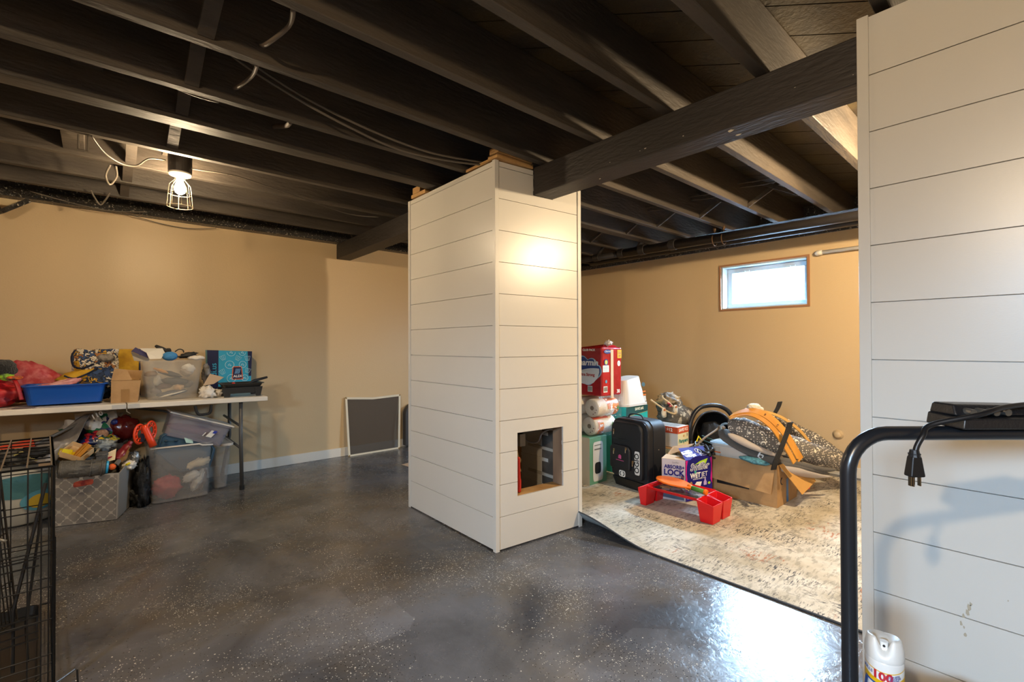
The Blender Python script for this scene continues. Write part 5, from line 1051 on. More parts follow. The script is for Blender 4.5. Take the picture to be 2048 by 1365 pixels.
FR_.rect(.012, .205, .092, .262, wp_m, 'info_panel', tq)
for k in range(4): FR_.rect(.02, .214+.011*k, .084-.01*(k % 2), .217+.011*k, mat('teal_line_print', '#6fa9b4', rough=.4), 'info_line', tq, d=.002)
FR_.ell(.225, .275, .020, .024, wp_m, 'round_mark', tq); FR_.text('S', .03, .225, .275, blackp, 'round_mark_letter', tq)
FR_.ell(.055, .125, .012, .014, mat('teal_dot_print', '#4f98b0', rough=.4), 'dot_mark', tq)
FR_.text('30', .042, .215, .035, wp_m, 'count_lettering', tq, offset=.001)
# teal box and white tub
te = thing('diaper_box', 'tall turquoise box with dark green band under the white tub, behind the suitcase', 'box', (3.70, 2.6, .009))
MB().box(3.53, 2.475, .010, 3.872, 2.75, .612).build('box_body', mat('turquoise_card', '#23a79c', rough=.5), te, world=True, bevel=.002)
FT = Face((3.53, 2.475, .01), (1, 0, 0), (0, 0, 1))
FT.poly([(0, .52), (.342, .545), (.342, .601), (0, .601)], mat('deep_green_band', '#16443f', rough=.5), 'dark_band', te); FT.poly([(0, .517), (.342, .542), (.342, .545), (0, .520)], mat('gold_line', '#c9a85a', rough=.4), 'gold_line', te)
FT.text('SAVE $45', .034, .205, .576, mat('cream_print', '#d9d0b2', rough=.5), 'lettering', te, offset=.001)
wt = thing('upturned_tub', 'white plastic tub with orange label stripes upside down on the turquoise box', 'tub', (3.70, 2.60, .615))
wt_m = mat('white_tub_plastic', '#cfc8bd', rough=.3)
o = tub(-.175, .175, -.13, .13, 0, .245, .045, .004, wt, wt_m, 'tub_body', rim=.008, rimh=.02, r_=.05, M=Matrix.Translation((3.705, 2.605, .860)) @ Matrix.Rotation(math.pi, 4, 'X'))
for v in o.data.vertices:
    t_ = max(0, v.co.z)/.245; v.co.z += .13*(v.co.x)*t_
FW = Face((3.53, 2.483, .615), (1, 0, 0), (0, .16, 1))
FW.ell(.205, .13, .030, .036, mat('dark_teal_hole', '#2b4646', rough=.5), 'handle_hole', wt, d=.004, pw=3); FW.ell(.315, .185, .028, .020, mat('dark_teal_hole'), 'handle_hole', wt, d=.010)
for v in (.085, .115): FW.rect(.292, v, .34, v+.009, mat('orange_stripe', '#e46a1c', rough=.4), 'orange_stripe', wt, d=.006)
FW.rect(.30, .03, .335, .078, mat('pale_grey_print', '#bfb8aa', rough=.5), 'fine_print', wt, d=.004)
# print tote on a carton
tag(MB().box(4.06, 2.32, .010, 4.46, 2.66, .395).build('carton', cb_m, bevel=.003), 'plain brown carton hidden behind the diaper boxes, holding the grey printed bag', 'box')
gbag = thing('gift_bag', 'slumped grey gift bag printed with white birds and cream rope handles', 'bag', (4.22, 2.45, .40))
gp_m = patch_material('grey_bird_print', ['#5c554b', '#645c51', '#5a5349', '#6a6257', '#b5a993', '#5f584d', '#635b50', '#574f45'], 26, rough=1.0, seed=3)
MB().blob((4.28, 2.42, .47), .23, .15, .11, seed=14, amp=.12, fold=.12, freq=1.6).blob((4.23, 2.46, .57), .15, .11, .11, seed=3, amp=.15, fold=.12).build('bag_body', gp_m, gbag, world=True, smooth=True, floor=.398)
MB().blob((4.14, 2.422, 0.639), .09, .10, .055, seed=5, amp=.3, fold=.3, M=Matrix.Rotation(R(-15), 4, 'Y')).build('folded_mouth', mat('tan_lining', '#b08f5e', rough=.6, color2='#6d655a', nscale=14), gbag, world=True, smooth=True)
MB().tube(spline([(3.864, 2.439, 0.66), (3.905, 2.376, 0.606), (3.95, 2.311, 0.553), (3.998, 2.268, 0.535), (4.013, 2.281, 0.578), (3.993, 2.325, 0.631), (3.969, 2.372, 0.671), (3.983, 2.386, 0.692)]), .008, n=8).build('rope_handle', mat('cream_rope', '#c4a77a', rough=.8, bump=.6, bscale=120), gbag, world=True, smooth=True)
for p, s_ in (((3.922, 2.335, 0.544), 1.0), ((4.02, 2.275, 0.569), .9)):
    MB().blob(p, .035*s_, .012, .045*s_, seed=2, amp=.3, fold=.2).build('white_bird_print', mat('bird_white', '#d2c4ab', rough=.7), gbag, world=True, smooth=True)
    MB().blob(Vector(p)+Vector((-.01, -.012, .028)), .014, .006, .012, seed=1, amp=.1).build('orange_head_print', mat('bird_orange', '#b8652a', rough=.7), gbag, world=True, smooth=True)
MB().blob((3.974, 2.315, 0.624), .030, .01, .010, seed=3, amp=.2, M=Matrix.Rotation(R(20), 4, 'Y')).blob((3.985, 2.306, 0.601), .022, .01, .008, seed=6, amp=.2).build('red_berry_print', mat('berry_red', '#9c2a22', rough=.6), gbag, world=True, smooth=True)
# pampers box on its carton
cb2 = thing('open_carton', 'brown carton with its flap up, under the white and orange diaper box', 'box', (3.75, 2.2, .009))
MB().box(3.60, 2.03, .010, 3.87, 2.42, .300).build('box_body', cb_m, cb2, world=True, bevel=.003)
MB().prism([(3.378, 1.992, 0.294), (3.508, 2.01, 0.344), (3.679, 1.911, 0.359), (3.53, 1.91, 0.336)], (0, 0, .003)).build('flap', cb_m, cb2, world=True)
Face((3.60, 2.42, .01), (0, -1, 0), (0, 0, 1)).rect(.27, .20, .38, .285, mat('yellow_white_print', '#d8d2b0', rough=.5), 'white_label', cb2)
Face((3.60, 2.42, .01), (0, -1, 0), (0, 0, 1)).poly([(.30, .235), (.32, .262), (.342, .238), (.322, .21)], mat('dark_green_print', '#1f5a4c', rough=.5), 'green_diamond', cb2, d=.0022)
pa = thing('diaper_box', 'white diaper box with orange SAVE band on the brown carton beside the suitcase', 'box', (3.73, 2.2, .302))
MB().box(3.655, 2.05, .303, 3.835, 2.42, .476).build('box_body', mat('white_glossy_card', '#d9d4cc', rough=.35), pa, world=True, bevel=.002)
FA = Face((3.655, 2.05, .303), (1, 0, 0), (0, 0, 1)); FB = Face((3.655, 2.42, .303), (0, -1, 0), (0, 0, 1))
or2 = mat('orange_red_band')
FA.rect(0, .118, .18, .172, or2, 'orange_band', pa); FB.rect(0, .118, .37, .172, or2, 'orange_band', pa)
FA.text('SAVE $12', .036, .09, .145, wp_m, 'save_lettering', pa, offset=.0012); FB.text('SAVE $12', .036, .25, .145, wp_m, 'save_lettering', pa, offset=.0012)
FA.rect(0.004, .003, .176, .117, mat('pale_yellow_card', '#e9dfb4', rough=.4), 'cream_panel', pa, d=.0008)
FA.text('Pampers', .044, .09, .052, mat('teal_print2', '#1d8278', rough=.4), 'brand_lettering', pa, d=.0022, offset=.0015, shear=.1)
FA.ell(.095, .092, .010, .010, mat('gold_print', '#c99a4a', rough=.4), 'heart_mark', pa, d=.0022); FA.rect(.145, .085, .158, .110, mat('grey_print2', '#8d8878', rough=.4), 'small_code', pa, d=.0022)
FA.poly([(.11, .004), (.176, .004), (.176, .016)], mat('yellow_print'), 'yellow_corner', pa, d=.0022)
g = MB()
for k in range(6): g.box(3.67+.026*k, 2.08, .4765, 3.683+.026*k, 2.38-.03*(k % 3), .4772)
g.build('top_print', mat('grey_blue_print', '#8f9aa0', rough=.4), pa, world=True)
# infant car seat
cs = thing('infant_car_seat', 'black infant car seat with round canopy and carry handle, against the window wall pile', 'car seat', (4.4, 2.05, .009))
ns_m = mat('black_seat_fabric', '#141416', rough=.75, bump=.3, bscale=90); np_m = mat('black_seat_plastic', '#1b1c20', rough=.35)
ring_pts = [(3.942, 2.081, 0.252), (3.964, 2.087, 0.363), (4.022, 2.088, 0.453), (4.094, 2.077, 0.519), (4.176, 2.057, 0.549), (4.228, 2.012, 0.558), (4.279, 1.967, 0.539), (4.273, 1.919, 0.509), (4.257, 1.881, 0.461), (4.25, 1.861, 0.384), (4.244, 1.868, 0.278)]
rs_ = spline(ring_pts, 3); cen = Vector((4.42, 2.10, .30))
def canopy(u, v):
    i = u*(len(rs_)-1); a = rs_[int(min(i, len(rs_)-1))]; back = Vector((.28, .20, -.06))
    t_ = math.sin(v*math.pi/2); c_ = math.cos(v*math.pi/2)
    m_ = Vector((cen.x, cen.y, .32)); return m_ + (a-m_)*(c_*.98+.02) + back*t_
MB().grid(canopy, 30, 8).build('canopy', ns_m, cs, world=True, smooth=True, solid=.012)
MB().tube(rs_, .011, n=8).build('canopy_rim', np_m, cs, world=True, smooth=True)
MB().tube(spline([(3.872, 2.062, 0.343), (3.875, 2.058, 0.465), (3.917, 2.047, 0.558), (3.978, 2.018, 0.616), (4.057, 1.975, 0.633), (4.116, 1.923, 0.63), (4.163, 1.882, 0.604), (4.186, 1.849, 0.565), (4.209, 1.816, 0.488)], 6), .019, n=12).build('carry_handle', np_m, cs, world=True, smooth=True)
MB().blob((4.40, 2.02, .21), .20, .20, .21, seed=3, amp=.08).build('seat_shell', np_m, cs, world=True, smooth=True, floor=.012)
MB().blob((4.218, 2.023, 0.357), .12, .10, .12, seed=4, amp=.2).build('seat_pad', ns_m, cs, world=True, smooth=True)
# suitcase
su = thing('rolling_suitcase', 'black upright rolling suitcase with white lettering at the front of the pile', 'suitcase', (3.33, 2.24, .009))
sk_m = mat('black_ballistic_nylon', '#17171a', rough=.6, bump=.4, bscale=300, bdist=.002); sp_m = mat('black_suitcase_plastic', '#101012', rough=.3)
SM = Matrix.Translation((3.235, 2.425, .012)) @ Matrix.Rotation(R(-98), 4, 'Z')   # x = across the front, y = inwards is +? , z up
def sx_(u, w_, z): return SM @ Vector((u, w_, z))       # u across front (0..0.375), w_ depth into the pile, z up
def rounded(u0, u1, z0, z1, r_, n=6):
    P = []
    for (cu2, cz2, s0_) in ((u1-r_, z0+.02, -90), (u1-r_, z1-r_, 0), (u0+r_, z1-r_, 90), (u0+r_, z0+.02, 180)):
        rr = r_ if cz2 > z0+.03 else .02
        cc_2 = (u1-rr if s0_ in (-90, 0) else u0+rr)
        for k in range(n+1):
            a = R(s0_+90*k/n); P.append((cc_2+rr*math.cos(a), cz2+rr*math.sin(a)))
    return P
prof = rounded(0, .375, .045, .555, .075)
MB().prism([sx_(u, .03, z) for u, z in prof][::-1], SM.to_3x3() @ Vector((0, .215, 0))).build('case_body', sk_m, su, world=True, bevel=.018, seg=3)
pr2 = rounded(.012, .335, .09, .535, .07)
MB().prism([sx_(u, -.002, z) for u, z in pr2][::-1], SM.to_3x3() @ Vector((0, .045, 0))).build('front_pocket', sk_m, su, world=True, bevel=.012, seg=3)
pr3 = rounded(.018, .235, .15, .345, .045)
MB().prism([sx_(u, -.03, z) for u, z in pr3][::-1], SM.to_3x3() @ Vector((0, .04, 0))).build('lower_pocket', sk_m, su, world=True, bevel=.012, seg=3)
for nm, pts, r_ in (('zipper', [(u, -.004, z) for u, z in rounded(.022, .325, .12, .525, .06)[7:24]], .003), ('zipper', [(u, .028, z) for u, z in rounded(.006, .369, .10, .549, .07)[3:28]], .0035), ('zipper', [(u, .09, z) for u, z in rounded(-.001, .377, .08, .557, .075)[3:28]], .0035), ('zipper', [(.03, -.004, .385), (.10, -.006, .392), (.20, -.004, .39)], .003)):
    MB().tube([sx_(*p) for p in pts], r_, n=6).build(nm, sp_m, su, world=True, smooth=True)
mt_m = mat('nickel_pull', '#b5a184', rough=.25, metal=.9)
for p in ((.05, -.008, .455), (.315, .02, .42), (.205, -.036, .33), (.255, -.012, .23), (.075, -.034, .30)):
    MB().box(-.007, -.004, -.012, .007, .004, .010, Matrix.Translation(sx_(*p)) @ Matrix.Rotation(R(-98), 4, 'Z')).tube([sx_(p[0], p[1]-.006, p[2]-.01), sx_(p[0]+.002, p[1]-.008, p[2]-.034)], .0035, n=6).build('zipper_pull', mt_m, su, world=True)
FS = Face(sx_(0, -.0025, 0), SM.to_3x3() @ Vector((1, 0, 0)), (0, 0, 1))
bdg = FS.ell(.292, .225, .027, .093, mat('white_badge', '#e2ddd4', rough=.4), 'badge', su, pw=6)
text('brand_lettering', 'OGIO', .062, mat('badge_black', '#121214', rough=.5), bdg, FS.p(.292, .225, .003), (0, 0, 1), -FS.x, world=True, offset=.0012, sx=.96)
FS2 = Face(sx_(0, .028, 0), SM.to_3x3() @ Vector((1, 0, 0)), (0, 0, 1))
FS3 = Face(sx_(0, .028, 0), SM.to_3x3() @ Vector((1, 0, 0)), (0, 0, 1))
emb = FS.ell(.135, .112, .034, .026, mat('white_badge'), 'emblem', su, pw=4, d=.002)
for sg in (-1, 1):
    pts = [(.135+sg*(.006+.016*math.cos(a)), .112+.016*math.sin(a)) for a in [(-math.pi*.42)+(math.pi*.84)*k/8 for k in range(9)]]
    FS.ring(pts, .0035, mat('badge_black'), 'emblem_mark', emb, d=.004, closed=False)
FP = Face(sx_(0, -.031, 0), SM.to_3x3() @ Vector((1, 0, 0)), (0, 0, 1))
pk_m = mat('pink_embroidery', '#c2487a', rough=.7)
FP.poly([(.120, .238), (.150, .236), (.152, .262), (.136, .272), (.121, .262)], pk_m, 'pink_emblem', su); FP.rect(.095, .222, .178, .226, pk_m, 'pink_line', su)
MB().tube(spline([sx_(.11, .10, .552), sx_(.13, .10, .585), sx_(.19, .10, .592), sx_(.25, .10, .585), sx_(.27, .10, .552)]), .009, n=8, flat=.6).build('top_handle', sk_m, su, world=True, smooth=True)
MB().hexa([sx_(.04, .02, .0), sx_(.335, .02, .0), sx_(.335, .10, .0), sx_(.04, .10, .0), sx_(.0, .02, .07), sx_(.375, .02, .07), sx_(.375, .16, .07), sx_(.0, .16, .07)]).build('base', sp_m, su, world=True, bevel=.006)
for u in (.03, .345): MB().tube([sx_(u-.015, .20, .033), sx_(u+.015, .20, .033)], .033, n=16).build('wheel', sp_m, su, world=True, bevel=.003)
MB().blob(sx_(.377, .15, .33), .004, .004, .004, amp=0, nu=8, nv=6).build('rivet', mt_m, su, world=True)
# swiffer box
sw = thing('mop_pad_box', 'purple and white mop refill box with its printed lid open, behind the red lap tray', 'box', (3.38, 1.82, .009))
Mm, Rr_, Ll = Vector((3.255, 1.765, .011)), Vector((3.535, 1.700, .011)), Vector((3.195, 1.925, .011)); Ff = Ll+Rr_-Mm
hgt = Vector((0, 0, .305)); pur_m = mat('purple_card', '#2b1f7c', rough=.7, spec=.2); lg_m = mat('pale_grey_card', '#b9b3b6', rough=.4)
th_ = .003
def wall4(g, a, b_, inn):
    g.hexa([a, b_, b_+inn, a+inn, a+hgt, b_+hgt, b_+inn+hgt, a+inn+hgt])
dx_ = (Rr_-Mm).normalized()*th_; dy_ = (Ll-Mm).normalized()*th_
for a, b_, inn, m_, nm in ((Mm, Rr_, dy_, pur_m, 'front_panel'), (Ll, Mm, dx_, lg_m, 'side_panel'), (Ff, Ll, -dy_, cb_m, 'back_panel'), (Rr_, Ff, -dx_, pur_m, 'right_panel')):
    g = MB(); wall4(g, a, b_, inn); g.build(nm, m_, sw, world=True)
MB().prism([Mm, Rr_, Ff, Ll], (0, 0, .003)).build('bottom', cb_m, sw, world=True)
inn_ = [p.lerp((Mm+Ff)/2, .06)+Vector((0, 0, .01)) for p in (Mm, Rr_, Ff, Ll)]
tag(MB().hexa(inn_ + [p+Vector((0, 0, .262)) for p in inn_]).build('mop_pads', mat('pale_blue_film', '#a9bfc6', rough=.3, bump=.4, bscale=20), bevel=.01), 'pale blue wrapped pads inside the open purple mop box', 'pads')
t0_, t1_ = Mm+hgt, Rr_+hgt; fl0, fl1 = Vector((3.337, 1.866, 0.376)), Vector((3.622, 1.815, 0.362))
MB().prism([t0_, t1_, fl1, fl0], (.002, .002, .002)).build('lid_flap', pur_m, sw, world=True)
MB().prism([Ll+hgt, Mm+hgt, Mm+hgt+Vector((.10, .02, .0)), Ll+hgt+Vector((.10, .02, .012))], (0, 0, .002)).build('inner_flap', tan_m, sw, world=True)
G1 = Face(Mm, Rr_-Mm, (0, 0, 1)); G2 = Face(Ll, Mm-Ll, (0, 0, 1)); G3 = Face(t0_+Vector((0, 0, .001)), t1_-t0_, fl0-t0_)
mg = mat('magenta_print', '#c2207e', rough=.7, spec=.2); nvp = mat('indigo_print', '#1d1a6b', rough=.7, spec=.2)
G1.poly([(0, .302), (.022, .302), (.012, .26), (.010, .20), (.018, .15), (.0, .12)], mg, 'magenta_edge', sw); G1.poly([(.285, .302), (.262, .302), (.272, .25), (.273, .20), (.266, .14), (.285, .10)], mg, 'magenta_edge', sw)
G1.ell(.143, .20, .128, .125, nvp, 'indigo_oval', sw, d=.0008, pw=3)
grn = mat('lime_print', '#a9cf3a', rough=.4); tl2 = mat('jade_print', '#3aa78c', rough=.4)
G1.poly([(.09, .262), (.15, .285), (.235, .298), (.215, .262), (.15, .268)], grn, 'logo_swoosh', sw, d=.002); G1.poly([(.085, .215), (.105, .19), (.112, .22)], tl2, 'logo_tail', sw, d=.002)
G1.text('Swiffer', .072, .145, .245, wp_m, 'brand_lettering', sw, d=.003, shear=.2, offset=.0032)
G1.text('Swiffer', .072, .145, .245, navy2, 'brand_lettering_inner', sw, d=.0042, shear=.2, offset=-.0004)
G1.text('WET', .050, .102, .182, wp_m, 'product_lettering', sw, d=.002, offset=.002); G1.text('JET', .050, .200, .182, wp_m, 'product_lettering', sw, d=.002)
G1.text('MOPPING REFILL PADS', .014, .145, .155, wp_m, 'small_lettering', sw, d=.002)
G1.poly([(.075, .10), (.115, .135), (.17, .13), (.155, .098)], wp_m, 'pad_picture', sw, d=.002); G1.poly([(.19, .10), (.19, .125), (.198, .135), (.200, .15), (.212, .15), (.214, .135), (.222, .125), (.222, .10)], mat('lilac_print', '#b9a3d6', rough=.4), 'bottle_picture', sw, d=.002)
G1.ell(.055, .125, .013, .018, mat('tan_print', '#a88a5a', rough=.4), 'flower_picture', sw, d=.002); G1.ell(.25, .11, .014, .010, grn, 'lime_picture', sw, d=.002)
G1.text('32', .034, .222, .045, mat('cream_print'), 'count_lettering', sw, d=.002, offset=.001)
for k in range(4): G1.rect(.015, .018+.011*k, .145+.02*(k % 2), .022+.011*k, mat('lilac_print'), 'fine_print_line', sw, d=.002)
ux = .165
G2.text('ABSORB+', .037, .092, .248, nvp, 'side_lettering', sw, offset=.0012, sx=.92); G2.text('LOCK', .060, .088, .205, nvp, 'side_lettering', sw, offset=.002, sx=.9); G2.text('DIRT + GRIME', .026, .085, .163, nvp, 'side_lettering', sw, offset=.001, sx=.85)
G2.text('Swiffer', .018, .10, .283, mat('blue_grey_print'), 'side_logo_lettering', sw, shear=.2)
G2.poly([(.0, .02), (.0, .07), (.06, .10), (.16, .05), (.16, .01)], mat('slate_print', '#4f6276', rough=.4), 'mop_picture', sw); G2.poly([(.05, .09), (.09, .04), (.14, .06), (.10, .10)], mat('indigo_print'), 'mop_head_picture', sw, d=.002)
G2.ell(.150, .18, .012, .022, mat('brown_print', '#6f4c40', rough=.5), 'dirt_picture', sw)
G3.text('Swiffer', .040, .085, .070, wp_m, 'lid_lettering', sw, shear=.2, offset=.002); G3.text('WETJET', .032, .095, .036, wp_m, 'lid_lettering', sw, offset=.0012); G3.poly([(.05, .088), (.13, .10), (.15, .085), (.10, .085)], grn, 'lid_swoosh', sw, d=.001)
G3.ring([(.21+.026*math.cos(a), .076+.026*math.sin(a)) for a in [2*math.pi*k/20 for k in range(20)]], .002, wp_m, 'lid_ring', sw); G3.text('PAD ONLY', .012, .215, .038, wp_m, 'lid_small_lettering', sw); G3.text('NO SOLUTION', .010, .22, .022, wp_m, 'lid_small_lettering', sw)
G3.ring([(.198, .062), (.21, .08), (.222, .09)], .004, wp_m, 'lid_mop_mark', sw, closed=False)
# red lap tray
lr = mat('bright_red_plastic', '#d8161b', rough=.3)
lt = thing('lap_tray', 'bright red plastic lap tray with side pockets standing on the rug in front', 'tray', (3.08, 1.68, .009))
tx0, tx1, ty0, ty1, ztop = 2.955, 3.235, 1.53, 1.90, .158
g = MB().box(tx0+.02, ty0, ztop-.022, tx1-.02, ty1, ztop-.018)
for a, b_ in (((tx0, ty0), (tx0, ty1)), ((tx1, ty0), (tx1, ty1))):
    s_ = .020 if a[0] == tx0 else -.020
    g.hexa([(a[0]+s_, a[1], ztop-.022), (b_[0]+s_, b_[1], ztop-.022), (b_[0], b_[1], ztop), (a[0], a[1], ztop), (a[0]+s_, a[1], ztop-.018), (b_[0]+s_, b_[1], ztop-.018), (b_[0], b_[1], ztop+.004), (a[0], a[1], ztop+.004)])
g.build('tray_top', lr, lt, world=True, bevel=.002)
MB().box(tx0+.028, ty0+.01, ztop-.0175, tx1-.028, ty1-.01, ztop-.0165).build('picture_panel', patch_material('dark_picture', ['#2e2e33', '#3a3a3f', '#4a4648', '#2a2a30', '#b98f3c', '#34343a', '#9a8a84'], 24, rough=.25, seed=8), lt, world=True)
def pocket(ya, yb, sgn):
    # ya = edge at the tray top, yb = outer edge lower down
    g = MB(); zl = .135; t_ = .004
    yo, yi = (yb, ya)
    for (xa, xb) in ((tx0, (tx0+tx1)/2-.003), ((tx0+tx1)/2+.003, tx1)):
        o4 = [(xa, yi, ztop), (xb, yi, ztop), (xb, yo, zl), (xa, yo, zl)]
        ins = .028; b4 = [(xa+ins*.6, yi-sgn*(-.018), .0105), (xb-ins*.6, yi-sgn*(-.018), .0105), (xb-ins*.6, yo-sgn*.012, .0105), (xa+ins*.6, yo-sgn*.012, .0105)]
        i4 = [(xa+.008, yi+sgn*.006, ztop-.001), (xb-.008, yi+sgn*.006, ztop-.001), (xb-.008, yo-sgn*.007, zl-.001), (xa+.008, yo-sgn*.007, zl-.001)]
        d4 = [(p[0]+(.004 if p[0] < (xa+xb)/2 else -.004), p[1], .035) for p in b4]
        V = b4+o4+i4+d4; F = []
        for r_ in range(3):
            for j in range(4): F.append((r_*4+j, r_*4+(j+1) % 4, (r_+1)*4+(j+1) % 4, (r_+1)*4+j))
        F.append((3, 2, 1, 0)); F.append((12, 13, 14, 15)); g.add(V, F)
    return g.build('pocket_leg', lr, lt, world=True, bevel=.003)
pocket(ty0, ty0-.115, -1); pocket(ty1, ty1+.075, 1)
pd = thing('toy_paddle', 'orange toy paddle with a green grip lying on the red lap tray', 'paddle', (3.1, 1.7, ztop))
pa_, pb_ = Vector((3.10, 1.775, ztop+.030)), Vector((3.08, 1.575, ztop+.022)); dr = (pb_-pa_).normalized(); sd = dr.cross(Vector((0, 0, 1))).normalized(); upn = sd.cross(dr)
P = []
for k in range(36):
    a = 2*math.pi*k/36; rr = 1.0; u = math.cos(a); v = math.sin(a)
    P.append(pa_ + dr*(u*.135 + (.02 if u > 0 else 0)) + sd*(v*.085*(1-.35*max(0, u))) + upn*(-.004))
MB().prism(P, upn*.012).build('blade', mat('orange_paddle_plastic', '#ee7514', rough=.3), pd, world=True, bevel=.004)
MB().tube([pa_+dr*.12, pa_+dr*.155], [.018, .015], n=14).build('neck', mat('orange_paddle_plastic'), pd, world=True, smooth=True)
MB().tube([pa_+dr*.150, pa_+dr*.245], [.0155, .0165], n=16).build('grip', mat('green_grip', '#4f8a2c', rough=.6, bump=.5, bscale=90), pd, world=True, smooth=True)
MB().tube([pa_+dr*.243, pa_+dr*.262], [.0185, .0185], n=16).build('end_cap', mat('orange_paddle_plastic'), pd, world=True, bevel=.003)
# big cardboard box
bb = thing('cardboard_box', 'large brown open cardboard box with hanging flaps holding the baby gear', 'box', (3.81, 1.52, .009))
bx0, bx1, by0, by1, bh = 3.615, 4.005, 1.27, 1.80, .310
g = MB(); t_ = .005
g.box(bx0, by0, .0105, bx1, by1, .0155); g.box(bx0, by0, .0155, bx0+t_, by1, bh); g.box(bx1-t_, by0, .0155, bx1, by1, bh); g.box(bx0+t_, by0, .0155, bx1-t_, by0+t_, bh); g.box(bx0+t_, by1-t_, .0155, bx1-t_, by1, bh)
g.build('box_body', cb_m, bb, world=True)
MB().prism([(bx0-.002, by1, bh), (bx0-.002, by0+.01, bh), (bx0-.055, by0+.02, .115), (bx0-.055, by1, .150)], (-.004, 0, .001)).build('long_flap', cb_m, bb, world=True)
MB().prism([(bx0+.03, by0-.002, bh), (bx1+.01, by0-.002, bh), (bx1+.05, by0-.08, .205), (bx1+.02, by0-.12, .15), (bx0+.10, by0-.125, .115)], (0, -.004, .001)).build('end_flap', mat('bright_cardboard', '#c3924e', rough=.7), bb, world=True)
Fb = Face((bx0, by1, .0155), (0, -1, 0), (0, 0, 1)); Fe = Face((bx0, by0, .0155), (1, 0, 0), (0, 0, 1))
Fb.rect(.10, .085, .34, .135, mat('black_tape', '#1e1d1d', rough=.3), 'black_tape', bb); Fb.text('prime', .022, .28, .11, mat('grey_print3', '#5a5a5a', rough=.4), 'tape_lettering', bb)
Fe.rect(.175, 0, .215, .17, mat('blue_tape', '#2f6ea8', rough=.4), 'blue_tape', bb)
Fe.ring([(.10+.035*math.cos(a), .17+.025*math.sin(a)) for a in [math.pi*.6+math.pi*.9*k/12 for k in range(13)]], .003, blackp, 'smile_mark', bb, closed=False)
wt2 = thing('storage_tub', 'white tub with orange stripes and grey rim sticking out of the big cardboard box', 'tub', (3.72, 1.6, .2))
tub(3.64, 3.94, 1.37, 1.775, .135, .400, .02, .004, wt2, wt_m, 'tub_body', rim=.008, rimh=.012, r_=.05)
tub(3.632, 3.948, 1.362, 1.783, .385, .402, .001, .02, wt2, mat('grey_blue_rim', '#9fb0b6', rough=.4), 'rim', rim=.001, rimh=.004, r_=.055)
Ft = Face((3.652, 1.775, .135), (0, -1, 0), (-.02/.265, 0, 1))
for v in (.155, .195): Ft.rect(.045, v, .095, v+.008, mat('orange_stripe'), 'orange_stripe', wt2, d=.004)
Ft.rect(.055, .165, .09, .24, mat('pale_grey_print'), 'fine_print', wt2, d=.003)
me_m = mat('teal_mesh_fabric', '#35687a', rough=.7, bump=1.0, bscale=240, bdist=.004, color2='#4f8da0', nscale=60)
tag(MB().blob((3.56, 1.403, 0.332), .10, .045, .022, seed=5, amp=.15, M=Matrix.Rotation(R(-80), 4, 'Z') @ Matrix.Rotation(R(8), 4, 'Y')).build('mesh_bag', me_m, smooth=True), 'teal mesh fabric bulging over the long edge of the big cardboard box', 'mesh bag')
# rigid and soft baby gear
gm = mat('grey_lounger_fabric', '#5d5954', rough=.85, bump=.3, bscale=120); gm2 = mat('pale_grey_lounger', '#a79c92', rough=.85); bt_m = mat('blue_grey_trim', '#6f8494', rough=.5)
lg_ = thing('baby_lounger', 'layered grey fabric baby seat tipping out of the big cardboard box', 'baby seat', (3.9, 1.5, .35))
def ribbon(pts, w0, h0, name, m_, par, n=12, flat=.4, **k): return MB().tube(spline(pts, 5), w0, n=n, flat=flat).build(name, m_, par, world=True, smooth=True, **k)
def loft(pts, ra, flat):  # tube whose section is flattened vertically
    return MB().tube(spline(pts, 5), ra, n=14, flat=flat)
def flatloft(pts, wid, thk, side=(-.75, .66, 0)):
    P = spline(pts, 6); n_ = len(P); g = MB(); k0 = 0; S = Vector(side).normalized(); rows = []
    for i, p in enumerate(P):
        t = (P[min(i+1, n_-1)]-P[max(i-1, 0)]).normalized(); up = S.cross(t).normalized(); f_ = min(1, .35+math.sin(math.pi*min(1, max(0, i/(n_-1))))*1.2)
        rows.append([p + S*wid*math.cos(a)*f_ + up*thk*math.sin(a)*f_ for a in [2*math.pi*j/16 for j in range(16)]])
    V = [q_ for r_ in rows for q_ in r_]; F = []
    for i in range(n_-1):
        for j in range(16): F.append((i*16+j, i*16+(j+1) % 16, (i+1)*16+(j+1) % 16, (i+1)*16+j))
    F.append(tuple(range(16))[::-1]); F.append(tuple((n_-1)*16+j for j in range(16))); return g.add(V, F)
flatloft([(3.637, 1.653, 0.512), (3.642, 1.543, 0.436), (3.656, 1.399, 0.368), (3.75, 1.263, 0.297), (4.06, 1.097, 0.209)], .11, .024).build('outer_shell', gm, lg_, world=True, smooth=True)
flatloft([(3.668, 1.335, 0.363), (3.777, 1.239, 0.311), (3.959, 1.133, 0.257), (4.088, 1.072, 0.235)], .10, .018).build('fold', mat('grey_lounger_fabric'), lg_, world=True, smooth=True)
flatloft([(3.701, 1.28, 0.295), (3.782, 1.209, 0.255), (3.922, 1.139, 0.211), (4, 1.097, 0.198)], .10, .014).build('fold', gm2, lg_, world=True, smooth=True)
flatloft([(3.49, 1.543, 0.516), (3.532, 1.454, 0.457), (3.585, 1.354, 0.408), (3.684, 1.267, 0.361)], .05, .022).build('pale_side', gm2, lg_, world=True, smooth=True)
MB().tube(spline([(3.66, 1.606, 0.554), (3.663, 1.657, 0.555), (3.659, 1.687, 0.533), (3.629, 1.661, 0.489), (3.606, 1.602, 0.447), (3.628, 1.53, 0.406), (3.67, 1.439, 0.359)]), .008, n=8).build('trim', bt_m, lg_, world=True, smooth=True)
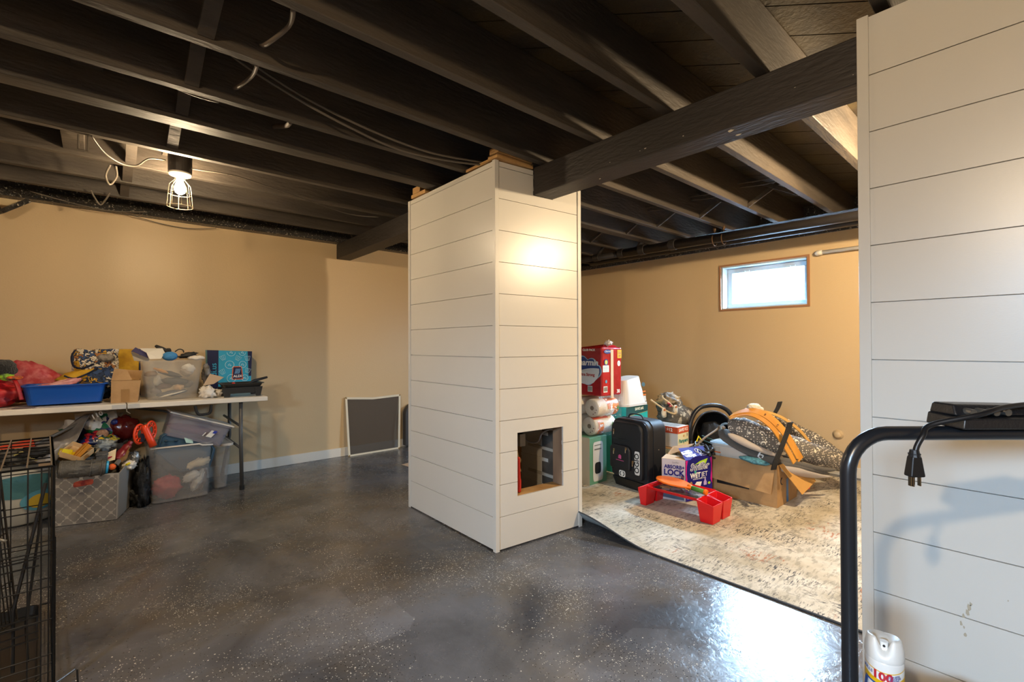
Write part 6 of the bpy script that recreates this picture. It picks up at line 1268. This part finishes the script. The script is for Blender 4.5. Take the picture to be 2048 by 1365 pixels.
MB().tube(spline([(3.603, 1.392, 0.356), (3.614, 1.382, 0.385), (3.633, 1.365, 0.395), (3.646, 1.353, 0.41)]), .006, n=8).tube(spline([(3.603, 1.392, 0.356), (3.619, 1.378, 0.341), (3.63, 1.368, 0.363), (3.614, 1.382, 0.37)]), .005, n=6).build('white_clip', mat('white_clip_plastic', '#dfe4ea', rough=.3), lg_, world=True, smooth=True)
def moon_material():
    m = bpy.data.materials.new('moon_star_print'); m.use_nodes = True; n = m.node_tree.nodes; L = m.node_tree.links; b = n['Principled BSDF']; b.inputs['Roughness'].default_value = .8
    tc = n.new('ShaderNodeTexCoord')
    def dots(scale, thr, thr2=None, seed=0):
        mp = n.new('ShaderNodeMapping'); mp.inputs['Location'].default_value = (seed, seed, seed); L.new(tc.outputs['Object'], mp.inputs[0])
        v = n.new('ShaderNodeTexVoronoi'); v.inputs['Scale'].default_value = scale; v.inputs['Randomness'].default_value = .4; L.new(mp.outputs[0], v.inputs['Vector'])
        a = n.new('ShaderNodeMath'); a.operation = 'LESS_THAN'; a.inputs[1].default_value = thr; L.new(v.outputs['Distance'], a.inputs[0]); return a.outputs[0]
    big = dots(14, .27, seed=1)
    mp2 = n.new('ShaderNodeMapping'); mp2.inputs['Location'].default_value = (1.010, 1.010, 1.012); L.new(tc.outputs['Object'], mp2.inputs[0])
    v2 = n.new('ShaderNodeTexVoronoi'); v2.inputs['Scale'].default_value = 14; v2.inputs['Randomness'].default_value = .55; L.new(mp2.outputs[0], v2.inputs['Vector'])
    cut = n.new('ShaderNodeMath'); cut.operation = 'GREATER_THAN'; cut.inputs[1].default_value = .24; L.new(v2.outputs['Distance'], cut.inputs[0])
    moon = n.new('ShaderNodeMath'); moon.operation = 'MULTIPLY'; L.new(big, moon.inputs[0]); L.new(cut.outputs[0], moon.inputs[1])
    d2 = dots(60, .30, seed=5)
    mx = n.new('ShaderNodeMath'); mx.operation = 'MAXIMUM'; L.new(moon.outputs[0], mx.inputs[0]); L.new(d2, mx.inputs[1])
    mc = n.new('ShaderNodeMix'); mc.data_type = 'RGBA'; L.new(mx.outputs[0], mc.inputs[0]); mc.inputs[6].default_value = C('#66615b'); mc.inputs[7].default_value = C('#e2d9c6'); L.new(mc.outputs[2], b.inputs['Base Color'])
    return m
mo_m = moon_material()
np_ = thing('nursing_pillow', 'grey U-shaped pillow printed with cream moons and stars, sprawled over the cardboard box', 'pillow', (4.0, 1.4, .45))
MB().tube(spline([(3.598, 1.568, 0.547), (3.595, 1.53, 0.552), (3.638, 1.426, 0.509), (3.752, 1.313, 0.445), (3.921, 1.218, 0.388), (4.185, 1.146, 0.303), (4.434, 1.061, 0.219)], 6), [.02]*1+[.055]*2+[.072]*4+[.085]*6+[.086]*12+[.078]*6+[.068]*4+[.058]*2, n=20).build('front_arm', mo_m, np_, world=True, smooth=True)
MB().tube(spline([(4.481, 1.072, 0.209), (4.556, 1.166, 0.252), (4.519, 1.291, 0.349), (4.393, 1.401, 0.429), (4.266, 1.472, 0.502), (4.098, 1.527, 0.563)], 6), [.055]*4+[.065]*8+[.072]*12+[.06]*5+[.04]*2, n=20).build('back_arm', mo_m, np_, world=True, smooth=True)
ply = mat('bent_plywood', '#c98d3c', rough=.4, color2='#b97c30', nscale=6, stretch=(1, 1, .3))
def strip(pts, w_, t__, name, m_, par, side):
    P = spline(pts, 6); S = Vector(side).normalized(); g = MB(); V = []; F = []
    for i, p in enumerate(P):
        t = (P[min(i+1, len(P)-1)]-P[max(i-1, 0)]).normalized(); up = S.cross(t).normalized()
        V += [p-S*w_/2-up*t__/2, p+S*w_/2-up*t__/2, p+S*w_/2+up*t__/2, p-S*w_/2+up*t__/2]
    n_ = len(P)
    for i in range(n_-1):
        for j in range(4): F.append((i*4+j, i*4+(j+1) % 4, (i+1)*4+(j+1) % 4, (i+1)*4+j))
    F.append((3, 2, 1, 0)); F.append(tuple((n_-1)*4+j for j in range(4))); g.add(V, F); return g.build(name, m_, par, world=True)
fr_ = thing('bouncer_frame', 'bent plywood arches of a baby bouncer lying over the moon-print pillow', 'frame', (3.9, 1.4, .5))
side = (.75, -.15, .35)
strip([(3.488, 1.53, 0.653), (3.52, 1.475, 0.681), (3.551, 1.407, 0.692), (3.576, 1.332, 0.669), (3.605, 1.267, 0.61), (3.625, 1.21, 0.531), (3.643, 1.169, 0.447), (3.666, 1.136, 0.37)], .062, .008, 'front_arch', ply, fr_, side)
strip([(3.455, 1.519, 0.639), (3.489, 1.462, 0.664), (3.514, 1.4, 0.668), (3.531, 1.332, 0.638), (3.554, 1.272, 0.58), (3.567, 1.222, 0.502), (3.584, 1.181, 0.423), (3.601, 1.153, 0.357)], .040, .008, 'front_arch', ply, fr_, side)
strip([(3.902, 1.565, 0.643), (4.023, 1.498, 0.63), (4.135, 1.427, 0.587), (4.233, 1.368, 0.519), (4.305, 1.318, 0.444), (4.369, 1.277, 0.352)], .030, .008, 'back_arch', mat('pale_plywood', '#d0a25c', rough=.4), fr_, side)
for p in ((3.563, 1.324, 0.675), (3.586, 1.251, 0.607)): MB().blob(p, .006, .006, .006, amp=0, nu=8, nv=6).build('screw', mat('brown_screw', '#8a5a2c', rough=.4), fr_, world=True)
MB().bar((3.603, 1.145, 0.378), (3.616, 1.133, 0.38), .003, .004).build('slot', blackp, fr_, world=True)
bs = mat('black_webbing', '#1b1815', rough=.8, bump=.6, bscale=160)
strip([(3.558, 1.162, 0.638), (3.54, 1.178, 0.566), (3.49, 1.197, 0.469), (3.46, 1.224, 0.37), (3.472, 1.242, 0.314)], .036, .006, 'strap_front', bs, None, (.7, -.7, .1))
tag(bpy.data.objects['strap_front'], 'long black strap hanging down in front of the plywood arch to the box edge', 'strap')
bpy.data.objects['strap_front'].name = 'webbing_strap'
strip([(4.189, 1.444, 0.702), (4.177, 1.456, 0.653), (4.153, 1.478, 0.596), (4.154, 1.49, 0.561)], .034, .010, 'webbing_strap', bs, None, (.7, -.7, .1))
tag(bpy.data.objects['webbing_strap.001'], 'short black strap end sticking up behind the plywood arches', 'strap')
pls = thing('plush_toy', 'cream plush lamb lying on top of the plywood arches', 'toy', (3.75, 1.75, .68))
cr_m = mat('cream_plush', '#d9cbb0', rough=.95, bump=.9, bscale=120, sheen=.3)
MB().blob((3.622, 1.425, 0.711), .050, .035, .027, seed=2, amp=.12, M=Matrix.Rotation(R(-42), 4, 'Z')).build('body', cr_m, pls, world=True, smooth=True)
MB().blob((3.639, 1.383, 0.697), .022, .018, .016, seed=3, amp=.12).build('head', cr_m, pls, world=True, smooth=True); MB().blob((3.594, 1.463, 0.693), .024, .015, .010, seed=4, amp=.15).build('foot', cr_m, pls, world=True, smooth=True)
tag(MB().blob((3.697, 1.413, 0.574), .06, .05, .03, seed=8, amp=.3, fold=.4).blob((3.686, 1.357, 0.524), .03, .03, .025, seed=5, amp=.3).build('leopard_cloth', patch_material('leopard', ['#8a7353', '#6b563c', '#a58c66', '#2a2623'], 60), smooth=True), 'brown mottled fabric under the plywood arch', 'cloth')
rdp = tag(MB().blob((4.178, 1.262, 0.049), .045, .03, .018, seed=2, amp=.15).build('red_toy', lr, smooth=True, floor=.011), 'bright red toy end showing behind the right flap of the big box', 'toy')
rdp.location.z = 0
# clutter between car seat and box
tag(MB().tube(spline([(3.581, 1.852, 0.362), (3.682, 1.828, 0.42), (3.841, 1.821, 0.457), (3.937, 1.802, 0.498)]), .008, n=8).build('wooden_stick', mat('grey_wood', '#7d6c58', rough=.7), smooth=True), 'thin grey stick rising across the car seat front', 'stick')
tag(MB().blob((3.901, 1.794, 0.47), .035, .03, .03, seed=4, amp=.2).build('brown_knob', mat('brown_fabric', '#5f5040', rough=.8), smooth=True), 'brown fabric end below the car seat handle', 'cloth')
random.seed(4)
cbm = mat('dark_cable_rubber', '#26272a', rough=.4)
for k, lab_ in enumerate(('uppermost loop of the dark cable heap by the mop box', 'middle loop of the dark cable heap by the mop box', 'lowest loop of the dark cable heap by the mop box')):
    pts = [Vector((3.599, 1.795, 0.353)) + Vector((.10*math.cos(t*1.7+k)+random.uniform(-.02, .02), .10*math.sin(t*2.1+k)+random.uniform(-.02, .02), .03*math.sin(t*3+k)-.02*k)) for t in range(9)]
    tag(MB().tube(spline(pts), .009, n=7).build('power_cable', cbm, smooth=True), lab_, 'cable')
tag(MB().blob((3.653, 1.856, 0.303), .13, .12, .05, seed=6, amp=.3, fold=.3).build('grey_bundle', mat('grey_green_netting', '#6d6c66', rough=.8, color2='#474a49', nscale=22), smooth=True), 'tangled grey fabric bundle between mop box and car seat', 'bundle')
tag(MB().box(-.07, -.07, -.33, .07, .07, 0, Matrix.Translation((3.761, 1.894, 0.268))).build('hidden_carton', cb_m, bevel=.003), 'carton under the tangled grey bundle', 'box')
tag(MB().tube([(3.555, 1.834, 0.404), (3.586, 1.833, 0.444), (3.601, 1.82, 0.416)], .005, n=6).build('yellow_ribbon', yb_m), 'small yellow folded ribbon in front of the car seat', 'ribbon')
for k, p in enumerate((((3.694, 1.884, 0.402), (3.688, 1.757, 0.374)), ((3.741, 1.883, 0.42), (3.735, 1.755, 0.391)))):
    tag(MB().tube([p[0], p[1]], .005, n=6).build('green_rod', mat('dark_green_rod', '#274a42', rough=.4)), ['lower dark green rod left of the white tub', 'upper dark green rod left of the white tub'][k], 'rod')

# ------------------------------------------------------------------ tube-frame cart at the right edge
ct_m = mat('black_powder_tube', '#1c1e22', rough=.28, spec=.6)
ct = thing('cart', 'black tubular cart frame with a rounded handle at the right edge of the picture', 'cart', (1.2, .1, 0))
h0, h1 = Vector((1.005, 0.236, 0.929)), Vector((1.24, 0.028, 0.993)); hx = Vector((h1.x-h0.x, h1.y-h0.y, 0)).normalized()
pts = [Vector((h0.x, h0.y, z)) for z in (.02, .30, .60, .85)]
zt = 1.011
c_ = Vector((h0.x, h0.y, 0)) + hx*.07
for k in range(9):
    a = math.pi - math.pi/2*k/8; pts.append(Vector((c_.x, c_.y, zt-.07)) + hx*.07*math.cos(a) + Vector((0, 0, .07*math.sin(a))))
wid = .52
e_ = Vector((h0.x, h0.y, 0)) + hx*wid
for k in range(9):
    a = math.pi/2 - math.pi/2*k/8; pts.append(Vector((e_.x, e_.y, zt-.07)) + hx*(-.07+.07*math.cos(a)) + Vector((0, 0, .07*math.sin(a))))
for z in (.85, .6, .3, .02): pts.append(Vector((e_.x, e_.y, z)))
MB().tube(pts, .0125, n=18).build('handle_frame', ct_m, ct, world=True, smooth=True)
nrm_ = Vector((-hx.y, hx.x, 0)); nrm_ = nrm_ if nrm_.dot(Vector((.66, .75, 0))) > 0 else -nrm_
b0_ = Vector((h0.x, h0.y, 0)) + hx*.02; 
g = MB().hexa([b0_+Vector((0, 0, .300)), b0_+hx*(wid-.04)+Vector((0, 0, .300)), b0_+hx*(wid-.04)+nrm_*.30+Vector((0, 0, .300)), b0_+nrm_*.30+Vector((0, 0, .300)), b0_+Vector((0, 0, .325)), b0_+hx*(wid-.04)+Vector((0, 0, .325)), b0_+hx*(wid-.04)+nrm_*.30+Vector((0, 0, .325)), b0_+nrm_*.30+Vector((0, 0, .325))])
g.build('shelf', ct_m, ct, world=True, bevel=.004)
for q_ in (b0_+nrm_*.29, b0_+hx*(wid-.05)+nrm_*.29): MB().tube([q_+Vector((0, 0, .0)), q_+Vector((0, 0, .30))], .0125, n=14).build('rear_leg', ct_m, ct, world=True, smooth=True)
# charger
ch = thing('battery_charger', 'black power unit with a row of round contacts resting on the cart handle', 'charger', (1.25, .1, 1.0))
q0 = Vector((1.135, 0.128, 1.016)); q0.z = zt+.0128; 
def cp(u, v, z): return Vector((q0.x, q0.y, q0.z)) + hx*u + nrm_*v + Vector((0, 0, z))
dk = mat('black_charger_plastic', '#18191c', rough=.35, bump=.15, bscale=200)
MB().hexa([cp(.0, -.045, 0), cp(.22, -.045, 0), cp(.22, .03, 0), cp(.0, .03, 0), cp(.004, -.043, .018), cp(.22, -.043, .018), cp(.22, .03, .022), cp(.004, .03, .022)]).build('lower_case', dk, ch, world=True, bevel=.003)
MB().hexa([cp(.006, -.025, .020), cp(.16, -.025, .020), cp(.16, .03, .020), cp(.006, .03, .020), cp(.010, -.015, .040), cp(.150, -.015, .037), cp(.150, .028, .037), cp(.010, .028, .040)]).build('upper_case', dk, ch, world=True, bevel=.004)
for k in range(4): MB().tube([cp(.028+.020*k, -.018, .028), cp(.028+.020*k, -.034, .027)], .006, n=10).build('contact', mat('dull_contact', '#77736c', rough=.3, metal=.7), ch, world=True)
MB().tube(spline([cp(.22, .0, .030), cp(.14, -.03, .041), cp(.07, -.045, .038), cp(.02, -.05, .026), (1.089, 0.134, 1.029), (1.072, 0.143, 1.011), (1.065, 0.15, 0.993), (1.062, 0.152, 0.98)], 8), .0045, n=10).build('power_cord', mat('black_cord', '#141416', rough=.4), ch, world=True, smooth=True)
pgm = mat('black_plug_rubber', '#121214', rough=.45)
pc = Vector((1.061, 0.153, 0.977))
MB().tube([pc+Vector((0, 0, .010)), pc+Vector((0, 0, -.002))], [.0065, .009], n=12).tube([pc+Vector((0, 0, .004)), pc+Vector((0, 0, .002))], .009, n=12).build('strain_relief', pgm, ch, world=True)
def pq(u, v, z): return pc + hx*u + nrm_*v + Vector((0, 0, z))
MB().hexa([pq(-.013, -.009, -.036), pq(.013, -.009, -.036), pq(.013, .009, -.036), pq(-.013, .009, -.036), pq(-.008, -.007, .0), pq(.008, -.007, .0), pq(.008, .007, .0), pq(-.008, .007, .0)]).build('plug_body', pgm, ch, world=True, bevel=.003)
pm = mat('nickel_prong', '#a59d90', rough=.2, metal=1)
for u, dz in ((-.008, 0), (.008, 0)): MB().box(-.0009, -.003, -.016, .0009, .003, 0, Matrix.Translation(pq(u, 0, -.036)) @ Matrix.Rotation(math.atan2(hx.y, hx.x), 4, 'Z')).build('prong', pm, ch, world=True)
MB().tube([pq(0, .003, -.036), pq(0, .003, -.054)], .0024, n=8).build('ground_pin', pm, ch, world=True)
# spray can
sc_ = Vector((1.218, 0.227, 0.541)); sz = .325
can = thing('spray_can', 'white and yellow disinfectant spray can on the cart shelf at the lower right', 'spray can', (sc_.x, sc_.y, sz))
Mc = Matrix.Translation((sc_.x, sc_.y, sz))
MB().lathe([(.030, .001), (.0325, .004), (.0325, .200), (.031, .206), (.0, .208)], 40, Mc).build('can_body', mat('white_can', '#e8e6e2', rough=.25), can, world=True, smooth=True)
vd = Vector((-sc_.x, -sc_.y, 0)).normalized(); a_v = math.atan2(vd.y, vd.x)
capg = MB(); N = 48; V = []; F = []
for ring_i, (r_, base) in enumerate(((.0325, .204), (.0335, .209), (.0325, .226), (.029, None), (.025, None), (.010, None))):
    for j in range(N):
        a = 2*math.pi*j/N; da = (a-a_v+math.pi) % (2*math.pi)-math.pi
        top = .252 - .006*abs(da)/math.pi*2
        notch = math.exp(-(da/.42)**4)
        if base is not None: z = base if ring_i < 2 else min(.226, .226-notch*.010)
        elif ring_i == 3: z = top-.004-notch*.030
        elif ring_i == 4: z = top-notch*.030
        else: z = .222
        V.append(Mc @ Vector((r_*math.cos(a), r_*math.sin(a), z)))
for i in range(5):
    for j in range(N): F.append((i*N+j, i*N+(j+1) % N, (i+1)*N+(j+1) % N, (i+1)*N+j))
F.append(tuple(5*N+j for j in range(N)))
capg.add(V, F); capg.build('spray_cap', mat('white_cap', '#e9e6e0', rough=.35), can, world=True, smooth=True)
def onc(a_off, z, d=.0003):
    a = a_v + a_off; r_ = .0325+d; return Vector((sc_.x + r_*math.cos(a), sc_.y + r_*math.sin(a), sz+z+.020))
MB().tube([Mc @ Vector((.008*math.cos(a_v), .008*math.sin(a_v), .215)), Mc @ Vector((.008*math.cos(a_v), .008*math.sin(a_v), .238))], .007, n=12).build('nozzle', mat('white_cap'), can, world=True)
MB().blob(Mc @ Vector((.0155*math.cos(a_v), .0155*math.sin(a_v), .231)), .0025, .0025, .0025, amp=0, nu=8, nv=6).build('nozzle_hole', blackp, can, world=True)
def wrapg(a0, a1, zf0, zf1, d, m_, nm, N=24):
    MB().grid(lambda u, v: onc(a0+(a1-a0)*u, (zf0(a0+(a1-a0)*u))*(1-v)+(zf1(a0+(a1-a0)*u))*v, d), N, 2).build(nm, m_, can, world=True, smooth=True)
yl = mat('label_yellow', '#e8b60f', rough=.3); cb3 = mat('label_blue', '#1b4fa0', rough=.3)
wrapg(-1.6, 1.6, lambda a: .02, lambda a: .158-.010*math.cos(a*1.2), .0003, yl, 'yellow_label')
wrapg(-1.6, 1.6, lambda a: .172-.008*math.cos(a*1.2), lambda a: .1738-.008*math.cos(a*1.2), .0003, yl, 'yellow_line')
wrapg(-1.1, 1.0, lambda a: .06, lambda a: .150-.010*math.cos(a*1.2+.2), .0006, mat('label_white', '#eceae6', rough=.3), 'white_panel')
wrapg(-1.1, 1.0, lambda a: .147-.010*math.cos(a*1.2+.2), lambda a: .1505-.010*math.cos(a*1.2+.2), .0009, cb3, 'blue_arc')
def curvec(z0, a0, d=.0012): return lambda x, y, z: onc(a0 + x/.0325, z0 + y - .010*math.cos((a0+x/.0325)*1.2), d+z)
text('brand_lettering', 'Lysol', .040, cb3, can, (0, 0, 0), world=True, curve=curvec(.129, -.02), shear=.2, offset=.0012, ext=.0002)
text('count_lettering', '100', .022, mat('label_red', '#c22a33', rough=.3), can, (0, 0, 0), world=True, curve=curvec(.1665, -.10), offset=.0009, ext=.0002)
text('small_lettering', 'KILLS', .0075, cb3, can, (0, 0, 0), world=True, curve=curvec(.1675, -.85), ext=.0002)
text('small_lettering', 'ILLNESS', .0055, cb3, can, (0, 0, 0), world=True, curve=curvec(.170, .48), ext=.0002)
text('small_lettering', 'CAUSING', .0055, cb3, can, (0, 0, 0), world=True, curve=curvec(.1655, .48), ext=.0002)
text('small_lettering', 'GERMS', .0055, cb3, can, (0, 0, 0), world=True, curve=curvec(.161, .48), ext=.0002)
